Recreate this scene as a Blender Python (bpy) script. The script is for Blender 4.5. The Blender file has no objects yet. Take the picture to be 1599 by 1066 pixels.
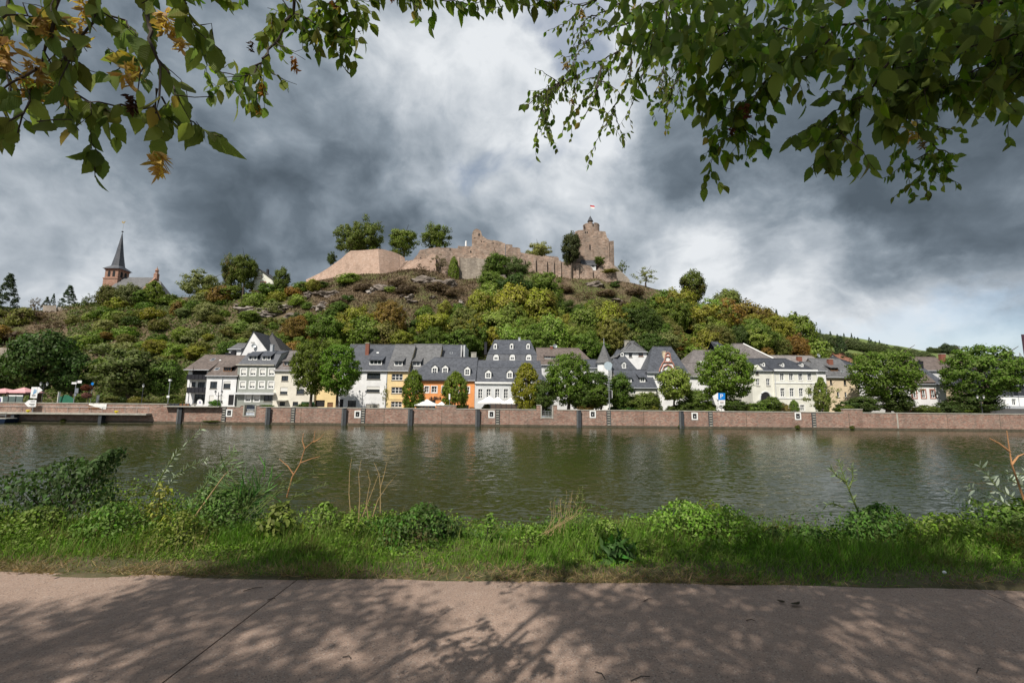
import bpy, math, random
import numpy as np
from mathutils import Vector, Matrix
R = math.radians
C = bpy.context.scene.collection
SC = bpy.context.scene
random.seed(7); RNG = np.random.default_rng(7)

# ---------------------------------------------------------------- camera
CAMZ, PITCH, ROLL, F, CX, CY = 4.8, R(7.4), R(0.53), 710.67, 799.5, 533.0
_f = np.array([0, math.cos(PITCH), math.sin(PITCH)]); _r = np.array([1.0, 0, 0]); _u = np.array([0, -math.sin(PITCH), math.cos(PITCH)])
RT = _r*math.cos(ROLL) + _u*math.sin(ROLL); UP = -_r*math.sin(ROLL) + _u*math.cos(ROLL)
cam_d = bpy.data.cameras.new('camera'); cam = bpy.data.objects.new('camera', cam_d); C.objects.link(cam)
cam_d.lens = 16; cam_d.sensor_width = 36; cam_d.clip_start = 0.05; cam_d.clip_end = 20000
M4 = Matrix.Identity(4)
for i in range(3):
    M4[i][0], M4[i][1], M4[i][2] = RT[i], UP[i], -_f[i]
M4[2][3] = CAMZ
cam.matrix_world = M4
SC.camera = cam

def ray(px, py):
    d = _f + (px-CX)/F*RT + (CY-py)/F*UP
    return d[0]/d[1], d[2]/d[1]
def at(px, py, Y):
    a, b = ray(px, py); return (a*Y, Y, CAMZ + b*Y)
def onz(px, py, z):
    a, b = ray(px, py); t = (z-CAMZ)/b; return (a*t, t, z)
def X_(px, Y, py=620): return ray(px, py)[0]*Y
def Z_(px, py, Y): return CAMZ + ray(px, py)[1]*Y
def proj(p):
    v = np.asarray(p, float) - np.array([0, 0, CAMZ])
    d = v @ _f
    return CX + F*(v @ RT)/d, CY - F*(v @ UP)/d, d

# ---------------------------------------------------------------- light and sky
SUN_EL, SUN_AZ = R(50), R(30)          # azimuth: degrees left of straight behind the camera
SV = np.array([-math.sin(SUN_AZ)*math.cos(SUN_EL), -math.cos(SUN_AZ)*math.cos(SUN_EL), math.sin(SUN_EL)])
sl = bpy.data.lights.new('sun', 'SUN'); sl.energy = 4.6; sl.angle = R(0.53); sl.color = (1.0, 0.94, 0.85)
so = bpy.data.objects.new('sun', sl); C.objects.link(so)
so.rotation_euler = Vector(SV).to_track_quat('Z', 'Y').to_euler()
SC.view_settings.view_transform = 'Standard'; SC.view_settings.look = 'None'
SC.view_settings.exposure = 0.28; SC.view_settings.gamma = 1.0; SC.view_settings.use_curve_mapping = False
SC.render.engine = 'CYCLES'
SC.cycles.max_bounces = 6; SC.cycles.transparent_max_bounces = 6
SC.cycles.use_denoising = True

W = bpy.data.worlds.new('World'); SC.world = W; W.use_nodes = True
class NT:
    def __init__(s, tree): s.t = tree; s.n = tree.nodes; s.l = tree.links
    def new(s, typ, **kw):
        n = s.n.new(typ)
        for k, v in kw.items(): setattr(n, k, v)
        return n
    def lk(s, a, b): s.l.new(a, b)
    def setin(s, sock, v):
        if hasattr(v, 'is_output') or isinstance(v, bpy.types.NodeSocket): s.lk(v, sock)
        else: sock.default_value = v
    def math(s, op, a, b=0.0, c=None, clamp=False):
        n = s.new('ShaderNodeMath', operation=op); n.use_clamp = clamp
        s.setin(n.inputs[0], a); s.setin(n.inputs[1], b)
        if c is not None: s.setin(n.inputs[2], c)
        return n.outputs[0]
    def vmath(s, op, a, b=None):
        n = s.new('ShaderNodeVectorMath', operation=op); s.setin(n.inputs[0], a)
        if b is not None: s.setin(n.inputs[1], b)
        return n.outputs['Value'] if op in ('DOT_PRODUCT', 'LENGTH') else n.outputs[0]
    def noise(s, vec, scale=5, detail=4, rough=.5, dist=0, out='Fac'):
        n = s.new('ShaderNodeTexNoise'); 
        if vec is not None: s.lk(vec, n.inputs['Vector'])
        n.inputs['Scale'].default_value = scale; n.inputs['Detail'].default_value = detail
        n.inputs['Roughness'].default_value = rough; n.inputs['Distortion'].default_value = dist
        return n.outputs[out]
    def ramp(s, fac, stops):
        n = s.new('ShaderNodeValToRGB'); cr = n.color_ramp
        while len(cr.elements) < len(stops): cr.elements.new(0.5)
        for e, (p, c) in zip(cr.elements, stops):
            e.position = p; e.color = (*c, 1) if len(c) == 3 else c
        s.lk(fac, n.inputs[0]); return n.outputs[0]
    def mix(s, fac, a, b, blend='MIX'):
        n = s.new('ShaderNodeMix', data_type='RGBA', blend_type=blend)
        s.setin(n.inputs[0], fac)
        for sock, v in ((n.inputs[6], a), (n.inputs[7], b)):
            if isinstance(v, tuple): v = (*v[:3], 1)
            s.setin(sock, v)
        return n.outputs[2]
    def maprange(s, v, a, b, c=0, d=1, smooth=False):
        n = s.new('ShaderNodeMapRange'); n.interpolation_type = 'SMOOTHSTEP' if smooth else 'LINEAR'
        s.setin(n.inputs[0], v)
        for i, q in enumerate((a, b, c, d)): n.inputs[1+i].default_value = q
        return n.outputs[0]

w = NT(W.node_tree)
bg = W.node_tree.nodes['Background']; bg.inputs['Strength'].default_value = 0.1
sky = w.new('ShaderNodeTexSky', sky_type='NISHITA'); sky.sun_disc = False
sky.sun_elevation = SUN_EL; sky.sun_rotation = math.atan2(SV[0], SV[1]); sky.altitude = 150
tc = w.new('ShaderNodeTexCoord'); dvec = w.vmath('NORMALIZE', tc.outputs['Generated'])
sx = w.new('ShaderNodeSeparateXYZ'); w.lk(dvec, sx.inputs[0])
zc = w.math('ADD', w.math('MAXIMUM', sx.outputs[2], 0.0), 0.42)
cv = w.new('ShaderNodeCombineXYZ')
w.lk(w.math('DIVIDE', sx.outputs[0], zc), cv.inputs[0]); w.lk(w.math('DIVIDE', sx.outputs[1], zc), cv.inputs[1])
mp = w.new('ShaderNodeMapping'); w.lk(cv.outputs[0], mp.inputs[0]); mp.inputs['Location'].default_value = (3.1, 1.7, 0.4); mp.inputs['Scale'].default_value = (1.7, 2.1, 1)
q = w.vmath('MULTIPLY', dvec, (2.0, 2.0, 2.7))
warp = w.vmath('SCALE', w.vmath('SUBTRACT', w.noise(q, 1.3, 4, .5, out='Color'), (.5, .5, .5))); warp.node.inputs[3].default_value = .5
qw = w.vmath('ADD', q, warp)
n1 = w.noise(qw, 1.25, 10, .55); n2 = w.noise(qw, 4.6, 8, .55)
bil = w.math('SUBTRACT', 1.0, w.math('MULTIPLY', w.math('ABSOLUTE', w.math('SUBTRACT', w.noise(qw, 2.6, 7, .5), .5)), 4.0))
v = w.math('ADD', w.math('MULTIPLY', w.math('SUBTRACT', n1, 0.5), 1.12), w.math('ADD', w.math('MULTIPLY', w.math('SUBTRACT', n2, .5), 0.62), w.math('MULTIPLY', w.math('SUBTRACT', bil, .55), .26)))
# the cloud masses of this sky: (px, py, angular radius in degrees, weight)
dist_d = w.vmath('NORMALIZE', w.vmath('ADD', dvec, w.vmath('MULTIPLY', w.vmath('SUBTRACT', w.noise(q, 1.7, 8, .6, out='Color'), (.5, .5, .5)), (.42, .42, .34))))
BLOBS = [(740, 110, 20, .24), (900, 30, 14, .16), (560, 120, 14, .05), (330, 270, 19, -.12), (520, 350, 13, -.14), (90, 230, 17, -.09), (700, 320, 14, -.18), (130, 390, 9, .26), (30, 370, 9, .16), (250, 410, 6, .20),
         (860, 255, 10, .12), (1250, 230, 19, -.15), (1480, 260, 18, -.12), (1100, 310, 12, -.12), (1480, 370, 9, -.14), (1190, 420, 10, .38), (1060, 380, 7, .2), (1330, 480, 10, .26), (1500, 490, 7, .22), (1420, 520, 6, .18), (1080, 130, 9, -.02), (1300, 425, 4, -.12), (1010, 420, 9, .18), (640, 60, 8, .1)]
for (bx, by, rad, wt) in BLOBS:
    a, b = ray(bx, by); d = Vector((a, 1, b)).normalized()
    dp = w.vmath('DOT_PRODUCT', dist_d, tuple(d))
    v = w.math('ADD', v, w.maprange(dp, math.cos(R(rad*1.25)), math.cos(R(rad*.15)), 0, wt, True))
v = w.math('ADD', v, 0.47)
ccol = w.ramp(v, [(0, (.074, .096, .119)), (.20, (.118, .148, .180)), (.42, (.21, .25, .292)), (.68, (.385, .425, .468)), (.98, (.66, .685, .71))])
cs = w.vmath('SCALE', ccol); cs.node.inputs[3].default_value = 10.0
# blue gaps
gap = w.math('MULTIPLY', w.maprange(w.noise(qw, 1.3, 6, .5), .60, .72, 0, 0.55, True), 1.0)
for (bx, by, rad, wt) in [(1540, 560, 6, .55), (880, 5, 6, .55), (1390, 560, 5, .35)]:
    a, b = ray(bx, by); d = Vector((a, 1, b)).normalized()
    dp = w.vmath('DOT_PRODUCT', dist_d, tuple(d))
    gap = w.math('MAXIMUM', gap, w.maprange(dp, math.cos(R(rad*1.2)), math.cos(R(rad*.5)), 0, wt, True))
lp = w.mix(gap, cs, sky.outputs[0])
w.lk(lp, bg.inputs['Color'])
# ---------------------------------------------------------------- materials
MATS = {}
def pmat(name, col, rough=.8, var=.25, scale=3.0, col2=None, bump=0.0, bscale=None, spec=.3, coord='Object', detail=6, stretch=None, metal=0):
    if name in MATS: return MATS[name]
    m = bpy.data.materials.new(name); m.use_nodes = True; t = NT(m.node_tree); b = t.n['Principled BSDF']
    tcn = t.new('ShaderNodeTexCoord'); vec = tcn.outputs[coord]
    if stretch:
        mpn = t.new('ShaderNodeMapping'); mpn.inputs['Scale'].default_value = stretch; t.lk(vec, mpn.inputs[0]); vec = mpn.outputs[0]
    n = t.noise(vec, scale, detail, .6)
    c2 = col2 or tuple(c*(1-var) for c in col); c1 = tuple(min(1, c*(1+var*.5)) for c in col) if not col2 else col
    t.lk(t.mix(t.maprange(n, .3, .7), c2, c1), b.inputs['Base Color'])
    b.inputs['Roughness'].default_value = rough; b.inputs['Specular IOR Level'].default_value = spec; b.inputs['Metallic'].default_value = metal
    if bump:
        bn = t.new('ShaderNodeBump'); bn.inputs['Strength'].default_value = bump; bn.inputs['Distance'].default_value = .05
        t.lk(t.noise(vec, bscale or scale*4, 5, .6), bn.inputs['Height']); t.lk(bn.outputs[0], b.inputs['Normal'])
    MATS[name] = m; return m

def stone_mat(name, cols, scale=3.0, stretch=(1, 1, 1.9), bump=.5, stain=.5, stain_col=(.12, .10, .085), mortar=None, big=.12, streak=0):
    m = bpy.data.materials.new(name); m.use_nodes = True; t = NT(m.node_tree); b = t.n['Principled BSDF']
    tcn = t.new('ShaderNodeTexCoord'); mpn = t.new('ShaderNodeMapping'); mpn.inputs['Scale'].default_value = stretch
    t.lk(tcn.outputs['Object'], mpn.inputs[0]); vec = mpn.outputs[0]
    vo = t.new('ShaderNodeTexVoronoi'); vo.inputs['Scale'].default_value = scale; t.lk(vec, vo.inputs['Vector'])
    sp = t.new('ShaderNodeSeparateColor'); t.lk(vo.outputs['Color'], sp.inputs[0])
    k = len(cols)-1
    col = t.ramp(sp.outputs[0], [(i/k, c) for i, c in enumerate(cols)])
    if mortar:
        v2 = t.new('ShaderNodeTexVoronoi', feature='DISTANCE_TO_EDGE'); v2.inputs['Scale'].default_value = scale; t.lk(vec, v2.inputs['Vector'])
        col = t.mix(t.maprange(v2.outputs[0], 0, .09, 1, 0), col, mortar)
    n = t.noise(tcn.outputs['Object'], big, 7, .65)
    col = t.mix(t.maprange(n, .42, .75, 0, stain), col, stain_col)
    n3 = t.noise(tcn.outputs['Object'], big*5, 5, .6)
    col = t.mix(t.maprange(n3, .3, .7, .0, .35), col, t.mix(.5, col, (.62, .52, .44)))
    if streak:
        ms_ = t.new('ShaderNodeMapping'); ms_.inputs['Scale'].default_value = (.55, .55, .07); t.lk(tcn.outputs['Object'], ms_.inputs[0])
        col = t.mix(t.maprange(t.noise(ms_.outputs[0], 1.0, 6, .65), .45, .72, 0, streak), col, stain_col)
        col = t.mix(t.maprange(t.noise(tcn.outputs['Object'], .35, 8, .7), .5, .62, 0, streak*.8), col, tuple(x*.62 for x in cols[0]))
    t.lk(col, b.inputs['Base Color']); b.inputs['Roughness'].default_value = .9; b.inputs['Specular IOR Level'].default_value = .2
    bn = t.new('ShaderNodeBump'); bn.inputs['Strength'].default_value = bump; bn.inputs['Distance'].default_value = .08
    t.lk(t.math('ADD', sp.outputs[1], t.noise(tcn.outputs['Object'], scale*2, 5, .6)), bn.inputs['Height']); t.lk(bn.outputs[0], b.inputs['Normal'])
    MATS[name] = m; return m

def foliage_mat(name, col=None, vary=.45, hue=None, trans=.35, rough=.55, dry=None, dry_scale=.6, dry_lo=.52, dry_hi=.68, veins=False):
    """leaf colour: the object's own colour (or col), varied leaf by leaf, with patches of a dry/autumn tone"""
    m = bpy.data.materials.new(name); m.use_nodes = True; t = NT(m.node_tree); b = t.n['Principled BSDF']; out = t.n['Material Output']
    g = t.new('ShaderNodeNewGeometry'); oi = t.new('ShaderNodeObjectInfo'); tcn = t.new('ShaderNodeTexCoord')
    base = oi.outputs['Color'] if col is None else None
    if base is None:
        rgb = t.new('ShaderNodeRGB'); rgb.outputs[0].default_value = (*col, 1); base = rgb.outputs[0]
    rnd = g.outputs['Random Per Island']
    hsv = t.new('ShaderNodeHueSaturation'); t.lk(base, hsv.inputs['Color'])
    t.lk(t.maprange(rnd, 0, 1, 1-vary, 1+vary), hsv.inputs['Value'])
    r2 = t.math('FRACT', t.math('MULTIPLY', rnd, 17.31))
    t.lk(t.maprange(r2, 0, 1, .478, .516), hsv.inputs['Hue']); t.lk(t.maprange(r2, 0, 1, .85, 1.1), hsv.inputs['Saturation'])
    c = hsv.outputs[0]
    if dry:
        n = t.noise(tcn.outputs['Object'], dry_scale, 3, .6)
        r3 = t.math('FRACT', t.math('MULTIPLY', rnd, 41.7))
        c = t.mix(t.math('MULTIPLY', t.maprange(t.math('ADD', n, t.math('MULTIPLY', t.math('SUBTRACT', r3, .5), .16)), dry_lo, dry_hi), .9), c, t.mix(r2, dry, tuple(x*.55 for x in dry)))
    if veins:
        uv = t.new('ShaderNodeSeparateXYZ'); t.lk(tcn.outputs['UV'], uv.inputs[0])
        av = t.math('ABSOLUTE', t.math('SUBTRACT', uv.outputs[1], .5))
        wv = t.math('SINE', t.math('MULTIPLY', t.math('SUBTRACT', uv.outputs[0], t.math('MULTIPLY', av, .9)), 75))
        vein = t.math('MAXIMUM', t.maprange(wv, .55, 1.0), t.maprange(av, .0, .03, 1, 0))
        c = t.mix(t.math('MULTIPLY', vein, .4), c, t.mix(.5, c, (.30, .36, .10)))
        bn = t.new('ShaderNodeBump'); bn.inputs['Strength'].default_value = .5; bn.inputs['Distance'].default_value = .004
        t.lk(wv, bn.inputs['Height']); t.lk(bn.outputs[0], b.inputs['Normal'])
    t.lk(c, b.inputs['Base Color']); b.inputs['Roughness'].default_value = rough; b.inputs['Specular IOR Level'].default_value = .18
    tr = t.new('ShaderNodeBsdfTranslucent'); 
    t.lk(t.mix(.55, c, t.mix(1.0, c, (1.0, 1.15, .35), 'MULTIPLY')), tr.inputs['Color'])
    ms = t.new('ShaderNodeMixShader'); ms.inputs[0].default_value = trans
    t.lk(b.outputs[0], ms.inputs[1]); t.lk(tr.outputs[0], ms.inputs[2]); t.lk(ms.outputs[0], out.inputs['Surface'])
    MATS[name] = m; return m

PL = dict(white=(.80, .80, .80), cream=(.74, .70, .60), grey=(.30, .315, .285), palegrey=(.62, .635, .645), yellow=(.80, .62, .33), orange=(.80, .33, .12), ivory=(.74, .73, .65), sand=(.70, .57, .40), pale=(.66, .66, .66))
def plaster(k): return pmat('plaster_'+k, PL[k], .9, .17, .55, bump=.1, bscale=20)
RC = dict(slate=(.060, .065, .078), darkslate=(.040, .043, .052), greyslate=(.105, .105, .108), brown=(.115, .090, .078), brownslate=(.135, .12, .115), paleroof=(.20, .18, .17), tile=(.21, .095, .06), black=(.035, .033, .035))
def roofm(k):
    nm = 'roof_'+k
    if nm in MATS: return MATS[nm]
    m = bpy.data.materials.new(nm); m.use_nodes = True; t = NT(m.node_tree); b = t.n['Principled BSDF']
    tcn = t.new('ShaderNodeTexCoord'); br = t.new('ShaderNodeTexVoronoi'); br.inputs['Scale'].default_value = 3.0
    mpn = t.new('ShaderNodeMapping'); mpn.inputs['Scale'].default_value = (1, .6, 1.6); t.lk(tcn.outputs['Object'], mpn.inputs[0]); t.lk(mpn.outputs[0], br.inputs['Vector'])
    sp = t.new('ShaderNodeSeparateColor'); t.lk(br.outputs['Color'], sp.inputs[0]); c = RC[k]
    col = t.mix(sp.outputs[0], tuple(x*.72 for x in c), tuple(x*1.3 for x in c))
    n = t.noise(tcn.outputs['Object'], .7, 6, .65)
    col = t.mix(t.maprange(n, .45, .75, 0, .5), col, tuple(x*1.5+.02 for x in c))
    t.lk(col, b.inputs['Base Color']); b.inputs['Roughness'].default_value = .55; b.inputs['Specular IOR Level'].default_value = .4
    bn = t.new('ShaderNodeBump'); bn.inputs['Strength'].default_value = .4; bn.inputs['Distance'].default_value = .03; t.lk(sp.outputs[1], bn.inputs['Height']); t.lk(bn.outputs[0], b.inputs['Normal'])
    MATS[nm] = m; return m
M_trim = pmat('white_trim', (.80, .80, .78), .6, .05); M_redtrim = pmat('red_sandstone', (.42, .20, .15), .8, .2)
M_glass = pmat('window_glass', (.035, .042, .05), .08, .3, 2, spec=.8)
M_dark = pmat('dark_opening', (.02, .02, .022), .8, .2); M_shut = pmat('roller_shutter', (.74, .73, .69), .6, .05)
M_brick = pmat('chimney_brick', (.24, .095, .065), .85, .3, 6); M_blackwood = pmat('black_balcony', (.022, .022, .028), .6, .2)
M_brownwood = pmat('brown_wood', (.20, .10, .05), .7, .3, 4); M_steel = pmat('galvanised_steel', (.42, .44, .45), .45, .15, 4, metal=.6)
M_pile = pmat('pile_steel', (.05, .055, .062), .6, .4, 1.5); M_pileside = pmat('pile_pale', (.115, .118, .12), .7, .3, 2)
M_conc = pmat('concrete', (.40, .38, .33), .9, .3, 1.0, bump=.3); M_zinc = pmat('zinc', (.45, .47, .50), .4, .1, 2)
M_bark = pmat('bark', (.10, .078, .06), .9, .4, 5, bump=.8); M_twig = pmat('twig_bark', (.055, .042, .035), .85, .4, 30)
M_canvas = pmat('white_canvas', (.80, .79, .76), .8, .05, 2); M_pink = pmat('pink_canvas', (.62, .33, .34), .8, .1, 2)
M_grout = pmat('plastic_green', (.02, .13, .075), .6, .2, 2); M_blue = pmat('sign_blue', (.01, .20, .62), .4, .03, 2); M_white = pmat('sign_white', (.82, .82, .82), .45, .03, 2)
M_yellow = pmat('yellow_paint', (.75, .60, .02), .5, .1, 3); M_ink = pmat('sign_ink', (.03, .03, .035), .5, .1)
M_gold = pmat('gilt', (.75, .50, .14), .3, .1, 5, metal=.8); M_tyre = pmat('tyre_rubber', (.02, .02, .02), .8, .2)
M_redflag = pmat('flag_red', (.52, .03, .05), .8, .1)
M_leaf = foliage_mat('foliage')
M_leafdry = foliage_mat('foliage_turning', dry=(.17, .115, .028), dry_scale=.75)

# ---------------------------------------------------------------- builders
ORG = {}
def tag(o, label=None, cat=None, group=None, kind=None):
    if label: o['label'] = label
    if cat: o['category'] = cat
    if group: o['group'] = group
    if kind: o['kind'] = kind
    return o
def empty(name, loc, label, cat, group=None):
    o = bpy.data.objects.new(name, None); C.objects.link(o); o.location = loc; o.empty_display_size = .3
    return tag(o, label, cat, group)
def org_of(o):
    while o.parent: o = o.parent
    return np.array(o.location)
def np_mesh(name, V, Fs, mat=None, smooth=False, uv=None, midx=None):
    """Fs: (m,k) array of faces"""
    V = np.asarray(V, np.float32); Fs = np.asarray(Fs, np.int32); m, k = Fs.shape
    me = bpy.data.meshes.new(name); me.vertices.add(len(V)); me.vertices.foreach_set('co', V.ravel())
    me.loops.add(m*k); me.loops.foreach_set('vertex_index', Fs.ravel())
    me.polygons.add(m); me.polygons.foreach_set('loop_start', np.arange(0, m*k, k, dtype=np.int32))
    if midx is not None: me.polygons.foreach_set('material_index', np.asarray(midx, np.int32))
    if smooth: me.polygons.foreach_set('use_smooth', np.ones(m, bool))
    if uv is not None:
        l = me.uv_layers.new(name='UVMap'); l.data.foreach_set('uv', np.asarray(uv, np.float32)[Fs.ravel()].ravel())
    me.update(calc_edges=True)
    for q in (mat if isinstance(mat, (list, tuple)) else [mat]):
        if q: me.materials.append(q)
    return me
def link(name, me, parent=None, loc=None):
    o = bpy.data.objects.new(name, me); C.objects.link(o)
    if parent: o.parent = parent
    if loc is not None: o.location = loc
    return o
class MB:
    def __init__(s): s.v = []; s.f = []; s.mi = []; s.mats = []
    def m(s, mat):
        if mat not in s.mats: s.mats.append(mat)
        return s.mats.index(mat)
    def poly(s, pts, mat):
        k = len(s.v); s.v += [tuple(p) for p in pts]; s.f.append(list(range(k, k+len(pts)))); s.mi.append(s.m(mat))
    def solid(s, A, B, mat):
        """prism between equal rings A and B"""
        n = len(A); k = len(s.v); s.v += [tuple(p) for p in A]+[tuple(p) for p in B]; i = s.m(mat)
        s.f.append([k+j for j in range(n)][::-1]); s.f.append([k+n+j for j in range(n)]); s.mi += [i, i]
        for j in range(n):
            s.f.append([k+j, k+(j+1) % n, k+n+(j+1) % n, k+n+j]); s.mi.append(i)
    def box(s, x0, x1, y0, y1, z0, z1, mat):
        s.solid([(x0, y0, z0), (x1, y0, z0), (x1, y1, z0), (x0, y1, z0)], [(x0, y0, z1), (x1, y0, z1), (x1, y1, z1), (x0, y1, z1)], mat)
    def slab(s, pts, th, mat):
        s.solid([(x, y, z-th) for x, y, z in pts], pts, mat)
    def tube(s, P, rad, n, mat, cap=True):
        P = [np.array(p, float) for p in P]; i = s.m(mat); k0 = len(s.v)
        rad = rad if hasattr(rad, '__len__') else [rad]*len(P)
        for a, p in enumerate(P):
            d = P[min(a+1, len(P)-1)]-P[max(a-1, 0)]; d /= (np.linalg.norm(d)+1e-9)
            h = np.array([1.0, 0, 0]) if abs(d[2]) > .8 else np.array([0, 0, 1.0])
            u = np.cross(d, h); u /= np.linalg.norm(u); v = np.cross(d, u)
            for j in range(n):
                an = 2*math.pi*j/n; s.v.append(tuple(p+rad[a]*(math.cos(an)*u+math.sin(an)*v)))
        for a in range(len(P)-1):
            for j in range(n):
                s.f.append([k0+a*n+j, k0+a*n+(j+1) % n, k0+(a+1)*n+(j+1) % n, k0+(a+1)*n+j]); s.mi.append(i)
        if cap:
            s.f.append([k0+j for j in range(n)]); s.f.append([k0+(len(P)-1)*n+j for j in range(n)][::-1]); s.mi += [i, i]
    def lathe(s, c, prof, n, mat, ph=0):
        """prof: list of (r, z)"""
        i = s.m(mat); k0 = len(s.v)
        for r, z in prof:
            for j in range(n):
                an = 2*math.pi*j/n+ph; s.v.append((c[0]+r*math.cos(an), c[1]+r*math.sin(an), c[2]+z))
        for a in range(len(prof)-1):
            for j in range(n):
                s.f.append([k0+a*n+j, k0+a*n+(j+1) % n, k0+(a+1)*n+(j+1) % n, k0+(a+1)*n+j]); s.mi.append(i)
        s.f.append([k0+j for j in range(n)][::-1]); s.f.append([k0+(len(prof)-1)*n+j for j in range(n)]); s.mi += [i, i]
    def build(s, name, parent=None, smooth=False, world=True):
        o_ = org_of(parent) if (parent is not None and world) else np.zeros(3)
        me = bpy.data.meshes.new(name); me.from_pydata([tuple(np.array(p)-o_) for p in s.v], [], s.f)
        me.polygons.foreach_set('material_index', s.mi)
        for q in s.mats: me.materials.append(q)
        if smooth: me.polygons.foreach_set('use_smooth', [True]*len(s.f))
        import bmesh
        bm = bmesh.new(); bm.from_mesh(me); bmesh.ops.recalc_face_normals(bm, faces=bm.faces); bm.to_mesh(me); bm.free()
        me.update()
        return link(name, me, parent)
def copy_tree(o, parent=None):
    c = o.copy(); C.objects.link(c); c.parent = parent
    for ch in o.children: copy_tree(ch, c)
    return c
def text_mesh(name, txt, size, depth, mat, parent, loc, rot):
    cu = bpy.data.curves.new(name, 'FONT'); cu.body = txt; cu.size = size; cu.extrude = depth; cu.align_x = 'CENTER'; cu.align_y = 'CENTER'
    to = bpy.data.objects.new(name, cu); C.objects.link(to); bpy.context.view_layer.update()
    me = bpy.data.meshes.new_from_object(to.evaluated_get(bpy.context.evaluated_depsgraph_get())); me.materials.clear(); me.materials.append(mat)
    bpy.data.objects.remove(to); bpy.data.curves.remove(cu)
    o = link(name, me, parent, loc); o.rotation_euler = rot; return o

# leaf clouds ------------------------------------------------------
def unit(v): return v/(np.linalg.norm(v, axis=-1, keepdims=True)+1e-9)
T_Q = (np.array([(0, 0, 0), (.45, -.5, .12), (1, 0, 0), (.45, .5, .12)], float), np.array([(0, 1, 2, 3)]))
T_HEX = (np.array([(0, 0, 0), (.28, -.42, .06), (.68, -.40, .02), (1, 0, -.12), (.68, .40, .02), (.28, .42, .06)], float), np.array([(0, 1, 4, 5), (1, 2, 3, 4)]))
T_TRI2 = (np.array([(0, -.5, 0), (0, .5, 0), (.5, -.38, .0), (.5, .38, .0), (1, -.04, -.12), (1, .04, -.12)], float), np.array([(0, 2, 3, 1), (2, 4, 5, 3)]))
def leaf_template(st=5, fold=.22, curl=.25, serr=0.0):
    V, uv = [], []
    for i in range(st+1):
        u = i/st; wd = max(.012, .5*math.sin(math.pi*u**.78)**.85*(1-.35*u**4)) if 0 < i < st else .010
        zc_ = -curl*u*u
        for sgn in (-1, 0, 1):
            ww = wd*(1+(serr if i % 2 else -serr))
            V.append((u, sgn*ww, zc_+abs(sgn)*fold*ww)); uv.append((u, .5+sgn*ww))
    Fs = []
    for i in range(st):
        a = 3*i
        Fs += [(a, a+3, a+4, a+1), (a+1, a+4, a+5, a+2)]
    return np.array(V, float), np.array(Fs), np.array(uv)
T_F = leaf_template(3, .3, .3)[:2]
def leaf_cloud(P, T, N, L, Wd, tmpl):
    """place template leaves at P along T with normal N"""
    V0, F0 = tmpl[0], tmpl[1]; n = len(P); T = unit(T); B = unit(np.cross(N, T)); N = np.cross(T, B)
    L = np.broadcast_to(L, n)[:, None, None]; Wd = np.broadcast_to(Wd, n)[:, None, None]
    V = P[:, None, :] + V0[None, :, 0:1]*L*T[:, None, :] + V0[None, :, 1:2]*Wd*B[:, None, :] + V0[None, :, 2:3]*Wd*N[:, None, :]
    Fs = F0[None]+(np.arange(n)*len(V0))[:, None, None]
    return V.reshape(-1, 3), Fs.reshape(-1, F0.shape[1])
def rdir(n, rng=RNG): return unit(rng.normal(size=(n, 3)))
# ---------------------------------------------------------------- the setting
WY = 85.8           # river face of the quay wall
def grid_mesh(xs, ys, zf):
    Xg, Yg = np.meshgrid(xs, ys); V = np.stack([Xg, Yg, zf(Xg, Yg)], -1).reshape(-1, 3)
    a = np.arange(len(V)).reshape(len(ys), len(xs)); Fs = np.stack([a[:-1, :-1], a[:-1, 1:], a[1:, 1:], a[1:, :-1]], -1).reshape(-1, 4)
    return V, Fs
def fbm(x, y, s=0):
    r = 0
    for k, (fx, am) in enumerate([(1, 1), (2.1, .5), (4.3, .25), (8.7, .13)]):
        r = r + am*(np.sin(x*fx*1.1+1.7*k+s+1.3*np.sin(y*fx*.9+k*2.1+s))*np.cos(y*fx*1.05+2.3*k+1.1*np.sin(x*fx*.83+s*1.7)))
    return r
# water
m = bpy.data.materials.new('river_water'); m.use_nodes = True; t = NT(m.node_tree); b = t.n['Principled BSDF']
tcn = t.new('ShaderNodeTexCoord'); pos = tcn.outputs['Object']
mpn = t.new('ShaderNodeMapping'); mpn.inputs['Scale'].default_value = (.5, 1.5, 1); mpn.inputs['Rotation'].default_value = (0, 0, R(8)); t.lk(pos, mpn.inputs[0])
ca = t.noise(mpn.outputs[0], 2.6, 3, .5, .5, out='Color'); cb = t.noise(mpn.outputs[0], 8, 3, .55, .4, out='Color'); w3 = t.noise(pos, .06, 4, .55)
amp = t.maprange(w3, .32, .68, .55, 1.25)
sl_ = t.vmath('ADD', t.vmath('MULTIPLY', t.vmath('SUBTRACT', ca, (.5, .5, .5)), (.42, .46, 0)), t.vmath('MULTIPLY', t.vmath('SUBTRACT', cb, (.5, .5, .5)), (.30, .36, 0)))
scn = t.vmath('SCALE', sl_); t.lk(amp, scn.node.inputs[3])
t.lk(t.vmath('NORMALIZE', t.vmath('ADD', scn, (0, -.055, 1))), b.inputs['Normal'])
t.lk(t.mix(t.maprange(t.noise(pos, .05, 3, .5), .3, .7), (.020, .025, .006), (.028, .032, .009)), b.inputs['Base Color'])
b.inputs['Roughness'].default_value = .05; b.inputs['IOR'].default_value = 1.333; b.inputs['Specular IOR Level'].default_value = .36
V, Fs = grid_mesh(np.linspace(-900, 900, 40), np.linspace(7.5, WY+.6, 20), lambda x, y: 0*x)
tag(link('water', np_mesh('water', V, Fs, m)), kind='structure')

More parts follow.
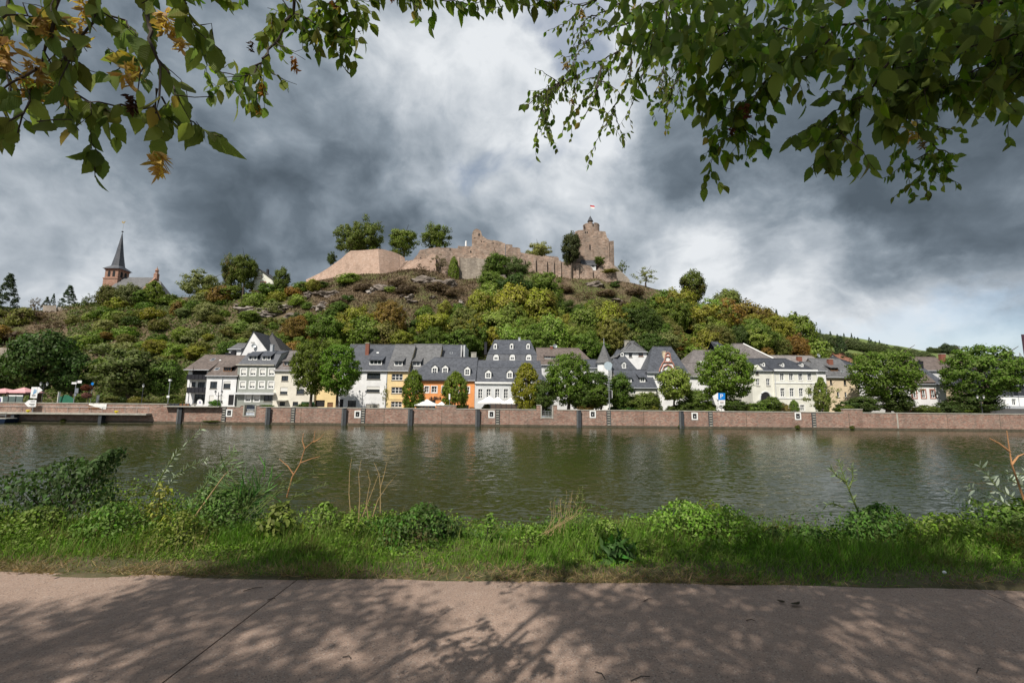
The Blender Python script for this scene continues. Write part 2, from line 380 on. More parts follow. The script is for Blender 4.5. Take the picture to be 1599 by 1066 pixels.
# near bank: level verge, then falling to the river
def bank_z(x, y):
    z = 3.2 - .55*np.clip(y-5.75-.12*np.sin(x*.9), 0, 50)
    return np.maximum(z, -1.5) + np.where(y > 4.3, .03*fbm(x*1.6, y*1.6), -.03)
M_soil = pmat('verge_soil', (.11, .085, .05), .95, .5, 4, col2=(.05, .06, .018), bump=.5)
V, Fs = grid_mesh(np.concatenate([np.linspace(-700, -16, 12), np.linspace(-14, 14, 140), np.linspace(16, 700, 12)]), np.concatenate([np.linspace(-400, -8, 12), np.linspace(-6, 3.4, 20), np.linspace(3.5, 9, 60), np.linspace(9.4, 16, 12)]), bank_z)
tag(link('near_bank', np_mesh('near_bank', V, Fs, M_soil)), kind='structure')
# concrete path in slabs, joint where the photo shows it
m = bpy.data.materials.new('path_concrete'); m.use_nodes = True; t = NT(m.node_tree); b = t.n['Principled BSDF']
tcn = t.new('ShaderNodeTexCoord'); pos = tcn.outputs['Object']
vo = t.new('ShaderNodeTexVoronoi'); vo.inputs['Scale'].default_value = 130; t.lk(pos, vo.inputs['Vector']); spc = t.new('ShaderNodeSeparateColor'); t.lk(vo.outputs['Color'], spc.inputs[0])
c = t.mix(t.maprange(spc.outputs[0], 0, 1), (.265, .186, .146), (.345, .253, .198))
c = t.mix(t.math('MULTIPLY', t.math('GREATER_THAN', spc.outputs[1], .93), .6), c, (.07, .06, .055))
c = t.mix(t.math('MULTIPLY', t.math('GREATER_THAN', spc.outputs[2], .95), .5), c, (.46, .40, .35))
c = t.mix(t.maprange(t.noise(pos, 1.1, 7, .65), .42, .72, 0, .40), c, (.15, .105, .082))
c = t.mix(t.maprange(t.noise(pos, 7, 6, .7), .5, .8, 0, .35), c, (.38, .30, .25))
c = t.mix(t.maprange(t.noise(pos, .35, 5, .6), .48, .7, 0, .3), c, (.13, .095, .078))
t.lk(c, b.inputs['Base Color']); b.inputs['Roughness'].default_value = .85; b.inputs['Specular IOR Level'].default_value = .25
bn = t.new('ShaderNodeBump'); bn.inputs['Strength'].default_value = .55; bn.inputs['Distance'].default_value = .004
t.lk(t.math('ADD', spc.outputs[1], t.noise(pos, 60, 4, .6)), bn.inputs['Height']); t.lk(bn.outputs[0], b.inputs['Normal'])
M_path = m
pl = onz(0, 893, 3.2); pr = onz(1599, 921, 3.2); edge_k = (pr[1]-pl[1])/(pr[0]-pl[0]); edge_b = pl[1]-edge_k*pl[0]
def path_edge(x): return edge_b + edge_k*x
j0 = onz(465, 905, 3.2); j1 = onz(255, 1066, 3.2); jk = (j1[0]-j0[0])/(j1[1]-j0[1])
jx = lambda y, off=0: j0[0]+jk*(y-j0[1])+off
path = MB(); path.box(-60, 60, -1.2, 3.8, 3.12, 3.165, M_conc); path = tag(path.build('path'), kind='structure')
for i, off in enumerate([-24, -18, -12, -6, 0, 6, 12, 18]):
    mb = MB(); o0, o1 = off+.006, off+6-.006
    ya = -1.0; n = 14
    top = []; 
    for k in range(n+1):
        f = k/n; x = jx(4.1, o0)*(1-f)+jx(4.1, o1)*f
        top.append((x, path_edge(x)+.018*math.sin(x*5.1+1)+.012*math.sin(x*13.7), 3.2))
    ring = [(jx(ya, o0), ya, 3.2), (jx(ya, o1), ya, 3.2)] + top[::-1]
    mb.solid([(x, y, 3.15) for x, y, z in ring], ring, M_path); mb.build('slab', path)

# far bank: level town ground, quay, and land to the horizon
M_ground = pmat('town_ground', (.20, .185, .165), .95, .3, .4); M_land = pmat('land', (.075, .095, .035), .95, .4, .02)
V, Fs = grid_mesh(np.linspace(-900, 900, 30), np.linspace(WY+.5, 420, 20), lambda x, y: 2.05+0*x)
tag(link('town_ground', np_mesh('town_ground', V, Fs, M_ground)), kind='structure')
V, Fs = grid_mesh(np.linspace(-9000, 9000, 30), np.linspace(421, 9000, 20), lambda x, y: 2.0+0*x)
tag(link('land', np_mesh('land', V, Fs, M_land)), kind='structure')

# castle hill --------------------------------------------------------
RIDGE = [(-330, 470, 175), (-100, 470, 178), (0, 478, 178), (60, 484, 178), (100, 480, 180), (150, 470, 182), (200, 466, 182), (280, 464, 182), (340, 462, 180), (400, 456, 178), (450, 452, 180), (480, 440, 182), (520, 433, 182), (560, 427, 181), (600, 426, 180), (640, 420, 180), (680, 424, 181), (720, 436, 183), (780, 432, 184), (830, 424, 186), (875, 432, 187), (930, 434, 187), (985, 440, 188), (1030, 452, 190), (1090, 474, 192), (1140, 484, 194), (1190, 502, 198), (1240, 532, 202), (1290, 556, 206), (1340, 575, 210), (1400, 592, 215), (1500, 605, 220), (1700, 612, 225), (2000, 614, 228)]
_U = np.array([ray(p, q)[0] for p, q, y in RIDGE]); _RY = np.array([y for p, q, y in RIDGE], float)
_RZ = np.array([Z_(p, q, y) for p, q, y in RIDGE])
def hill_z(x, y, noise=True):
    x = np.asarray(x, float); y = np.asarray(y, float); u = x/np.maximum(y, 1)
    ry = np.interp(u, _U, _RY); rz = np.interp(u, _U, _RZ); y0 = 117.0
    tt = (y-y0)/(ry-y0); t1 = np.clip(tt, 0, 1)
    prof = t1*(1.0+.10*np.sin(np.pi*t1))
    z = 1.9 + (rz-1.9)*prof
    back = np.clip(y-ry-30, 0, 400); z = np.where(tt > 1, rz - .35*back, z)
    if noise:
        am = np.clip(tt*6, 0, 1)*np.clip((1.03-tt)*8, .12, 1)
        z = z + am*(1.0*fbm(x*.10, y*.10)+.45*fbm(x*.37, y*.41, 3)) 
    return np.maximum(z, 1.6)
m = bpy.data.materials.new('hill_ground'); m.use_nodes = True; t = NT(m.node_tree); b = t.n['Principled BSDF']
tcn = t.new('ShaderNodeTexCoord'); pos = tcn.outputs['Object']
nA = t.noise(pos, .06, 6, .6); nB = t.noise(pos, .5, 7, .65); nC = t.noise(pos, 2.2, 5, .6)
c = t.mix(t.maprange(nB, .3, .7), (.070, .052, .034), (.165, .122, .078))
c = t.mix(t.maprange(nA, .45, .60, 0, .85), c, (.075, .095, .026))
c = t.mix(t.maprange(nC, .5, .75, 0, .5), c, (.24, .185, .12))
t.lk(c, b.inputs['Base Color']); b.inputs['Roughness'].default_value = .95; b.inputs['Specular IOR Level'].default_value = .1
bn = t.new('ShaderNodeBump'); bn.inputs['Strength'].default_value = .8; bn.inputs['Distance'].default_value = .35; t.lk(t.math('ADD', nB, nC), bn.inputs['Height']); t.lk(bn.outputs[0], b.inputs['Normal'])
us = np.linspace(_U[0], _U[-1], 330); ts = np.concatenate([np.linspace(112, 230, 90), np.linspace(235, 420, 20)])
Ug, Yg = np.meshgrid(us, ts); V = np.stack([Ug*Yg, Yg, hill_z(Ug*Yg, Yg)], -1).reshape(-1, 3)
a = np.arange(len(V)).reshape(len(ts), len(us)); Fs = np.stack([a[:-1, :-1], a[:-1, 1:], a[1:, 1:], a[1:, :-1]], -1).reshape(-1, 4)
tag(link('castle_hill', np_mesh('castle_hill', V, Fs, m, smooth=True)), kind='structure')
def hill_hit(px, py):
    a, b = ray(px, py); ys = np.arange(112, 240, .5); zz = CAMZ+b*ys; hz = hill_z(a*ys, ys)
    k = np.argmax(hz >= zz)
    if hz[k] < zz[k]: return None
    return np.array([a*ys[k], ys[k], hz[k]])

# distant hill on the right with vineyard -----------------------------
FR = [(1000, 560, 620), (1150, 535, 620), (1240, 522, 640), (1290, 519, 640), (1340, 527, 640), (1390, 538, 640), (1440, 546, 640), (1500, 553, 650), (1560, 560, 660), (1640, 568, 680), (1800, 580, 700), (2100, 600, 750)]
_FU = np.array([ray(p, q)[0] for p, q, y in FR]); _FZ = np.array([Z_(p, q, y) for p, q, y in FR]); _FY = np.array([y for p, q, y in FR], float)
def far_z(x, y):
    u = x/y; ry = np.interp(u, _FU, _FY); rz = np.interp(u, _FU, _FZ); tt = np.clip((y-300)/(ry-300), 0, 1)
    return np.where(y > ry, rz-.05*(y-ry), 1.0+(rz-1.0)*tt**1.15) + np.clip(tt*3, 0, 1)*1.5*fbm(x*.015, y*.015)
m = bpy.data.materials.new('vineyard_slope'); m.use_nodes = True; t = NT(m.node_tree); b = t.n['Principled BSDF']
tcn = t.new('ShaderNodeTexCoord'); pos = tcn.outputs['Object']; wv = t.new('ShaderNodeTexWave'); wv.inputs['Scale'].default_value = .22; wv.inputs['Distortion'].default_value = 1.5; wv.inputs['Detail'].default_value = 2; t.lk(pos, wv.inputs['Vector'])
c = t.mix(wv.outputs['Fac'], (.085, .125, .030), (.15, .17, .055)); c = t.mix(t.maprange(t.noise(pos, .02, 5, .6), .45, .6), c, (.11, .15, .035))
t.lk(c, b.inputs['Base Color']); b.inputs['Roughness'].default_value = 1
us = np.linspace(_FU[0], _FU[-1], 120); ts = np.linspace(300, 1000, 70); Ug, Yg = np.meshgrid(us, ts); V = np.stack([Ug*Yg, Yg, far_z(Ug*Yg, Yg)], -1).reshape(-1, 3)
a = np.arange(len(V)).reshape(len(ts), len(us)); Fs = np.stack([a[:-1, :-1], a[:-1, 1:], a[1:, 1:], a[1:, :-1]], -1).reshape(-1, 4)
tag(link('vineyard_hill', np_mesh('vineyard_hill', V, Fs, m, smooth=True)), kind='structure')

# asphalt ramp road at the left foot of the hill
mb = MB(); A = [at(150, 625, 104), at(215, 627, 104), at(200, 613, 118), at(152, 613, 118)]
A = [(p[0], p[1], max(2.12, hill_z(p[0], p[1])+.4) if i > 1 else 2.2) for i, p in enumerate(A)]
mb.solid([(x, y, z-.6) for x, y, z in A], A, pmat('ramp_asphalt', (.16, .155, .155), .9, .2, 2)); tag(mb.build('road'), kind='structure')
# ---------------------------------------------------------------- quay wall
M_wall = stone_mat('quay_masonry', [(.22, .105, .075), (.36, .19, .14), (.28, .15, .115), (.42, .27, .21), (.20, .14, .115), (.33, .21, .165)], scale=2.6, stretch=(1, 1, 2.1), bump=.7, stain=.35, mortar=(.30, .24, .20), big=.25, streak=.4)
M_foot = pmat('wall_foot', (.10, .085, .06), .9, .4, 1.5, bump=.4)
WB = WY+.55
def wx(px, py=645): return X_(px, WY, py)
wall = empty('quay_wall', (0, WY, 0), 'long reddish rubble stone quay wall with pale coping along the far river bank', 'wall')
TOP = 3.25
runs = [(-330, 137, 3.65), (137, 145, 3.65), (145, 259, 3.65), (259, 375, TOP), (375, 380, 3.55), (380, 399, 1.55), (399, 404, 3.55), (404, 681, TOP), (681, 712, TOP+.62), (712, 838, TOP), (838, 844.5, TOP+.85), (844.5, 863.5, 1.72), (863.5, 870, TOP+.85), (870, 1317, TOP), (1317, 1347, TOP+.62), (1347, 1930, TOP)]
cop = MB(); joints = [470, 600, 690, 795, 1005, 1165, 1325, 1400, 1478, 1560]
for (a, b_, tz) in runs:
    mb = MB(); x0, x1 = wx(a), wx(b_); mb.box(x0, x1, WY, WB, .3, tz-.14, M_wall); mb.build('masonry', wall)
    cop.box(x0-(.05 if tz > TOP+.1 else -.052), x1+(.05 if tz > TOP+.1 else -.052), WY-.07, WB+.07, tz-.14, tz, M_conc)
cop.build('coping', wall)
for px in (380, 399, 844.5, 863.5):
    mb = MB(); x = wx(px); s = .12 if px in (380, 844.5) else -.12
    mb.box(min(x, x+s)-.05, max(x, x+s)+.05, WY-.09, WB+.02, 1.5, 3.5 if px < 600 else 3.9, M_conc); mb.build('gate_jamb', wall)
for a, b_, z in ((380, 399, 1.55), (844.5, 863.5, 1.72)):
    mb = MB(); mb.box(wx(a)+.2, wx(b_)-.2, WY-.1, WB, z, z+.1, M_conc); mb.build('sill', wall)
    mb = MB()
    for k in range(3): mb.tube([(wx(a)+.25, WY+.35, z+.35+.4*k), (wx(b_)-.25, WY+.35, z+.35+.4*k)], .025, 6, M_steel)
    for k in range(4):
        x = wx(a)+.25+(wx(b_)-wx(a)-.5)*k/3; mb.tube([(x, WY+.35, z+.1), (x, WY+.35, z+1.2)], .03, 6, M_steel)
    mb.build('railing', wall)
mb = MB(); mb.box(wx(-330), wx(1930), WY-.22, WY+.3, -1.5, .40, M_foot); mb.build('footing', wall)
for px in (358, 558.5, 767.5, 925.5, 1084.5, 1245.5):          # framed openings
    x = wx(px); z = Z_(px, 644.5 if px < 500 else (646.5 if px < 1000 else 649.5), WY); mb = MB(); hw, hh, fw = .58, .68, .22
    mb.box(x-hw, x-hw+fw, WY-.06, WY+.02, z-hh, z+hh, M_trim); mb.box(x+hw-fw, x+hw, WY-.06, WY+.02, z-hh, z+hh, M_trim)
    mb.box(x-hw+fw, x+hw-fw, WY-.06, WY+.02, z+hh-fw, z+hh, M_trim); mb.box(x-hw+fw, x+hw-fw, WY-.06, WY+.02, z-hh, z-hh+fw, M_trim)
    f = mb.build('niche_frame', wall); mb = MB(); mb.box(x-hw+fw, x+hw-fw, WY-.012, WY+.012, z-hh+fw, z+hh-fw, M_dark); mb.build('recess', f)
    mb = MB(); mb.lathe((x, WY-.03, z-.28), [(.03, 0), (.10, .02), (.10, .2), (.05, .3)], 8, M_steel); mb.build('mooring_hook', f)
for px in joints:
    mb = MB(); x = wx(px); mb.box(x-.035, x+.035, WY-.006, WY+.02, .33, TOP-.15, M_dark if px == 1400 else M_foot); mb.build('joint', wall)
for px, w_ in ((1402.5, .55),):
    mb = MB(); x = wx(px); mb.box(x-.4, x-.15, WY-.05, WY+.02, .33, TOP-.16, M_conc); mb.build('joint_cover', wall)
PILES = [(281.5, 'leftmost at the quay wall, under the brown lattice planter'), (419.5, 'just right of the left gate opening, under the clipped hedge'), (538, 'below the pair of round trees'), (641, 'below the left oval tree by the orange house'), (746, 'below the seam between orange and pale grey houses'), (903.5, 'below the big round tree, right of the wall gap'), (1063, 'rightmost, below the light green tree')]
for px, lb in PILES:
    x = wx(px, 655); r = empty('mooring_pile', (x, WY-.45, 0), 'dark steel mooring pile '+lb, 'pile', 'mooring piles along the quay wall')
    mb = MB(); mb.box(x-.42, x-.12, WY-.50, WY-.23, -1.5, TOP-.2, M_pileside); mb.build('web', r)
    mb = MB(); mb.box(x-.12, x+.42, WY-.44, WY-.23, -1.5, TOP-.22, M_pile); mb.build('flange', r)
    mb = MB(); mb.box(x-.44, x+.44, WY-.52, WY-.225, TOP-.20, TOP-.10, M_pile); mb.build('cap', r)
LAD = [(349.5, 'beside the first framed opening, below the white house'), (457.5, 'below the cream house, left of the round trees'), (567, 'right of the second framed opening'), (777, 'below the terrace with white parasols'), (950.5, 'below the tall river marker mast'), (1109.5, 'below the blue parking sign'), (1270.5, 'below the small pale birch')]
for px, lb in LAD:
    x = wx(px, 650); r = empty('quay_ladder', (x, WY-.1, 0), 'steel ladder on the quay wall '+lb, 'ladder', 'ladders on the quay wall')
    mb = MB(); mb.box(x-.42, x+.42, WY-.03, WY+.02, .33, TOP-.16, M_pile); mb.build('backplate', r)
    for s in (-1, 1):
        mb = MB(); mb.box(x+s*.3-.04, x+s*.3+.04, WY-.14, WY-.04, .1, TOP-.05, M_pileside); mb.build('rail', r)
    for k in range(6):
        mb = MB(); z = .45+k*.45; mb.box(x-.255, x+.255, WY-.13, WY-.05, z, z+.20, M_conc); mb.build('rung', r)
# left quay shelf (landing stage ledge)
sh = empty('landing_ledge', (wx(0), WY-1, 1.6), 'long pale concrete landing ledge projecting from the quay wall at far left', 'ledge')
mb = MB(); mb.box(wx(-330), wx(237), WY-1.3, WY-.01, 1.55, 1.85, M_conc); mb.build('deck', sh)
for px in (30, 165):
    mb = MB(); mb.box(wx(px)-.3, wx(px)+.3, WY-1.1, WY-.24, -1, 1.54, M_pile); mb.build('support', sh)
for px in np.linspace(-20, 232, 15):
    mb = MB(); x = wx(px); mb.tube([(x, WY-.12, 1.85), (x, WY-.12, 2.9)], .025, 5, M_steel); mb.build('rail_post', sh)
mb = MB(); mb.tube([(wx(-20), WY-.12, 2.9), (wx(232), WY-.12, 2.9)], .03, 6, M_steel); mb.build('handrail', sh)
# right continuation of the ledge under the planter
sh2 = empty('landing_ledge', (wx(280), WY-.5, 2.6), 'thin concrete ledge on top of the first dark mooring pile, carrying a planter', 'ledge')
mb = MB(); mb.box(wx(259), wx(345), WY-.8, WY-.08, TOP-.17, TOP-.02, M_conc); mb.build('deck', sh2)
for px, lb in ((44, 'yellow mooring bollard on the ledge under the white arrow signs'), (182, 'yellow mooring bollard on the bare right part of the landing ledge')):
    r = empty('bollard', (X_(px, WY-.8, 641), WY-.8, 1.85), lb, 'bollard', 'yellow bollards on the ledge'); mb = MB(); c0 = tuple(r.location)
    mb.lathe(c0, [(.16, 0), (.16, .18), (.3, .22), (.34, .34), (.22, .42)], 12, M_yellow); mb.build('bollard_head', r)
# banner on the left wall
mb = MB(); x0, x1 = wx(139, 632), wx(167, 632); n = 10
for k in range(n):
    a, b_ = x0+(x1-x0)*k/n, x0+(x1-x0)*(k+1)/n; y0, y1 = WY-.06-.02*math.sin(k*1.9), WY-.06-.02*math.sin((k+1)*1.9)
    mb.solid([(a, y0, 2.55+.0*k), (b_, y1, 2.55), (b_, y1, 3.55), (a, y0, 3.55)], [(a, y0-.015, 2.55), (b_, y1-.015, 2.55), (b_, y1-.015, 3.55), (a, y0-.015, 3.55)], M_canvas)
bn_ = empty('banner', (x0, WY-.1, 2.5), 'white banner with a brown wedge hung on the quay wall beside the flower tower', 'banner'); mb.build('cloth', bn_)
mb = MB(); mb.solid([(x0, WY-.105, 2.56), (x1-.6, WY-.105, 2.56), (x0, WY-.105, 3.3)], [(x0, WY-.112, 2.56), (x1-.6, WY-.112, 2.56), (x0, WY-.112, 3.3)], M_brownwood); mb.build('printed_wedge', bn_)
# pontoon boat at the far left edge
pb = empty('pontoon', (X_(-2, 83.5, 655), 83.5, 0), 'dark blue pontoon with pale railings moored under the ledge at the left edge', 'boat')
xa, xb = X_(-60, 83.2, 655), X_(20, 83.2, 655)
mb = MB(); mb.solid([(xa, 82.2, -.4), (xb-.5, 82.2, -.4), (xb-.5, 84.2, -.4), (xa, 84.2, -.4)], [(xa, 82, .75), (xb, 82, .75), (xb, 84.4, .75), (xa, 84.4, .75)], pmat('hull_blue', (.012, .022, .05), .35, .2, 2)); mb.build('hull', pb)
mb = MB(); mb.box(xa, xb-.3, 82.3, 84.2, .76, .86, M_conc); mb.build('deck', pb)
for k in range(5):
    mb = MB(); x = xb-.5-k*1.2; mb.tube([(x, 82.4, .86), (x, 82.4, 1.85)], .03, 6, M_steel); mb.build('rail_post', pb)
for z in (1.35, 1.85):
    mb = MB(); mb.tube([(xa, 82.4, z), (xb-.4, 82.4, z)], .03, 6, M_steel); mb.build('handrail', pb)
# ---------------------------------------------------------------- houses
class House:
    """front wall faces the river (-Y); all given in photo pixels on the facade plane Y"""
    def __init__(s, name, label, cat, Y, px0, px1, eave, ridge, depth, wall, roof, wins=(), hip=(0, 0), base=2.06, over=.35, brk=None, roofkind='gable', refx=None, gablewin=None, left_low=None, group=None, floors=True):
        s.Y = Y; pm = (px0+px1)/2; refy = (eave+632)/2
        s.x0, s.x1 = X_(px0, Y, refy), X_(px1, Y, refy)
        s.ze = Z_(pm, eave, Y); s.d = depth; s.base = base; s.wall = plaster(wall) if isinstance(wall, str) else wall; s.rm = roofm(roof)
        s.root = empty(name, ((s.x0+s.x1)/2, Y, base), label, cat, group)
        s.planes = []; over_ = over
        x0, x1, ze, d = s.x0, s.x1, s.ze, depth
        holes = []
        for w_ in wins:
            a = at(w_[0], w_[1], Y); b_ = at(w_[2], w_[3], Y); c_ = at(w_[0], w_[3], Y)
            holes.append(((a[0]+c_[0])/2, (a[0]+c_[0])/2 + (b_[0]-c_[0]), b_[2], a[2], w_[4] if len(w_) > 4 else {}))
        mb = MB()
        if wall is not None:
            s.front(mb, x0, x1, base-.3, ze, Y, holes)
            mb.poly([(x0, Y, base-.3), (x0, Y+d, base-.3), (x0, Y+d, ze), (x0, Y, ze)], s.wall)
            mb.poly([(x1, Y, base-.3), (x1, Y+d, base-.3), (x1, Y+d, ze), (x1, Y, ze)], s.wall)
            mb.poly([(x0, Y+d, base-.3), (x1, Y+d, base-.3), (x1, Y+d, ze), (x0, Y+d, ze)], s.wall)
        ov = over; th = .2
        if roofkind in ('gable', 'hip', 'mansard'):
            yr = Y+d/2; zr = Z_(pm, ridge, yr); s.zr = zr; s.yr = yr
            hl, hr = hip; xl, xr = x0+hl, x1-hr; xa, xb = x0-ov*.5, x1+ov*.5
            rb = MB()
            if brk:   # mansard: brk = (pixel row of the break, setback m)
                yb = Y+brk[1]; zb = Z_(pm, brk[0], yb)
                k = (zb-ze)/brk[1]; y0 = Y-ov*.5; z0 = ze-k*ov*.5*.3
                rb.slab([(xa, y0, z0), (xb, y0, z0), (xb-hr*.3, yb, zb), (xa+hl*.3, yb, zb)], th, s.rm)
                rb.slab([(xa+hl*.3-.03, yb-.12, zb), (xb-hr*.3+.03, yb-.12, zb), (xr, yr, zr), (xl, yr, zr)], th*.8, s.rm)
                s.planes += [(y0, z0, yb, zb), (yb, zb, yr, zr)]
                yB = Y+d-brk[1]
                rb.slab([(xa, Y+d+ov*.5, z0), (xb, Y+d+ov*.5, z0), (xb-hr*.3, yB, zb), (xa+hl*.3, yB, zb)][::-1], th, s.rm)
                rb.slab([(xa+hl*.3, yB, zb), (xb-hr*.3, yB, zb), (xr, yr, zr), (xl, yr, zr)][::-1], th*.8, s.rm)
                if wall is not None:
                    for xx, hh in ((x0+.01, hl), (x1-.01, hr)):
                        if hh == 0: mb.poly([(xx, Y, ze), (xx, yb, zb-.1), (xx, yr, zr-.1), (xx, yB, zb-.1), (xx, Y+d, ze)], s.wall)
                for (xx, xm, xt, hh) in ((xa, xa+hl*.3, xl, hl), (xb, xb-hr*.3, xr, hr)):
                    if hh:
                        rb.slab([(xx, y0, z0), (xx, Y+d+ov*.5, z0), (xm, yB, zb), (xm, yb, zb)], th, s.rm); rb.slab([(xm, yb, zb), (xm, yB, zb), (xt, yr, zr)], th, s.rm)
            else:
                k = (zr-ze)/(d/2); y0 = Y-ov; z0 = ze-k*ov; y1 = Y+d+ov
                rb.slab([(xa, y0, z0), (xb, y0, z0), (xr if hr else xb, yr, zr), (xl if hl else xa, yr, zr)], th, s.rm)
                rb.slab([(xb, y1, z0), (xa, y1, z0), (xl if hl else xa, yr, zr), (xr if hr else xb, yr, zr)], th, s.rm)
                if hl: rb.slab([(xa, y1, z0), (xa, y0, z0), (xl, yr, zr)], th, s.rm)
                if hr: rb.slab([(xb, y0, z0), (xb, y1, z0), (xr, yr, zr)], th, s.rm)
                s.planes.append((y0, z0, yr, zr))
                if wall is not None:
                    if not hl: mb.poly([(x0, Y, ze), (x0, yr, zr-.1), (x0, Y+d, ze)], s.wall)
                    if not hr: mb.poly([(x1, Y, ze), (x1, yr, zr-.1), (x1, Y+d, ze)], s.wall)
                # gutter and ridge
                rb.tube([(xa, y0-.05, z0-.08), (xb, y0-.05, z0-.08)], .09, 6, M_zinc)
                rb.tube([(xl if hl else xa, yr, zr+.02), (xr if hr else xb, yr, zr+.02)], .1, 6, s.rm)
            s.roof = rb.build('roof', s.root)
        elif roofkind == 'front_gable':   # ridge runs away from the river; ridge = apex pixel row on the facade
            apx = refx or pm; xa_ = X_(apx, Y, ridge); za = Z_(apx, ridge, Y); s.zr = za
            zl = ze if left_low is None else Z_(px0, left_low, Y)
            mb.poly([(x0, Y, ze), (x1, Y, ze), (xa_, Y, za-.1)], s.wall); mb.poly([(x0, Y+d, ze), (x1, Y+d, ze), (xa_, Y+d, za-.1)], s.wall)
            rb = MB(); f = ov
            for xx, zz in ((x0, ze), (x1, ze)):
                sl_ = (za-zz)/(xa_-xx); xo = xx-math.copysign(f, xa_-xx); zo = zz-abs(sl_)*f
                rb.slab([(xo, Y-f*.4, zo), (xa_, Y-f*.4, za), (xa_, Y+d+.1, za), (xo, Y+d+.1, zo)], th, s.rm)
            s.roof = rb.build('roof', s.root); s.planes = []
        if wall is not None: s.wallo = mb.build('wall', s.root)
        for h in holes: s.window(*h)
    def front(s, mb, x0, x1, z0, z1, Y, holes):
        hs = [h for h in holes if h[1] > x0 and h[0] < x1 and h[3] < z1 and h[2] > z0]
        xs = sorted(set([x0, x1]+[min(max(q, x0), x1) for h in hs for q in h[:2]])); zs = sorted(set([z0, z1]+[q for h in hs for q in h[2:4]]))
        for i in range(len(xs)-1):
            if xs[i+1]-xs[i] < 1e-5: continue
            for j in range(len(zs)-1):
                cx, cz = (xs[i]+xs[i+1])/2, (zs[j]+zs[j+1])/2
                if any(h[0] < cx < h[1] and h[2] < cz < h[3] for h in hs): continue
                mb.poly([(xs[i], Y, zs[j]), (xs[i+1], Y, zs[j]), (xs[i+1], Y, zs[j+1]), (xs[i], Y, zs[j+1])], s.wall)
        r = .22
        for a, b_, c, d_, st in hs:
            for p, q_ in (((a, c), (a, d_)), ((b_, c), (b_, d_)), ((a, c), (b_, c)), ((a, d_), (b_, d_))):
                mb.poly([(p[0], Y, p[1]), (q_[0], Y, q_[1]), (q_[0], Y+r, q_[1]), (p[0], Y+r, p[1])], s.wall)
    def window(s, a, b_, c, d_, st, parent=None, Y=None):
        Y = Y if Y is not None else s.Y; P = parent or s.root; yy = Y+.12; fm = st.get('frame', M_trim); f = st.get('fw', .09)
        if st.get('door'):
            mb = MB(); mb.box(a+.01, b_-.01, yy, yy+.06, c+.01, d_-.01, st['door']); mb.build(st.get('name', 'door'), P); return
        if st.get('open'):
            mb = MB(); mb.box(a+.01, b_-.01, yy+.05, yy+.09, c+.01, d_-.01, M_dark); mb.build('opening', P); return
        mb = MB(); e = .012
        mb.box(a+e, a+f, yy, yy+.09, c+e, d_-e, fm); mb.box(b_-f, b_-e, yy, yy+.09, c+e, d_-e, fm)
        mb.box(a+f, b_-f, yy, yy+.09, d_-f, d_-e, fm); mb.box(a+f, b_-f, yy, yy+.09, c+e, c+f, fm)
        nc, nr = st.get('cols', 2), st.get('rows', 1); bw = st.get('bw', .05)
        sh = st.get('shut', 0); zt = d_-f-(d_-c-2*f)*sh
        for k in range(1, nc): x = a+f+(b_-a-2*f)*k/nc; mb.box(x-bw, x+bw, yy+.01, yy+.08, c+f, d_-f, fm)
        for k in range(1, nr): z = c+f+(d_-c-2*f)*k/nr; mb.box(a+f, b_-f, yy+.02, yy+.07, z-bw*.7, z+bw*.7, fm)
        if st.get('surround'):
            sw = st.get('sw', .2); sm = st['surround']; q = .05
            mb.box(a-sw, a-.002, Y-q, Y+.05, c-sw, d_+sw, sm); mb.box(b_+.002, b_+sw, Y-q, Y+.05, c-sw, d_+sw, sm)
            mb.box(a-.002, b_+.002, Y-q, Y+.05, d_+.002, d_+sw, sm); mb.box(a-.002, b_+.002, Y-q, Y+.05, c-sw, c-.002, sm)
        elif st.get('sillm', True):
            mb.box(a-.08, b_+.08, Y-.1, Y+.1, c-.12, c-.003, st.get('sillm') if st.get('sillm') not in (None, True) else M_conc)
        wo = mb.build('window', P)
        mb = MB(); mb.box(a+f*.6, b_-f*.6, yy+.04, yy+.06, c+f*.6, d_-f*.6, M_glass); mb.build('pane', wo)
        if sh:
            mb = MB(); n = 6
            mb.box(a+f*.5, b_-f*.5, yy-.05, yy-.01, zt, d_-f*.4, M_shut); mb.build('roller_shutter', wo)
        if st.get('curtain'):
            pass
    def on_roof(s, px, py):
        a, m_ = ray(px, py)
        for (y0, z0, y1, z1) in s.planes:
            k = (z1-z0)/(y1-y0)
            if abs(m_-k) < 1e-6: continue
            y = (z0-k*y0-CAMZ)/(m_-k)
            if y0-.05 <= y <= y1+.05: return y, k, (y0, z0, y1, z1)
        y0, z0, y1, z1 = s.planes[-1]; return (y0+y1)/2, (z1-z0)/(y1-y0), s.planes[-1]
    def dormer(s, px, pbot, ptop, wpx, kind='gable', wall=None, cols=2, rows=2, frame=M_trim, trimw=.14, peak=None):
        y, k, pl = s.on_roof(px, pbot); wall = wall or M_trim
        xc = X_(px, y, pbot); wd = wpx/F*y*.98; zb, zt = Z_(px, pbot, y), Z_(px, ptop, y); rm = s.rm
        k = max(k, .35); a, b_ = xc-wd/2, xc+wd/2; dp = (zt-zb)/k; dm = MB()
        dm.poly([(a, y, zb), (a, y, zt), (a, y+dp, zt)], wall if kind != 'shed' else rm); dm.poly([(b_, y, zb), (b_, y, zt), (b_, y+dp, zt)], wall if kind != 'shed' else rm)
        t_ = trimw
        dm.box(a, a+t_, y-.03, y+.12, zb, zt, wall); dm.box(b_-t_, b_, y-.03, y+.12, zb, zt, wall)
        dm.box(a+t_, b_-t_, y-.03, y+.12, zb, zb+t_, wall); dm.box(a+t_, b_-t_, y-.03, y+.12, zt-t_, zt, wall)
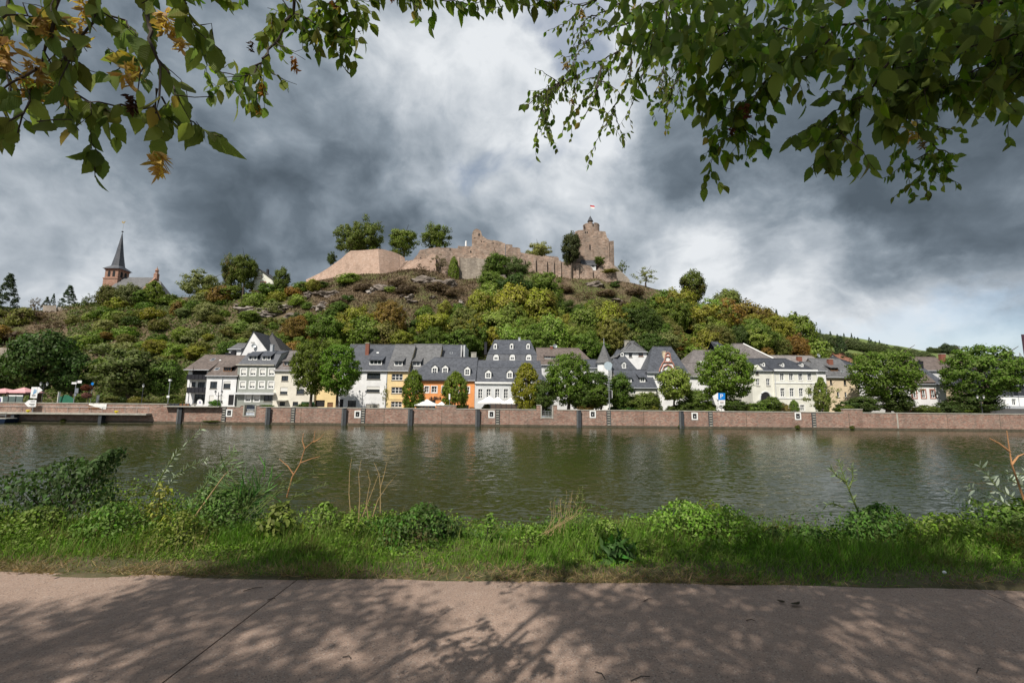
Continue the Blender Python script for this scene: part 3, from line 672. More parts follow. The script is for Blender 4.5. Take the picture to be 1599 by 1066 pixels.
        if kind == 'shed':
            kk = k*.42; L = (zt+.15-zb)/(k-kk)+.3
            dm.slab([(a-.25, y-.35, zt-kk*.35+.12), (b_+.25, y-.35, zt-kk*.35+.12), (b_+.25, y+L, zt+kk*L+.12), (a-.25, y+L, zt+kk*L+.12)], .14, rm)
            for xx in (a, b_): dm.poly([(xx, y, zb), (xx, y, zt), (xx, y+L, zt+kk*L)], rm)
        else:
            pk = zt+(peak if peak else wd*.5); L = (pk-zb)/k+.1; n = 2 if kind == 'gable' else 6
            prof = []
            for j in range(n+1):
                f = -1+2*j/n; zz = (pk-(pk-zt)*abs(f)) if kind == 'gable' else zt+(pk-zt)*math.sqrt(max(0, 1-f*f))
                prof.append((xc+f*wd/2, zz))
            dm.poly([(x, y-.031, z) for x, z in [(a, zt), (b_, zt)]+prof[::-1][1:-1]], wall)
            pr2 = [(xc+(x-xc)*1.22, z+.06) for x, z in prof]
            for j in range(n):
                p, q_ = pr2[j], pr2[j+1]
                dm.slab([(p[0], y-.16, p[1]), (q_[0], y-.16, q_[1]), (q_[0], y+L, q_[1]), (p[0], y+L, p[1])], .09, rm)
        do = dm.build('dormer', s.root)
        mb = MB(); f = .07; A, B, Cz, D = a+t_, b_-t_, zb+t_, zt-t_
        mb.box(A, B, y+.05, y+.08, Cz, D, M_glass)
        for kx in range(cols+1): x = A+(B-A)*kx/cols; mb.box(max(A, x-f*.6), min(B, x+f*.6), y, y+.045, Cz, D, frame)
        for kz in range(rows+1): z = Cz+(D-Cz)*kz/rows; mb.box(A+.002, B-.002, y+.004, y+.04, max(Cz, z-f*.45), min(D, z+f*.45), frame)
        mb.build('window', do); return do
    def skylight(s, px, py, wpx, hpx, bright=False):
        y, k, pl = s.on_roof(px, py); x = X_(px, y, py); z = pl[1]+k*(y-pl[0]); wd = wpx/F*y; L = hpx/F*y*1.3; n_ = math.hypot(1, k)
        mb = MB(); e = .12; q = [(x-wd/2, y, z+.05), (x+wd/2, y, z+.05), (x+wd/2, y+L/n_, z+.05+k*L/n_), (x-wd/2, y+L/n_, z+.05+k*L/n_)]
        mb.slab(q, .1, M_zinc); g = [(px_+(x-px_)*.2, py_+(y+L/n_/2-py_)*.2-.01, z+.06+(k*(py_+(y+L/n_/2-py_)*.2-y))) for px_, py_, _ in q]
        so_ = mb.build('skylight', s.root); mb = MB(); mb.slab(g, .03, M_glass if not bright else M_trim); mb.build('pane', so_)
    def chimney(s, px, pbot, ptop, wpx, dy=None, mat=None, pots=0):
        y = s.on_roof(px, pbot)[0] if dy is None else s.Y+dy
        x = X_(px, y, ptop); wd = wpx/F*y; z1 = Z_(px, ptop, y); z0 = Z_(px, pbot, y)-.9; mb = MB(); mat = mat or M_brick
        mb.box(x-wd/2, x+wd/2, y-.4, y+.4, z0, z1-.15, mat); mb.box(x-wd/2-.06, x+wd/2+.06, y-.46, y+.46, z1-.15, z1, mat if mat != M_brick else M_conc)
        c = mb.build('chimney', s.root)
        for k in range(pots):
            mb = MB(); mb.lathe((x+(k-(pots-1)/2)*.3, y, z1), [(.12, 0), (.1, .35)], 8, M_dark); mb.build('chimney_pot', c)
    def dish(s, px, py, r=.42, dy=None):
        y = s.on_roof(px, py)[0] if dy is None else s.Y+dy
        x, z = X_(px, y, py), Z_(px, py, y); mb = MB()
        mb.lathe((0, 0, 0), [(.02, 0), (r*.6, .06), (r, .16), (r*.97, .18), (r*.55, .09), (.02, .03)], 14, M_steel)
        o = mb.build('satellite_dish', s.root, world=False); o.location = np.array([x, y, z])-org_of(s.root); o.rotation_euler = (R(75), 0, R(20))
        mb = MB(); mb.tube([(x, y+.1, z), (x, y+.25, z-.9)], .03, 5, M_steel); mb.build('dish_mast', s.root)
    def pxbox(s, name, px0, py0, px1, py1, y0, y1, mat, parent=None):
        """box whose front is at s.Y+y0"""
        Yf = s.Y+y0; a = at(px0, py1, Yf); b_ = at(px1, py0, Yf); mb = MB(); mb.box(a[0], b_[0], Yf, s.Y+y1, a[2], b_[2], mat); return mb.build(name, parent or s.root)
    def downpipe(s, px, ptop):
        x = X_(px, s.Y, 600); mb = MB(); mb.tube([(x, s.Y-.1, Z_(px, ptop, s.Y)), (x, s.Y-.1, s.base)], .06, 6, M_zinc); mb.build('downpipe', s.root)
WW = dict(frame=M_trim)
def rowwin(cx, y0, y1, w_, st): return [(c-w_/2, y0, c+w_/2, y1, st) for c in cx]
blk = dict(frame=M_dark, cols=2); 

# white gabled house up behind
h = House('gabled_house', 'tall white house with steep pointed gable standing behind the grey-green house', 'house', 112, 373, 420, 553, 517, 13, 'white', 'darkslate', [(393, 528.5, 397.5, 534, dict(cols=1, frame=M_dark))], roofkind='front_gable', refx=396, base=6)
h.dish(396.5, 540, .55, dy=-.3)
h2 = House('side_wing', 'low white annex with grey roof left of the steep white gable', 'house', 112.2, 354, 373.5, 544, 536, 7, 'white', 'greyslate', [(362, 547, 369, 551.5, dict(cols=2, frame=M_dark))], base=6)
h = House('roof_wing', 'long dark roof running right behind the steep white gable', 'house', 113.5, 401, 442, 556, 519.5, 12, 'pale', 'black', hip=(0, 7), base=6)
# brown-roofed balcony house
hb = House('balcony_house', 'white house at left with brown roof and two dark wooden balconies', 'house', 101.5, 292, 325, 573.5, 554, 11, 'white', 'brown',
           [(300, 577, 323, 585, dict(open=1)), (299, 596, 305.5, 604, dict(cols=2, frame=M_dark)), (308.5, 596, 320, 606, dict(cols=3, frame=M_dark)), (303, 615, 321, 630, dict(cols=3, frame=M_dark, rows=1))], over=.9)
for a, b_ in ((584.8, 592), (604.8, 612.8)):
    bo = hb.pxbox('balcony', 291, a, 323, b_, -1.3, -1.18, M_blackwood)
    hb.pxbox('balcony_floor', 291, b_-.6, 323, b_+.4, -1.17, -.01, M_conc, bo)
    for k in range(6): hb.pxbox('baluster', 291.5+k*6, a-.5, 292.1+k*6, b_, -1.36, -1.301, M_blackwood, bo)
hb.pxbox('post', 292.5, 593, 295, 634, -1.1, -.8, plaster('white')); hb.pxbox('post', 300.8, 574, 301.6, 584.5, -1.1, -.95, M_blackwood)
hb.skylight(330, 563, 6, 6); hb.skylight(343, 563, 3, 2, True)
hb.chimney(365, 556, 549, 6, mat=M_blackwood, pots=2); hb.chimney(357, 555.5, 551, 6, mat=M_blackwood)
hw = House('rendered_house', 'plain white rendered house with skylight, between the dark balconies and the grey-green house', 'house', 100, 321.5, 370, 584.5, 555, 12, 'white', 'brown',
           [(328, 595.5, 339, 606.5, dict(cols=2, frame=M_dark)), (349, 595.5, 360, 606.5, dict(cols=1, frame=M_dark, shut=.25)), (326.5, 617, 334, 628, dict(cols=1, frame=M_dark, shut=.85)), (341, 617, 348, 628, dict(cols=1, frame=M_dark, shut=.8)), (356.5, 616, 365, 632.5, dict(open=1))])
hw.dormer(355, 580, 572.5, 13, 'shed', wall=M_brownwood, cols=3, rows=1, frame=M_brownwood); hw.skylight(337, 578, 7, 5); hw.downpipe(347, 585)
hw.pxbox('porch_post', 364.7, 616, 366.8, 632.5, -.5, -.2, plaster('white'))
# grey-green house with mansard
gw = dict(surround=M_trim, sw=.24, cols=2, shut=.72)
hg = House('mansard_house', 'grey-green three-storey house with slate mansard and white framed windows', 'house', 100, 369, 427.5, 570, 547, 12, 'grey', 'slate',
           rowwin((380.5, 395.2, 410.2, 424.3), 576, 585.5, 7.6, gw)[:2]+rowwin((410.2, 424.2), 576, 585.5, 7.6, gw)+rowwin((379, 394, 408.6, 423.2), 596, 605.5, 7.6, gw)+rowwin((387.3, 401), 617.5, 626, 7.2, gw)+[(412, 617.5, 424.5, 626.5, dict(cols=2, frame=M_dark))], brk=(551.5, 2.1), hip=(3.0, 0), over=.3)
for c, sh in ((391, 0), (398.5, 0), (412.5, 0), (419.5, 0)): hg.dormer(c, 562, 555, 6.2, 'shed', cols=1, rows=1, trimw=.12)
hg.pxbox('cornice', 368, 568.8, 428, 570.4, -.32, -.02, M_conc); hg.pxbox('canopy', 365, 613, 427.5, 615.5, -.9, -.02, plaster('palegrey')); hg.chimney(425.5, 549, 538, 4, mat=M_zinc)
hg.skylight(402, 549.5, 6, 2.5)
# cream house behind the round trees
hc = House('cream_house', 'cream house with dark slate roof partly hidden by the pair of round trees', 'house', 100, 427.5, 491, 576.5, 548, 12, 'cream', 'brownslate',
           [(439.5, 586.5, 450, 594.5, dict(cols=2, frame=M_dark)), (437.5, 604.5, 449, 615.5, dict(cols=1, frame=M_dark, shut=.6)), (463, 604.5, 475, 615.5, dict(cols=1, frame=M_dark, shut=.2)), (436.5, 627, 445, 634, dict(cols=2, frame=M_dark)), (457, 627, 465.5, 633.5, dict(cols=2, frame=M_dark)), (470.5, 627, 492-1, 635, dict(door=M_grout, name='garage_door'))])
hc.dormer(448, 571.5, 563.5, 11, 'shed', wall=M_brownwood, cols=2, rows=1, frame=M_trim); hc.pxbox('canopy', 428, 624.5, 447, 625.8, -.9, -.02, M_conc); hc.dormer(432, 556, 551, 5, 'shed', cols=1, rows=1)
ho = House('ochre_house', 'ochre ground floor with garage door glimpsed between two tree trunks', 'house', 100.6, 491.3, 528, 577, 548, 11, 'yellow', 'slate', [(491.9, 624.5, 507, 635, dict(open=1)), (511, 628, 520, 635.5, dict(door=M_brownwood, name='garage_door')), (500, 590, 512, 600, dict(cols=2))])
# white house with red chimney
hr = House('white_house', 'white house with red brick chimney and wide shed dormer, left of the yellow house', 'house', 100, 528.3, 604.3, 576, 538, 13, 'white', 'slate',
           [(573, 582, 594, 592, dict(cols=3, frame=M_dark, bw=.04)), (572.5, 603, 593, 612.5, dict(cols=3, frame=M_dark, shut=.5)), (543, 625, 556, 635, dict(cols=2, frame=M_dark, rows=2)), (571, 630.5, 592.5, 637, dict(door=M_conc, name='garage_door')), (530, 623, 536, 636, dict(open=1)), (545, 582, 560, 592, dict(cols=2, frame=M_dark))])
hr.dormer(586.5, 569.5, 561.5, 20, 'shed', cols=3, rows=1, wall=M_trim, frame=M_trim); hr.chimney(574.5, 552, 535.5, 5.5); hr.skylight(589.5, 551.5, 4, 2, True); hr.downpipe(603.5, 577)
hy = House('yellow_house', 'pale yellow three-storey house beside the orange house', 'house', 100, 604.4, 636, 576.5, 538, 13, 'yellow', 'greyslate', 
           [(611.5, 583.5, 629, 593.5, dict(cols=3, rows=2, bw=.06)), (611, 604, 628.5, 614, dict(cols=3, rows=2, bw=.06)), (610.5, 626.5, 627.5, 635.5, dict(cols=3, rows=2, bw=.06))])
hy.dormer(622, 571, 563, 13.5, 'shed', cols=2, rows=2); hy.pxbox('string_course', 604.6, 621.5, 635.8, 623.3, -.08, -.01, plaster('yellow'))
hy2 = House('rear_house', 'house behind the orange one showing only its grey roof and dormer', 'house', 102, 636.2, 681.5, 577, 537.5, 12, 'yellow', 'greyslate'); hy2.dormer(650, 571.5, 563.5, 13.5, 'shed', cols=2, rows=2)
hs = House('slate_house', 'house with plain dark slate roof and two skylights above the orange inn', 'house', 106, 679, 722, 562, 538.5, 10, 'white', 'slate'); hs.skylight(685.5, 552, 5, 3.5, True); hs.skylight(704.5, 552, 4.5, 3); hs.chimney(682, 541, 536, 4.5, mat=M_blackwood)
hs.pxbox('firewall', 719.3, 539, 721.2, 557, -.4, 9, plaster('pale')); hs.pxbox('firewall', 723.5, 539, 726, 557, -.4, 9, plaster('palegrey'))
# orange inn
ow = dict(cols=2, rows=2, surround=M_trim, sw=.18, bw=.05)
hi = House('orange_inn', 'bright orange inn with white dormers and white parasol in front', 'inn', 98.5, 631.5, 741, 591, 558, 11, 'orange', 'slate',
           [(663.2, 603, 669.5, 612.5, ow), (674, 603, 682, 612.5, ow), (690.3, 603, 697, 612.5, ow), (727.5, 604, 733, 613, ow), (645, 603, 652, 612.5, ow), (709, 604, 716, 613, ow), (653, 624, 680, 637.5, dict(cols=5, frame=M_brownwood)), (722, 632, 732, 638, dict(open=1))], hip=(5.2, 0))
for c in (678.5, 694.8): hi.dormer(c, 584.5, 573.5, 9.4, 'gable', cols=2, rows=2, trimw=.2)
hi.dormer(729.5, 586, 575.5, 9.2, 'gable', cols=2, rows=2, trimw=.2); hi.chimney(740, 564, 550, 8, mat=M_conc, dy=8)
mb = MB(); yy = 97.9          # forward roof gable over the middle bays
A, B, T_ = at(640, 592, yy), at(713, 592, yy), at(690, 559.5, yy+5.2)
mb.slab([A, B, T_], .2, roofm('slate')); mb.build('front_roof', hi.root)
SG = empty('wall_lettering', at(678, 620, 98.4), 'dark blackletter lettering across the orange inn facade above the parasol', 'sign')
rr = random.Random(3); px = 670.5
while px < 688:          # illegible in the photograph: strokes of a blackletter word
    hgt = rr.choice([3.2, 3.6, 5.2]); mb = MB(); a = at(px, 623.6, 98.42); b_ = at(px+.75, 623.6-hgt, 98.42)
    mb.solid([(a[0], 98.36, a[2]), (b_[0], 98.36, a[2]), (b_[0]+.05, 98.36, b_[2]), (a[0]+.05, 98.36, b_[2])], [(a[0], 98.48, a[2]), (b_[0], 98.48, a[2]), (b_[0]+.05, 98.48, b_[2]), (a[0]+.05, 98.48, b_[2])], M_ink); mb.build('stroke', SG); px += rr.choice([1.2, 1.35, 1.9])
# pale grey house with long windows
pw = dict(cols=2, rows=3, surround=M_trim, sw=.1, bw=.06)
hp = House('pale_grey_house', 'pale grey house with tall windows, white dormers and parasols on its terrace', 'house', 98.5, 741.3, 846, 597.5, 562.5, 11, 'palegrey', 'slate', rowwin((750, 763, 776.5, 790), 607, 622, 6.6, pw)+rowwin((806, 820), 607, 622, 6.6, pw)+[(759, 631, 765, 638, dict(cols=1, frame=M_dark))], brk=(573.5, 3.4), over=.3)
for c in (762.3, 796): hp.dormer(c, 590.5, 581, 9.6, 'gable', cols=2, rows=2, trimw=.2)
hp.pxbox('cornice', 741.6, 596.8, 845, 598.6, -.35, -.02, M_trim)
# two-tier slate mansard behind
hm = House('slate_mansard', 'large slate-clad building with two tiers of small arched dormers behind the pale grey house', 'house', 109, 759, 839.5, 563, 530.5, 12, roofm('slate'), 'slate', brk=(552.5, .8), hip=(1.6, 1.6), base=3, over=.5)
for c in (773.3, 798.8, 824.6): hm.dormer(c, 545, 537.5, 5.6, 'arch', cols=1, rows=1, trimw=.2)
for c in (774.5, 800, 825.5): hm.dormer(c, 562.5, 556.2, 8.6, 'arch', cols=2, rows=1, trimw=.25)
hm.chimney(811, 533, 527, 3.2, mat=M_zinc, dy=6); hm.chimney(758.5, 548, 534, 4, mat=M_blackwood, dy=3)
hq = House('brown_roof_house', 'house with brown roof and a long white dormer strip left of the turret', 'house', 107, 839.8, 930, 568, 543.5, 11, 'pale', 'brown', base=3, hip=(0, 3)); hq.dormer(862, 560, 555.5, 24, 'shed', cols=5, rows=1); hq.dish(866.5, 540.5, .55, dy=5.5); hq.chimney(861, 546, 540, 4, dy=5.5)
hq2 = House('low_slate_house', 'low slate-roofed house between the big round tree and the turret', 'house', 104, 916, 936, 573, 561.5, 8, 'white', 'slate')
# turret
tx, ty = X_(943.5, 104, 570), 104.0; tw = empty('turret', (tx, ty, 3), 'slender white turret with pointed slate cone roof and finial', 'tower')
mb = MB(); zt = Z_(943, 565.5, ty); mb.lathe((tx, ty, 2), [(1.75, 0), (1.75, zt-2.0)], 8, plaster('white'), R(22.5)); mb.build('wall', tw)
mb = MB(); za = Z_(943, 537, ty); mb.lathe((tx, ty, 0), [(2.15, zt-.25), (1.75, zt+.35), (1.0, zt+(za-zt)*.45), (.08, za)], 8, roofm('greyslate'), R(22.5)); mb.build('roof', tw)
mb = MB(); mb.tube([(tx, ty, za-.1), (tx, ty, Z_(943, 528, ty))], .05, 6, M_zinc); mb.lathe((tx, ty, za+.25), [(.03, -.18), (.16, 0), (.03, .18)], 8, M_zinc); mb.build('finial', tw)
# hipped white house
hh = House('hipped_house', 'white house with hipped slate roof and two high windows right of the turret', 'house', 109, 974.5, 1011, 548, 532.5, 9, 'white', 'greyslate', [(982, 551, 987, 557.5, dict(cols=1, frame=M_dark)), (997, 550, 1004.5, 556.5, dict(cols=1, frame=M_redtrim))], hip=(4.0, 3.4), base=3); hh.chimney(978, 536, 531.5, 6, mat=M_conc, dy=4.6)
ht = House('slate_gable_house', 'house with steep slate-hung gable and two tiny dormers behind the low front house', 'house', 105, 951, 996.5, 577, 546, 9, 'white', 'slate', hip=(3.0, 3.0), base=3, over=.2)
ht.dormer(971.5, 556.5, 550.5, 5.0, 'gable', cols=1, rows=1); ht.dormer(974.5, 575, 567, 6.4, 'gable', cols=2, rows=2)
mb = MB(); P0, P1, P2, P3 = at(947, 575, 104.6), at(966, 545, 109.8), at(985, 533, 113), at(972, 549, 110); mb.slab([at(950, 560, 108), at(966, 549, 110), at(986, 533, 113.5), at(975, 547.5, 109.2), at(964, 556, 107)], .2, roofm('greyslate')); mb.build('side_roof', ht.root)
hl = House('low_house', 'low house with slate roof and two white dormers behind tall garden shrubs', 'house', 99.5, 966, 1025, 603, 577, 9, 'ivory', 'slate', [(985, 607, 993, 615, dict(cols=2))]); 
for c in (982, 1003.3): hl.dormer(c, 596.5, 588.5, 8.8, 'shed', cols=2, rows=2, trimw=.16)
# baroque house
hB = House('baroque_house', 'white house with broad slate roof and curved red-trimmed baroque gable', 'house', 102, 1011.5, 1074.5, 579, 541.5, 12, 'white', 'slate', [(1022, 584, 1027.5, 592, dict(cols=2, rows=2)), (1039, 588, 1049, 600, dict(cols=2, rows=2)), (1062, 584, 1068, 592, dict(cols=2, rows=2)), (1022, 606, 1028, 616, dict(cols=2)), (1060, 606, 1067, 616, dict(cols=2))], hip=(3.2, 1.3), base=2.06)
G = empty('scroll_gable', at(1043, 580, 101.6), '', 'gable') if False else hB.root
gp = [(1029.5, 580), (1030.5, 575), (1033, 571), (1034, 567.5), (1036.5, 565), (1038, 560.5), (1039, 556.5), (1038.8, 554), (1040.2, 551.5), (1042.5, 550.5), (1044.8, 551.5), (1046.2, 554), (1046, 556.5), (1047, 560.5), (1048.5, 565), (1051, 567.5), (1052, 571), (1054.5, 575), (1056, 580)]
yy = 101.55; mb = MB(); pts = [at(a, b_, yy) for a, b_ in gp]; mb.solid(pts, [(x, y+.5, z) for x, y, z in pts], plaster('white')); go = mb.build('scroll_gable', hB.root)
mb = MB()
for i in range(len(gp)-1):
    mb.tube([(p[0], p[1]-.12, p[2]) for p in (pts[i], pts[i+1])], .16, 6, M_redtrim)
for py, a, b_ in ((565.2, 1036, 1049), (556.5, 1038.5, 1046.5)): mb.tube([at(a, py, yy-.14), at(b_, py, yy-.14)], .18, 6, M_redtrim)
mb.build('red_trim', go)
mb = MB(); p = at(1042.5, 561.5, yy); mb.lathe((0, 0, 0), [(.4, 0), (.4, .1)], 12, M_trim); o = mb.build('roundel', go, world=False); o.location = np.array((p[0], p[1]-.06, p[2]))-org_of(hB.root); o.rotation_euler = (R(90), 0, 0)
mb = MB(); mb.tube([at(1035, 578, yy-.1), at(1037, 572, yy-.1), at(1042.5, 569.5, yy-.1), at(1048, 572, yy-.1), at(1050.5, 578, yy-.1)], .2, 6, M_redtrim); mb.build('arch_trim', go)
hB.chimney(1036.5, 560, 548.5, 4, mat=plaster('sand'), dy=3.5)
# barn roofs
hx = House('barn', 'barn with broad grey-brown roof between the baroque gable and the round tree', 'barn', 106, 1073, 1136, 575, 547, 14, 'white', 'brownslate', hip=(4.5, 0), base=3); hx.pxbox('gable_wall', 1091, 563.5, 1101, 569.5, -.6, -.2, plaster('white'))
hx3 = House('lower_barn', 'lower grey roof with white wall between baroque house and round tree', 'barn', 101.5, 1074.8, 1110, 586, 567, 9, 'white', 'brownslate')
hx2 = House('rear_barn', 'slate roof peak rising right behind the large round tree', 'barn', 115, 1130, 1171, 562, 534, 13, 'pale', 'slate', hip=(2, 6.5), base=4)
hx4 = House('hall', 'big grey hipped roof with a bright zinc hip line above the cream mansion', 'hall', 109, 1150, 1226, 568, 537, 15, 'pale', 'brownslate', hip=(3, 5.6), base=3)
mb = MB(); mb.tube([(hx4.x1-5.6, hx4.yr, hx4.zr+.06), (hx4.x1+.1, hx4.Y-.2, hx4.ze+.02)], .16, 6, M_trim); mb.build('hip_flashing', hx4.root)
# mansion
mw = dict(cols=2, rows=3, bw=.05, surround=plaster('white'), sw=.12)
hM = House('mansion', 'ivory two-storey mansion with regular rows of muntined windows and cornice', 'mansion', 98.5, 1209.5, 1276.5, 577.5, 560, 11, 'ivory', 'darkslate', rowwin((1221, 1235.2, 1249.8, 1264), 582.5, 593.5, 6.2, mw)+rowwin((1222, 1236.5, 1251, 1265), 606, 619, 6.4, mw)+rowwin((1253,), 632, 641, 6.6, mw)+rowwin((1237,), 632, 641, 6.6, mw), hip=(0, 3), over=.4)
for c in (1222.5, 1252.5): hM.dormer(c, 572.5, 567.5, 4.5, 'gable', cols=1, rows=1)
hM.pxbox('cornice', 1209.6, 577, 1277, 579, -.4, -.02, M_trim); hM.pxbox('string_course', 1209.6, 597, 1276, 598.3, -.1, -.01, M_trim); hM.pxbox('string_course', 1209.6, 621, 1276, 622.3, -.1, -.01, M_trim); hM.downpipe(1210.5, 578)
hA = House('gatehouse', 'ivory gatehouse with dark arched gateway left of the mansion', 'gatehouse', 98.8, 1174.5, 1209.3, 577, 560, 10, 'ivory', 'darkslate', [(1180, 576.5+1.5, 1184.5, 585, dict(cols=1, frame=M_brownwood)), (1196.5, 591, 1202.3, 602, dict(cols=2, rows=2)), (1181, 591, 1186, 602, dict(cols=2, rows=2))], hip=(0, 0)); hA.dormer(1192.5, 572, 566.5, 4.5, 'gable', cols=1, rows=1)
mb = MB(); n = 12; yy = 98.78; cz = 620.5
ring = [at(1195.2+8.3*math.cos(math.pi*k/n), cz-9.2*math.sin(math.pi*k/n), yy) for k in range(n+1)]; ring = [at(1203.5, 640, yy)]+ring+[at(1186.9, 640, yy)]
mb.solid([(x, yy-.03, z) for x, y, z in ring], [(x, yy+.015, z) for x, y, z in ring], M_dark); ao = mb.build('archway', hA.root)
mb = MB(); mb.tube([(x, yy-.04, z) for x, y, z in ring], .16, 6, plaster('palegrey')); mb.build('arch_surround', ao)
mb = MB(); a = at(1173.5, 577.5, 98.4); t_ = at(1183.5, 569.5, 98.4); b_ = at(1192, 577.5, 98.4); mb.solid([a, b_, t_], [(x, y+3, z) for x, y, z in (a, b_, t_)], plaster('ivory')); mb.build('gable', hA.root)
# houses to the right
hE = House('long_roof_house', 'house with long pale grey roof and red chimneys right of the mansion', 'house', 108, 1222, 1296, 570, 555.5, 12, 'white', 'paleroof', base=3); hE.chimney(1247.5, 563, 556, 6.5); hE.dish(1277.5, 555, .5, dy=6)
hF = House('sand_house', 'sand-coloured house with grey roof and white satellite dish left of a big round tree', 'house', 101, 1291.5, 1342, 587, 560, 11, 'sand', 'greyslate', [(1296, 593, 1299.5, 600, dict(cols=1, frame=M_dark)), (1317.5, 593.5, 1321.5, 601, dict(cols=1, frame=M_dark)), (1307, 611.5, 1311, 620, dict(cols=1)), (1319, 612, 1322.5, 620, dict(cols=1))])
hF.dormer(1303, 579, 573.5, 12, 'shed', cols=2, rows=1, wall=M_brownwood, frame=M_brownwood); hF.dish(1315, 581, .55); hF.chimney(1295.5, 568, 560, 6.5); 
hF2 = House('white_link', 'narrow white gable-sided house squeezed between mansion and sand-coloured house', 'house', 100.5, 1277, 1291, 578, 565, 11, 'white', 'greyslate', [(1277.8, 590, 1283.5, 603, dict(cols=1, frame=M_dark))])
hT = House('slate_hip_house', 'dark slate hipped roof just left of the big round tree on the right', 'house', 107, 1312, 1350, 572, 558, 9, 'pale', 'darkslate', hip=(3, 4), base=3); hT2 = House('tiled_house', 'orange tiled roof peeping out left of the big round tree on the right', 'house', 116, 1322, 1340, 566, 552, 8, 'pale', 'tile', base=4)
hR = House('stone_roof_house', 'house with mottled brown stone roof and red chimney between two big round trees', 'house', 112, 1414, 1500, 577, 557.5, 12, 'pale', 'brown', base=3); hR.chimney(1470.5, 563, 552, 7.5); 
rw = dict(cols=2, rows=2, surround=M_redtrim, sw=.22, bw=.05)
hW = House('red_framed_house', 'white house with red sandstone window frames between two big round trees', 'house', 100, 1412, 1477.5, 597.5, 571.5, 11, 'white', 'slate', rowwin((1427.5, 1442, 1456.3), 608.5, 621, 6.3, rw), hip=(0, 0)); hW.skylight(1438.5, 589, 6, 3, True); hW.chimney(1435, 573, 564, 8, mat=M_blackwood, dy=5, pots=2)
mb = MB(); mb.slab([at(1411, 597.6, 99.55), at(1462, 596.5, 99.55), at(1432, 573, 105), at(1411, 573, 105)], .08, roofm('brown')); mb.build('brown_roof', hW.root)
hZ = House('dark_slate_house', 'house at right edge with dark slate-clad upper storey over white ground floor', 'house', 100, 1553, 1660, 599, 557, 14, roofm('darkslate'), 'darkslate', [(1587.5, 604, 1592.5, 611, dict(cols=1))], base=Z_(1600, 617.5, 100), hip=(5, 0)); hZ.chimney(1573, 561, 553.5, 8, mat=M_blackwood, dy=7, pots=1); hZ.dish(1592, 554.5, .55, dy=7); hZ.skylight(1596, 565, 5, 4)
hZ2 = House('white_ground_floor', 'white ground-floor front with grey flat canopy beneath the dark slate storey', 'shop', 99.9, 1553, 1660, 617.8, 612, 6, 'white', 'darkslate', [(1566.5, 624, 1571, 633, dict(cols=2)), (1580, 622.5, 1586.5, 632.5, dict(cols=2, surround=M_trim)), (1600, 622.5, 1606, 632.5, dict(cols=2))], over=.05)
hZ2.pxbox('canopy', 1554.5, 634.3, 1660, 637.5, -2.6, -.02, M_zinc)
hZ3 = House('apricot_house', 'apricot wall corner showing beneath the rightmost round tree', 'house', 102, 1520, 1554.5, 617, 600, 9, 'sand', 'darkslate', [(1537, 628, 1545, 634, dict(cols=2, frame=M_brownwood))])
# tall banner mast at the right edge
mb = MB(); p = at(1599.5, 640, 94); bnm = empty('banner_mast', (p[0], 94, 2.06), 'tall mast with narrow dark red banner at the extreme right edge', 'banner')
p = at(1599.2, 540, 94); z0, z1 = Z_(1597, 556, 94), Z_(1597, 522, 94); mb.tube([(p[0]+.5, 94, 2.06), (p[0]+.5, 94, z1+.3)], .06, 8, M_steel); mb.build('mast', bnm)
mb = MB(); xl = X_(1596.8, 94, 540); mb.box(xl, p[0]+.42, 93.98, 94.02, z0, z1, pmat('banner_dark', (.07, .035, .05), .8, .3, 2)); mb.build('cloth', bnm)
# ---------------------------------------------------------------- castle ruin
M_cas = stone_mat('castle_rubble', [(.20, .135, .10), (.36, .24, .18), (.28, .19, .145), (.44, .32, .25), (.17, .125, .10), (.38, .28, .22)], scale=.95, stretch=(1, 1, 1.7), bump=.8, stain=.6, stain_col=(.16, .13, .11), mortar=(.33, .26, .205), big=.10, streak=.6)
M_cas2 = stone_mat('bastion_stone', [(.33, .215, .16), (.47, .325, .25), (.40, .27, .205), (.52, .38, .31)], scale=1.2, stretch=(1, 1, 1.8), bump=.6, stain=.3, stain_col=(.30, .21, .16), mortar=(.44, .33, .265), big=.07, streak=.5)
M_casg = stone_mat('grey_rubble', [(.20, .17, .14), (.32, .275, .225), (.26, .22, .18), (.38, .335, .28)], scale=1.1, stretch=(1, 1, 1.6), bump=.8, stain=.4, mortar=(.40, .35, .29), big=.12, streak=.5)
castle = empty('castle_ruin', at(800, 430, 184), 'pinkish sandstone castle ruin with bastion, broken gable and keep along the hilltop', 'castle')
def prism(name, pts, mat, parent, thick=3.0, wob=0):
    """pts: (px, py, Y) ring, extruded away from the river"""
    A = [at(*p) for p in pts]; mb = MB(); mb.solid(A, [(x*(1+thick/y*.9), y+thick, z) for x, y, z in A], mat); return mb.build(name, parent)
def ragged(pts, step=4.0, amp=.9, rng=random.Random(5)):
    """roughen a crest line given in pixels"""
    out = []
    for (a, b) in zip(pts[:-1], pts[1:]):
        n = max(1, int(math.hypot(b[0]-a[0], b[1]-a[1])/step))
        for k in range(n):
            f = k/n; out.append((a[0]+(b[0]-a[0])*f, a[1]+(b[1]-a[1])*f+(rng.uniform(-amp, amp) if k or out else 0), a[2]+(b[2]-a[2])*f))
    return out+[pts[-1]]
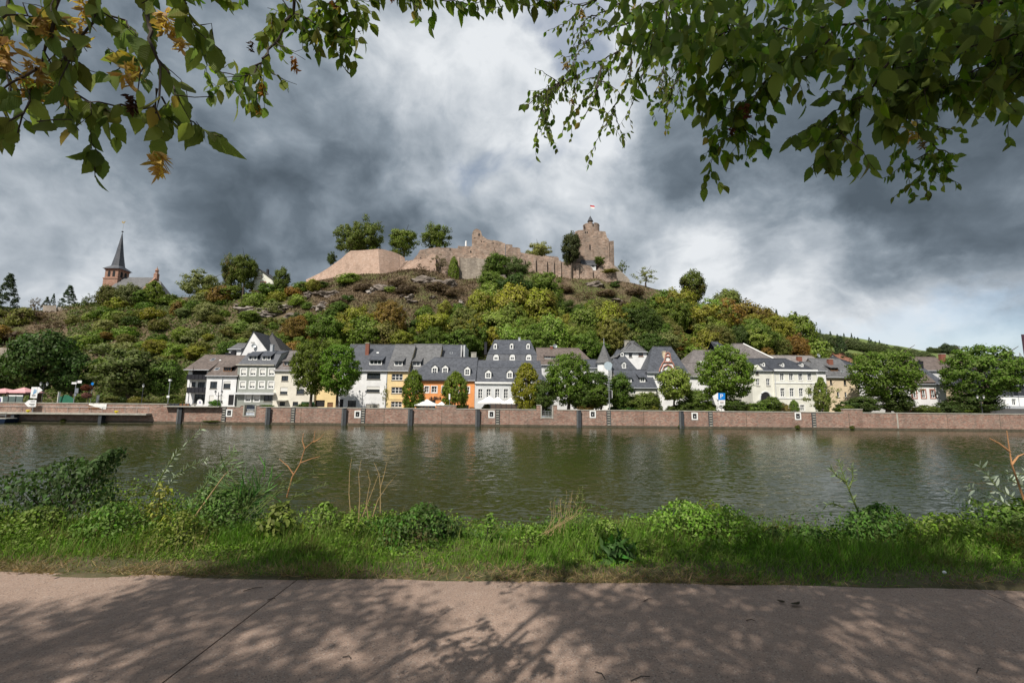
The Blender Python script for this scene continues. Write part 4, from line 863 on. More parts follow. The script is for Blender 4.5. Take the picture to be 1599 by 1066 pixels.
# bastion: two battered faces meeting at a corner
def face(mb, top, bot, mat, batter=0, thick=4):
    for i in range(len(top)-1):
        A = [at(*bot[i]), at(*bot[i+1]), at(*top[i+1]), at(*top[i])]
        mb.solid(A, [(x*(1+thick/y*.8), y+thick, z) for x, y, z in A], mat)
mb = MB()
tp = [(478, 436.5, 199), (498, 427, 196), (510, 420, 194), (522, 411.5, 192), (534, 403, 190), (541, 396, 189), (548, 391.3, 188), (562, 391, 186.5), (576, 390, 185), (590.5, 388.6, 183.5)]
bt = [(478, 444, 197), (498, 444, 193), (510, 444, 191), (522, 443, 189), (534, 442, 187), (541, 441, 186), (548, 440, 185), (562, 438, 183.5), (576, 437, 182), (593.5, 437, 180)]
face(mb, tp, bt, M_cas2); mb.build('bastion_wall', castle)
mb = MB(); tp = [(590.5, 388.6, 183.5), (598, 389.3, 185), (607, 391.5, 187), (616, 394, 189), (624, 397.5, 191), (632, 402.5, 192.5)]
bt = [(593.5, 437, 180), (600, 436, 181.5), (609, 435, 183.5), (618, 434, 186), (626, 430, 188.5), (634, 424, 190.5)]
face(mb, tp, bt, M_cas2); mb.build('bastion_flank', castle)
mb = MB()
for i in range(9):       # coping of the bastion
    pass
prism('low_rubble_wall', ragged([(612, 436, 181), (614, 427, 181), (622, 418, 181.5), (631, 411, 182), (634, 407, 182.5), (646, 405, 183), (657, 406, 183), (664, 404, 183), (672, 398, 183.5), (680, 397, 183.5)], 4, 1.2)+[(682, 450, 182), (612, 450, 180)], M_cas2, castle, 3)
prism('inner_curtain', ragged([(640, 420, 187), (646, 404, 187), (652, 397, 187), (656, 390.5, 187), (668, 388, 187), (684, 386.2, 187), (697, 386.8, 187), (714, 387.5, 187), (715.5, 384, 187), (738, 384.5, 187)], 5, .5)+[(738, 440, 187), (640, 440, 187)], M_cas, castle, 2.5)
prism('gable_ruin', ragged([(736.5, 440, 186.5), (737, 384, 186.5), (737, 366.5, 186.5), (738.5, 361.5, 186.5), (741, 358.6, 186.5), (744.7, 357.2, 186.5), (748.5, 358.8, 186.5), (750.8, 361, 186.5), (752.8, 367.5, 186.5), (756, 370, 186.5), (760.7, 373.8, 186.5), (768, 375, 186.5), (777.5, 375.8, 186.5), (783, 378, 186.5), (788.8, 380, 186.5)], 2.5, .35)+[(789, 440, 186.5)], M_cas, castle, 3)
prism('stepped_wall', ragged([(789.2, 440, 187), (789.2, 381.5, 187), (800, 381.8, 187), (800.3, 386, 187), (812, 387, 187), (813, 394, 187), (821, 395.5, 187), (830, 397, 187)], 3, .4)+[(830, 445, 187)], M_cas, castle, 2.5)
prism('lower_wall', ragged([(717, 462, 183.2), (714, 402.2, 183.8), (736, 402.6, 183.8), (759, 404.2, 183.8), (776, 406, 184)], 3.5, .7)+[(776, 460, 183.4)], M_casg, castle, 2)
prism('corner_buttress', [(712.5, 430, 183), (713.5, 400, 183.4), (717.5, 400, 183.4), (718.5, 449, 182.6), (714, 446, 182.8)], M_cas, castle, 2)
crest = [(812, 400, 186), (830, 397, 186), (849, 400.2, 186.3), (860, 401, 186.6), (872.3, 402.2, 186), (873.2, 408, 185.8), (886, 409.2, 185.6), (905, 411, 185.4), (921, 415.2, 185.4), (926, 420, 185.4)]
prism('curtain_wall', ragged(crest, 3.2, .6)+[(926, 450, 184.6), (905, 450, 184.6), (873, 450, 185), (840, 448, 185.4), (812, 446, 185)], M_cas, castle, 2)
for a, b_ in ((815.5, 400), (832.5, 399), (850, 402), (861, 403), (872, 404), (888, 411), (900, 412)):     # buttresses
    prism('buttress', [(a, b_+3, 184.9), (a+4, b_+3, 184.9), (a+4.6, 446, 183.8), (a-.4, 446, 183.8)], M_cas, castle, 2.5)
mb = MB()
for k in range(9):
    p = at(849+k*2.6, 400+k*.22, 186.4); mb.box(p[0]-.22, p[0]+.22, p[1]-.1, p[1]+.9, p[2]-.4, p[2]+.35, M_cas)
mb.build('merlons', castle)
# keep
prism('keep', ragged([(884, 445, 190), (886, 400, 190), (893, 380, 190), (898.5, 361.5, 190), (904, 359.6, 190), (910, 359.4, 190), (936, 360.8, 190), (945.3, 361.8, 190), (947.2, 368, 190), (948, 371.5, 190), (950.3, 372.5, 190), (951.2, 377, 190)], 3, .45)+[(953, 448, 188.8), (915, 448, 188.8)], M_cas, castle, 9)
prism('keep_flank', [(951.4, 376.4, 190.6), (958.4, 376, 191.5), (960.2, 450, 190.6), (953.2, 448, 189.4)], M_cas, castle, 7)
p = at(923.2, 361, 195); rt = 13.2/F*195; mb = MB(); z0 = p[2]-3; z1 = Z_(923, 349, 195-rt)
mb.lathe((p[0], p[1], 0), [(rt, z0), (rt*.985, z1)], 28, M_cas); kt = mb.build('round_tower', castle)
mb = MB()
for k in range(16):
    an = 2*math.pi*(k+.3)/16
    if k % 5 == 2: continue
    c_, s_ = math.cos(an), math.sin(an); q = [(rt*.99, -.28), (rt*.99, .28), (rt*.84, .28), (rt*.84, -.28)]
    ring = [(p[0]+r_*c_-w_*3*s_, p[1]+r_*s_+w_*3*c_) for r_, w_ in q]; mb.solid([(x, y, z1-.01) for x, y in ring], [(x, y, z1+.55) for x, y in ring], M_cas)
mb.build('parapet', kt)
mb = MB(); pc = at(921.8, 346, 194); zb = Z_(921.8, 346.5, 194); za = Z_(921.8, 337, 194); mb.lathe((pc[0], pc[1], 0), [(.95, zb-2), (.95, zb+.2)], 10, M_cas); mb.build('stair_turret', castle)
mb = MB(); mb.lathe((pc[0], pc[1], 0), [(1.35, zb+.15), (.75, zb+(za-zb)*.5), (.05, za)], 10, roofm('darkslate')); mb.build('turret_roof', castle)
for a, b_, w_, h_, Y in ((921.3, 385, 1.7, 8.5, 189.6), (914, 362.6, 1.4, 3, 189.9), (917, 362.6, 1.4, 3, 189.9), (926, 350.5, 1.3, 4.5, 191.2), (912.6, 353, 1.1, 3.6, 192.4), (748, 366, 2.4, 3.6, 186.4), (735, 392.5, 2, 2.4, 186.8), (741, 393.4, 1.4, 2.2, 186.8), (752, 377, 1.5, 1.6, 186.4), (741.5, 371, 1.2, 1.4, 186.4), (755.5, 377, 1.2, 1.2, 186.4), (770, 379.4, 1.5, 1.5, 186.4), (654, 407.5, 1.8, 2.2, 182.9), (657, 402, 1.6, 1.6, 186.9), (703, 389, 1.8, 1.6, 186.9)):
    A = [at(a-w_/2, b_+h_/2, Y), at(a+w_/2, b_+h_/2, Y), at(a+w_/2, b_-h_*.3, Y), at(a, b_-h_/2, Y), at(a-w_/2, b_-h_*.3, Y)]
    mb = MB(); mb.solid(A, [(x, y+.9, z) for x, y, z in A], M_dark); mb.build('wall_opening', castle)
prism('outer_terrace', ragged([(941, 440, 184), (940.5, 427, 184), (950, 425.5, 184), (962.5, 426, 184), (963.5, 440, 184)], 3, .5), M_cas, castle, 4)
prism('east_ring_wall', ragged([(958, 441, 187), (958.5, 414, 187.5), (963, 416.5, 187.5), (970, 424, 187.8), (977, 430, 188), (983, 436.5, 188.2), (984, 444, 188)], 3, .5), M_casg, castle, 1.6)
prism('rubble_base', ragged([(921, 438, 186), (924, 423, 186.6), (933, 421, 187), (941, 411, 187.6), (952, 408.5, 188), (957, 414, 188), (961, 420, 187)], 3, .8)+[(962, 438, 186)], M_cas, castle, 3)
# hut, flag, white marker
hut = House('castle_hut', 'small white hut with flat dark roof at the foot of the castle keep', 'hut', 187.8, 909, 932, 411, 406.6, 2, 'palegrey', 'darkslate', [(924, 412.5, 928, 416.5, dict(cols=1, frame=M_dark))], base=Z_(920, 422, 187.8), over=.4)
fl = empty('flag', (pc[0], pc[1], za), 'small red and white flag flying from the castle turret', 'flag')
mb = MB(); zt = Z_(922.5, 320, 194); mb.tube([(pc[0], pc[1], za-.2), (pc[0], pc[1], zt)], .05, 6, M_steel); mb.build('pole', fl)
for mat, o0, o1 in ((M_redflag, .05, .75), (M_canvas, .75, 1.45)):
    mb = MB(); n = 8
    for k in range(n):
        xa, xb = pc[0]+.06+1.9*k/n, pc[0]+.06+1.9*(k+1)/n; f = lambda q: (.12*math.sin(q*5), -.42*((q*n)/n)**1.2)
        (ya, da), (yb, db) = f(k/n), f((k+1)/n)
        mb.solid([(xa, pc[1]+ya, zt-o1+da), (xb, pc[1]+yb, zt-o1+db), (xb, pc[1]+yb, zt-o0+db), (xa, pc[1]+ya, zt-o0+da)], [(xa, pc[1]+ya+.02, zt-o1+da), (xb, pc[1]+yb+.02, zt-o1+db), (xb, pc[1]+yb+.02, zt-o0+db), (xa, pc[1]+ya+.02, zt-o0+da)], mat)
    mb.build('stripe', fl)
p = at(727.5, 386, 190); mb = MB(); mb.lathe((p[0], p[1], 0), [(.45, p[2]-2), (.42, p[2]+.5), (.36, p[2]+2.6), (.05, p[2]+2.9)], 10, M_white); wm = empty('white_post', p, 'slim white post standing on the inner castle wall left of the broken gable', 'post'); mb.build('shaft', wm)
# ---------------------------------------------------------------- church
M_ch = stone_mat('church_sandstone', [(.25, .125, .085), (.35, .185, .13), (.30, .155, .11), (.40, .225, .165)], scale=1.3, stretch=(1, 1, 1.6), bump=.5, stain=.3, big=.2)
CYh = 185.0; ch = empty('church', at(190, 470, CYh), 'red sandstone church with slate spire and grey nave roof on the hill at left', 'church')
x0, x1 = X_(163.5, CYh, 430), X_(184, CYh, 430); s_ = x1-x0; zt = Z_(174, 419.5, CYh); zm = Z_(174, 434.5, CYh); zb = Z_(174, 480, CYh)
mb = MB(); mb.box(x0, x1, CYh, CYh+s_, zm, zt, M_ch); mb.box(x0-.25, x1+.25, CYh-.25, CYh+s_+.25, zb, zm, M_ch); mb.build('tower', ch)
mb = MB(); mb.box(x0-.4, x1+.4, CYh-.4, CYh+s_+.4, zm-.15, zm+.25, M_ch); mb.build('cornice', ch); mb = MB(); mb.box(x0-.25, x1+.25, CYh-.25, CYh+s_+.25, zt-.45, zt, M_redtrim); mb.build('cornice', ch)
for k in range(2):
    for side in (0, 1):
        c_ = x0+s_*(.32+.36*k); mb = MB(); w_ = .55; zz0, zz1 = zm+.75, zt-.9
        ring = [(-w_, zz0), (w_, zz0), (w_, zz1-.4), (w_*.5, zz1), (-w_*.5, zz1), (-w_, zz1-.4)]
        if side == 0: A = [(c_+a, CYh-.03, z) for a, z in ring]; B = [(c_+a, CYh+.3, z) for a, z in ring]
        else: cy_ = CYh+s_*(.32+.36*k); A = [(x1+.03, cy_+a, z) for a, z in ring]; B = [(x1-.3, cy_+a, z) for a, z in ring]
        mb.solid(A, B, M_dark); mb.build('belfry_opening', ch)
cx_, cy_ = (x0+x1)/2, CYh+s_/2; mb = MB(); za = Z_(189, 363.5, cy_); sq = s_/2+.75
def ring8(h, a, b):   # from square (b=0) towards octagon
    return [(cx_+a*math.copysign(1, c)*(1 if i % 2 == 0 else 1), 0, h) for i, c in enumerate([1])]
r0 = [(cx_-sq, cy_-sq), (cx_, cy_-sq), (cx_+sq, cy_-sq), (cx_+sq, cy_), (cx_+sq, cy_+sq), (cx_, cy_+sq), (cx_-sq, cy_+sq), (cx_-sq, cy_)]
r1 = []; ro = sq*.66; zq = zt+1.7
for i in range(8):
    an = -math.pi*3/4+i*math.pi/4; r1.append((cx_+ro*math.cos(an)*1.0, cy_+ro*math.sin(an)))
prof = [(zt+.02, r0), (zq, r1), (zq+(za-zq)*.35, [(cx_+(a-cx_)*.60, cy_+(b-cy_)*.60) for a, b in r1]), (za, [(cx_+(a-cx_)*.03, cy_+(b-cy_)*.03) for a, b in r1])]
SP = roofm('slate')
for (za_, A), (zb_, B) in zip(prof[:-1], prof[1:]):
    for i in range(8):
        j = (i+1) % 8; mb.poly([(*A[i], za_), (*A[j], za_), (*B[j], zb_), (*B[i], zb_)], SP)
mb.poly([(a, b, zt+.02) for a, b in r0], SP); mb.build('spire', ch)
mb = MB(); zv = Z_(190, 348, cy_); mb.tube([(cx_, cy_, za-.2), (cx_, cy_, zv-.2)], .06, 6, M_zinc); mb.lathe((cx_, cy_, za+.5), [(.05, -.3), (.4, -.1), (.4, .1), (.05, .3)], 10, M_dark); vo_ = mb.build('finial', ch)
mb = MB(); cock = [(-.7, .1), (-.3, -.1), (.3, -.1), (.55, .35), (.75, .7), (.45, .75), (.2, .35), (-.3, .4), (-.75, .85)]
mb.solid([(cx_+a, cy_-.05, zv+b) for a, b in cock], [(cx_+a, cy_+.05, zv+b) for a, b in cock], M_gold); mb.build('weathercock', vo_)
# nave to the right of the tower
yN = cy_; xa, xb = x1-.3, X_(243, yN, 433)
zr = Z_(220, 433, yN); ze = zr-6.2; hw = 5.6; mb = MB()
mb.slab([(xa, yN-hw, ze), (xb, yN-hw, ze), (xb, yN, zr), (xa, yN, zr)], .3, roofm('paleroof') if False else roofm('greyslate')); mb.slab([(xb, yN+hw, ze), (xa, yN+hw, ze), (xa, yN, zr), (xb, yN, zr)], .3, roofm('greyslate')); mb.build('nave_roof', ch)
mb = MB(); mb.box(xa, xb, yN-hw+.4, yN+hw-.4, ze-8, ze-.1, M_ch); 
g = [(yN-hw-.1, ze-8), (yN+hw+.1, ze-8), (yN+hw+.1, ze+.3), (yN, zr+.5), (yN-hw-.1, ze+.3)]; mb.solid([(xb, y, z) for y, z in g], [(xb+.6, y, z) for y, z in g], M_ch); mb.build('nave_wall', ch)
mb = MB(); xf = xb+.3; mb.box(xf-.7, xf+.7, yN-.7, yN+.7, zr-.8, zr+1.6, M_ch); mb.lathe((xf, yN, zr+1.6), [(.75, 0), (.55, .5), (.6, 1.2), (.8, 1.25), (.1, 2.6), (.03, 3.3)], 8, M_ch); mb.build('gable_turret', ch)
mb = MB(); xe = X_(263, yN, 445); zr2 = zr-1.6; ze2 = zr2-5.6; xm = xe-3.5
mb.slab([(xb+.6, yN-4.2, ze2), (xe, yN-4.2+1.6, ze2), (xm, yN, zr2), (xb+.6, yN, zr2)], .25, roofm('greyslate')); mb.slab([(xe, yN-2.6, ze2), (xe, yN+2.6, ze2), (xm, yN, zr2)], .25, roofm('greyslate')); mb.build('choir_roof', ch)
mb = MB(); mb.box(xb+.6, xe-.5, yN-2.4, yN+2.4, ze2-6, ze2, M_ch); mb.build('choir_wall', ch)
mb = MB(); p = at(222, 452, yN-hw*.7); mb.solid([(p[0]-1.3, p[1], p[2]-.8), (p[0]+1.3, p[1], p[2]-.8), (p[0], p[1], p[2]+1.5)], [(p[0]-1.3, p[1]+3, p[2]-.8), (p[0]+1.3, p[1]+3, p[2]-.8), (p[0], p[1]+3, p[2]+1.5)], roofm('greyslate')); mb.build('roof_dormer', ch)
# ---------------------------------------------------------------- hill villa
VYv = 174
hv = House('hill_villa', 'stone villa with dark gabled roof on the hill, half hidden by a big tree', 'house', VYv, 388, 421.5, 438, 419, 9, 'ivory', 'black', [(407.3, 440.5, 414, 449.5, dict(cols=2, rows=2, surround=M_redtrim, sw=.3)), (399, 430.5, 408, 434.5, dict(cols=3, surround=M_redtrim, sw=.2))], roofkind='front_gable', refx=404, base=Z_(405, 456, VYv), over=1.1)
hv.pxbox('chimney', 415.5, 420, 418.5, 428, 3, 4, M_blackwood); hv.pxbox('plinth', 388.2, 453.2, 421.3, 455.5, -.3, -.02, M_redtrim)
mb = MB(); mb.poly([(0, 0, 0)]*3, M_ch) if False else None
def ruin_wall(label, pts, mat, thick=2, name='garden_wall', cat='wall'):
    r = empty(name, at(*pts[0]), label, cat); prism('masonry', pts, mat, r, thick); return r
ruin_wall('short pale stone wall stub on the bare brown slope left of the church', [(67, 487, 172), (67, 476.5, 172), (86, 477, 172), (87, 475.5, 172), (88.5, 487, 172)], M_casg, 2.5)
ruin_wall('low brown garden wall running right from the pale wall stub towards the church', [(88.8, 487, 172.5), (88.8, 479, 172.5), (106, 481.5, 173), (106, 488, 173)], M_casg, .6)
ruin_wall('long low churchyard wall under the hedge right of the church', [(254, 472, 176), (254, 469.5, 176), (290, 466, 176), (290, 469, 176)], M_cas, .6)
ruin_wall('big grey retaining wall at the left edge of the hill', [(-60, 590, 124), (-60, 541, 124), (19, 543, 124), (19.5, 590, 124)], M_casg, 6)
ruin_wall('small brick ruin stump on the rocky ledge below the hill villa', [(442, 478, 171), (443, 464, 171), (447, 463, 171), (454, 466, 171), (455.5, 476, 171)], M_cas, 2)
# rock outcrops
M_rock = stone_mat('slate_rock', [(.085, .07, .06), (.16, .135, .115), (.12, .10, .085), (.22, .19, .165)], scale=.7, stretch=(1, 1, 2.2), bump=1, stain=.4, big=.2)
M_rockp = stone_mat('pale_rock', [(.17, .145, .125), (.34, .31, .28), (.24, .205, .18)], scale=.8, stretch=(1, 1, 2), bump=1, stain=.4, big=.3)
def rock(px, py, rx, ry, label, mat, seed):
    p = hill_hit(px, py)
    if p is None: return
    rg = np.random.default_rng(seed); sc = p[1]/F; me_v = []; import bmesh
    bm = bmesh.new(); bmesh.ops.create_icosphere(bm, subdivisions=4, radius=1)
    o_ = rg.uniform(0, 9, 3)
    for v_ in bm.verts:
        c_ = np.array(v_.co); n = fbm(c_[0]*2+o_[0], c_[2]*2+o_[1], o_[2])*.26+round(fbm(c_[2]*3.5+o_[1], c_[0]*3, 2)*2)/2*.22
        v_.co = Vector(c_*(1+n))*1.0; v_.co.x *= rx*sc; v_.co.y *= 2.2; v_.co.z *= ry*sc
    me = bpy.data.meshes.new('rock_outcrop'); bm.to_mesh(me); bm.free(); me.materials.append(mat)
    o = link('rock_outcrop', me, None, tuple(p+np.array([0, .6, -.2]))); tag(o, label, 'rock', 'rock outcrops on the castle hill')
for i, (a, b_, rx, ry, lb, mt) in enumerate([(388, 484, 17, 6, 'pale broken rock ledge under the bright round bush below the villa', M_rockp), (425, 487, 17, 6, 'pale rock ledge left of the brick ruin stump', M_rock), (545, 468, 9, 5, 'pale rock face below the left end of the bastion', M_rockp), (520, 460, 18, 7, 'dark jagged rock shoulder below the sloping end of the bastion', M_rock), (602, 452, 20, 9, 'dark rock below the bastion corner', M_rock), (640, 466, 9, 6, 'pale rock patch among bushes below the low rubble wall', M_rockp), (690, 418, 20, 16, 'tall dark rock knob in front of the inner castle wall', M_rock), (665, 440, 26, 10, 'broad dark crag below the low rubble wall', M_rock), (700, 446, 16, 10, 'dark crag left of the grey lower wall', M_rock), (782, 440, 16, 12, 'crag under the green bush at the castle wall', M_rock), (790, 452, 14, 9, 'brown rock rib below the crag at the castle wall', M_rock), (930, 446, 14, 6, 'brown rock below the castle hut', M_rock), (150, 580, 6, 9, 'pale rock face showing between the two dark trees at left', M_rockp), (152, 548, 6, 6, 'pale stones on the scree above the road at left', M_rockp), (965, 470, 9, 4, 'small rock in the dry grass below the terrace wall', M_rock)]):
    rock(a, b_, rx, ry, lb, mt, 50+i)

rk = random.Random(8)
for i in range(34):
    if i < 24: a, b_ = rk.uniform(478, 735), rk.uniform(447, 500)
    else: a, b_ = rk.uniform(372, 462), rk.uniform(474, 500)
    sz = rk.uniform(4, 12); rock(a, b_, sz, sz*rk.uniform(.35, .8), ('small ' if sz < 7 else 'jagged ')+('pale' if i % 3 == 0 else 'dark')+' rock on the slope '+('below the villa' if a < 465 else 'below the bastion tip' if a < 540 else 'below the bastion' if a < 600 else 'below the low rubble wall' if a < 680 else 'left of the grey lower wall')+(', high up' if b_ < 466 else ', low down' if b_ > 484 else ', midway'), M_rockp if i % 3 == 0 else M_rock, 200+i)
# ---------------------------------------------------------------- vegetation prototypes (unit radius)
def crown_pts(kind, rng, nlump, nleaf, lump_r):
    """leaf positions and outward directions for a crown of unit half-width; z runs -1..1"""
    P, D = [], []
    per = max(1, nleaf//nlump)
    for i in range(nlump):
        d = unit(rng.normal(size=3)); 
        if kind == 'oval':
            z = rng.uniform(-1, 1); r = (1-((z+.25)/1.27)**2) if z > -.25 else 1-((z+.25)/.95)**2*.75
            r = max(.05, r)**.75; an = rng.uniform(0, 2*math.pi); f = rng.uniform(.55, .92); c = np.array([r*f*math.cos(an), r*f*math.sin(an), z*.92])
        elif kind == 'conifer':
            z = rng.uniform(-1, .95); r = (1-z)/2*rng.uniform(.75, 1.0)+.02; an = rng.uniform(0, 2*math.pi); c = np.array([r*math.cos(an), r*math.sin(an), z-.12*r])
        elif kind == 'shrub':
            d[2] = abs(d[2]); f = rng.uniform(.45, .88); c = d*f*np.array([1, 1, 1.0]); c[2] = c[2]*1.5-.75
        elif kind == 'open':
            d[2] *= .9; f = rng.uniform(.35, 1.0); c = d*f
        elif kind == 'round':
            f = .90*rng.uniform(.15, 1)**.33; c = d*f
        else:
            f = rng.uniform(.5, .9); c = d*f
        n = max(2, int(per*rng.uniform(.6, 1.4))); lr = lump_r*rng.uniform(.65, 1.35)
        q = unit(rng.normal(size=(n, 3))); q[:, 2] = np.where(q[:, 2] < -.3, q[:, 2]*.5, q[:, 2]); rr = lr*rng.uniform(.45, 1.05, (n, 1))
        sq = np.array([1, 1, .35 if kind == 'conifer' else .8])
        P.append(c+q*rr*sq); D.append(unit(q*.8+unit(c+1e-6)*.6+rng.normal(size=(n, 3))*.35))
    return np.concatenate(P), np.concatenate(D)
def make_crown(name, kind, seed, nlump, nleaf, lump_r, leaf, asp=.75):
    rng = np.random.default_rng(seed); P, D = crown_pts(kind, rng, nlump, nleaf, lump_r); n = len(P)
    T = unit(np.cross(D, rng.normal(size=(n, 3)))+np.array([0, 0, -.45])); L = leaf*rng.uniform(.7, 1.3, n)
    V, Fs = leaf_cloud(P, T, D, L, L*asp, T_Q)
    return np_mesh(name, V, Fs, M_leaf)
CR = {'round': [make_crown('crown_round', 'round', 11+i, 380, 18000, .135, .058) for i in range(4)],
      'oval': [make_crown('crown_oval', 'oval', 31+i, 230, 11000, .18, .085) for i in range(3)],
      'open': [make_crown('crown_open', 'open', 41+i, 85, 7500, .23, .080) for i in range(4)],
      'dense': [make_crown('crown_dense', 'round', 51+i, 120, 9000, .25, .095) for i in range(4)],
      'conifer': [make_crown('crown_fir', 'conifer', 61+i, 130, 5000, .13, .10, .35) for i in range(2)],
      'shrub': [make_crown('crown_shrub', 'shrub', 71+i, 70, 3600, .27, .13) for i in range(5)],
      'thin': [make_crown('crown_thin', 'open', 81+i, 46, 1700, .17, .070) for i in range(3)]}
_tr = []
for i in range(4):
    mb = MB(); rg = random.Random(i)
    mb.tube([(0, 0, -1.35), (rg.uniform(-.02, .02), 0, -.7), (rg.uniform(-.05, .05), rg.uniform(-.05, .05), 0), (rg.uniform(-.1, .1), 0, .6)], [.065, .05, .038, .01], 7, M_bark)
    for k in range(7):
        an = k*2.4+i; z = -.75+.16*k; r = .75-.05*k
        mb.tube([(0, 0, z), (r*.5*math.cos(an), r*.5*math.sin(an), z+.22), (r*math.cos(an), r*math.sin(an), z+.5)], [.03, .02, .006], 5, M_bark, cap=False)
    o = mb.build('limbs'); _tr.append(o.data); bpy.data.objects.remove(o)
def plant_colour(col, jit=.12, rg=random):
    k = 1.95*(1+rg.uniform(-jit, jit)); return (col[0]*k*1.16*(1+rg.uniform(-jit, jit)*.6), col[1]*k, col[2]*k*.8*(1+rg.uniform(-jit, jit)*.6), 1)
GREEN = (.055, .098, .018); DARKG = (.030, .058, .014); LIGHTG = (.085, .135, .028); YELG = (.115, .135, .022); OLIVE = (.078, .095, .028); RUST = (.115, .085, .024); PALEG = (.095, .125, .05); FIR = (.018, .036, .016); BROWN = (.13, .09, .045)
def tree(name, label, cat, px, top, bot, wpx, Y, kind='round', col=GREEN, base=None, group=None, seed=None, trunk=True, mat=None, yaw=None, depth=1.0):
    """crown spans pixel rows top..bot at px, wpx wide, at distance Y; base = ground height"""
    pm = (top+bot)/2; x, _, zc_ = at(px, pm, Y); k = math.hypot(1, 0)*Y/F
    rx = wpx/2*k; rz = (Z_(px, top, Y)-Z_(px, bot, Y))/2; seed = random.randrange(999) if seed is None else seed
    base = base if base is not None else 2.05
    r = empty(name, (x, Y, base), label, cat, group)
    c = link('crown', CR[kind][seed % len(CR[kind])], r, (0, 0, zc_-base)); f_ = .94 if kind == 'round' else 1.0; c.scale = (rx*f_, rx*f_*depth, rz*f_); c.rotation_euler = (0, 0, random.uniform(0, 6.28) if yaw is None else yaw)
    c.color = plant_colour(col)
    if mat: c.data = CRV(kind, seed, mat)
    if trunk:
        mb = MB(); tr = max(.05, rx*.055); rg = random.Random(seed)
        z0 = base-.2; z1 = zc_-rz*.3; mb.tube([(x, Y, z0), (x+rg.uniform(-.1, .1)*rx*.3, Y, (z0+z1)/2), (x+rg.uniform(-.1, .1)*rx, Y, z1), (x+rg.uniform(-.2, .2)*rx, Y, zc_+rz*.5)], [tr*1.35, tr, tr*.85, tr*.25], 8, M_bark)
        for q in range(6):
            an = q*2.39996+seed; zz = z1+(q-1)*rz*.16; mb.tube([(x, Y, zz), (x+rx*.38*math.cos(an), Y+rx*.38*math.sin(an), zz+rz*.25), (x+rx*.72*math.cos(an), Y+rx*.72*math.sin(an), zz+rz*.55)], [tr*.5, tr*.35, tr*.1], 5, M_bark, cap=False)
        mb.build('trunk', r)
    return r
_crv = {}
def CRV(kind, seed, mat):
    me = CR[kind][seed % len(CR[kind])]; key = (me.name, mat.name)
    if key not in _crv: m2 = me.copy(); m2.materials.clear(); m2.materials.append(mat); _crv[key] = m2
    return _crv[key]
# promenade trees --------------------------------------------------
tree('round_tree', 'large round-crowned dark green tree, left of the pair in front of the cream house', 'tree', 488.5, 518, 622, 74, 90.5, 'round', (.060, .095, .016), seed=0)
tree('round_tree', 'slightly smaller bright green tree, right of the pair in front of the cream house', 'tree', 530, 529, 624, 76, 89.5, 'round', (.060, .120, .014), seed=1)
tree('oval_tree', 'narrow egg-shaped dark green tree at the left end of the orange inn', 'tree', 646, 577, 640, 37, 92.5, 'oval', (.058, .092, .012), seed=0)
tree('oval_tree', 'wider egg-shaped green tree in front of the right half of the orange inn', 'tree', 711, 580, 640, 45, 92.5, 'oval', (.064, .096, .013), seed=1)
tree('oval_tree', 'yellow-green egg-shaped tree beside the terrace with white parasols', 'tree', 822, 566, 642, 53, 92, 'oval', (.092, .108, .012), seed=2)
tree('round_tree', 'big bushy round tree reaching the ground left of the turret', 'tree', 887, 543, 640, 84, 92, 'round', (.056, .112, .018), seed=2)
tree('light_tree', 'light yellow-green loose tree in front of the baroque house', 'tree', 1052, 572, 628, 56, 92.5, 'dense', (.105, .155, .030), seed=1)
tree('round_tree', 'large round tree behind the blue parking sign', 'tree', 1132, 531, 634, 98, 92, 'round', (.060, .112, .018), seed=3)
tree('young_birch', 'slim airy young birch in front of the mansion', 'tree', 1284, 592, 646, 52, 91, 'thin', (.10, .125, .04), seed=0); tree('young_birch', 'narrow upright sapling filling the middle of the airy birch by the mansion', 'tree', 1283, 588, 646, 24, 91.8, 'oval', (.07, .11, .02), seed=2)
tree('round_tree', 'massive round tree right of the sand-coloured house', 'tree', 1381, 535, 632, 110, 93, 'round', (.055, .105, .018), seed=0)
tree('round_tree', 'massive tree with pointed crown at the right end of the quay', 'tree', 1533, 530, 634, 118, 93, 'round', (.052, .100, .018), seed=2)
tree('thin_sapling', 'tall thin pale sapling between the white house and the yellow house', 'tree', 602, 596, 638, 14, 95, 'thin', (.11, .14, .06), seed=1)
tree('broad_tree', 'big very dark broad tree above the pink parasols at left', 'tree', 68, 512, 612, 92, 100, 'dense', (.026, .052, .014), seed=2)
tree('broad_tree', 'dark spreading tree right of the big dark one at left', 'tree', 116, 545, 618, 66, 102, 'dense', (.024, .055, .014), seed=3)
tree('broad_tree', 'dark low tree at the extreme left edge behind the pink parasols', 'tree', 6, 552, 612, 60, 101, 'dense', (.028, .058, .014), seed=1)
tree('spreading_tree', 'wide mid-green tree with short trunk above the clipped hedges at left', 'tree', 203, 541, 622, 104, 101, 'dense', (.052, .080, .026), seed=0)
tree('spreading_tree', 'darker green tree just left of the balcony house', 'tree', 258, 560, 622, 56, 103, 'dense', (.050, .088, .018), seed=1)
tree('dark_yew', 'dark spruce standing behind the houses right of the mansion', 'tree', 1313, 524, 575, 42, 120, 'conifer', FIR, seed=0)
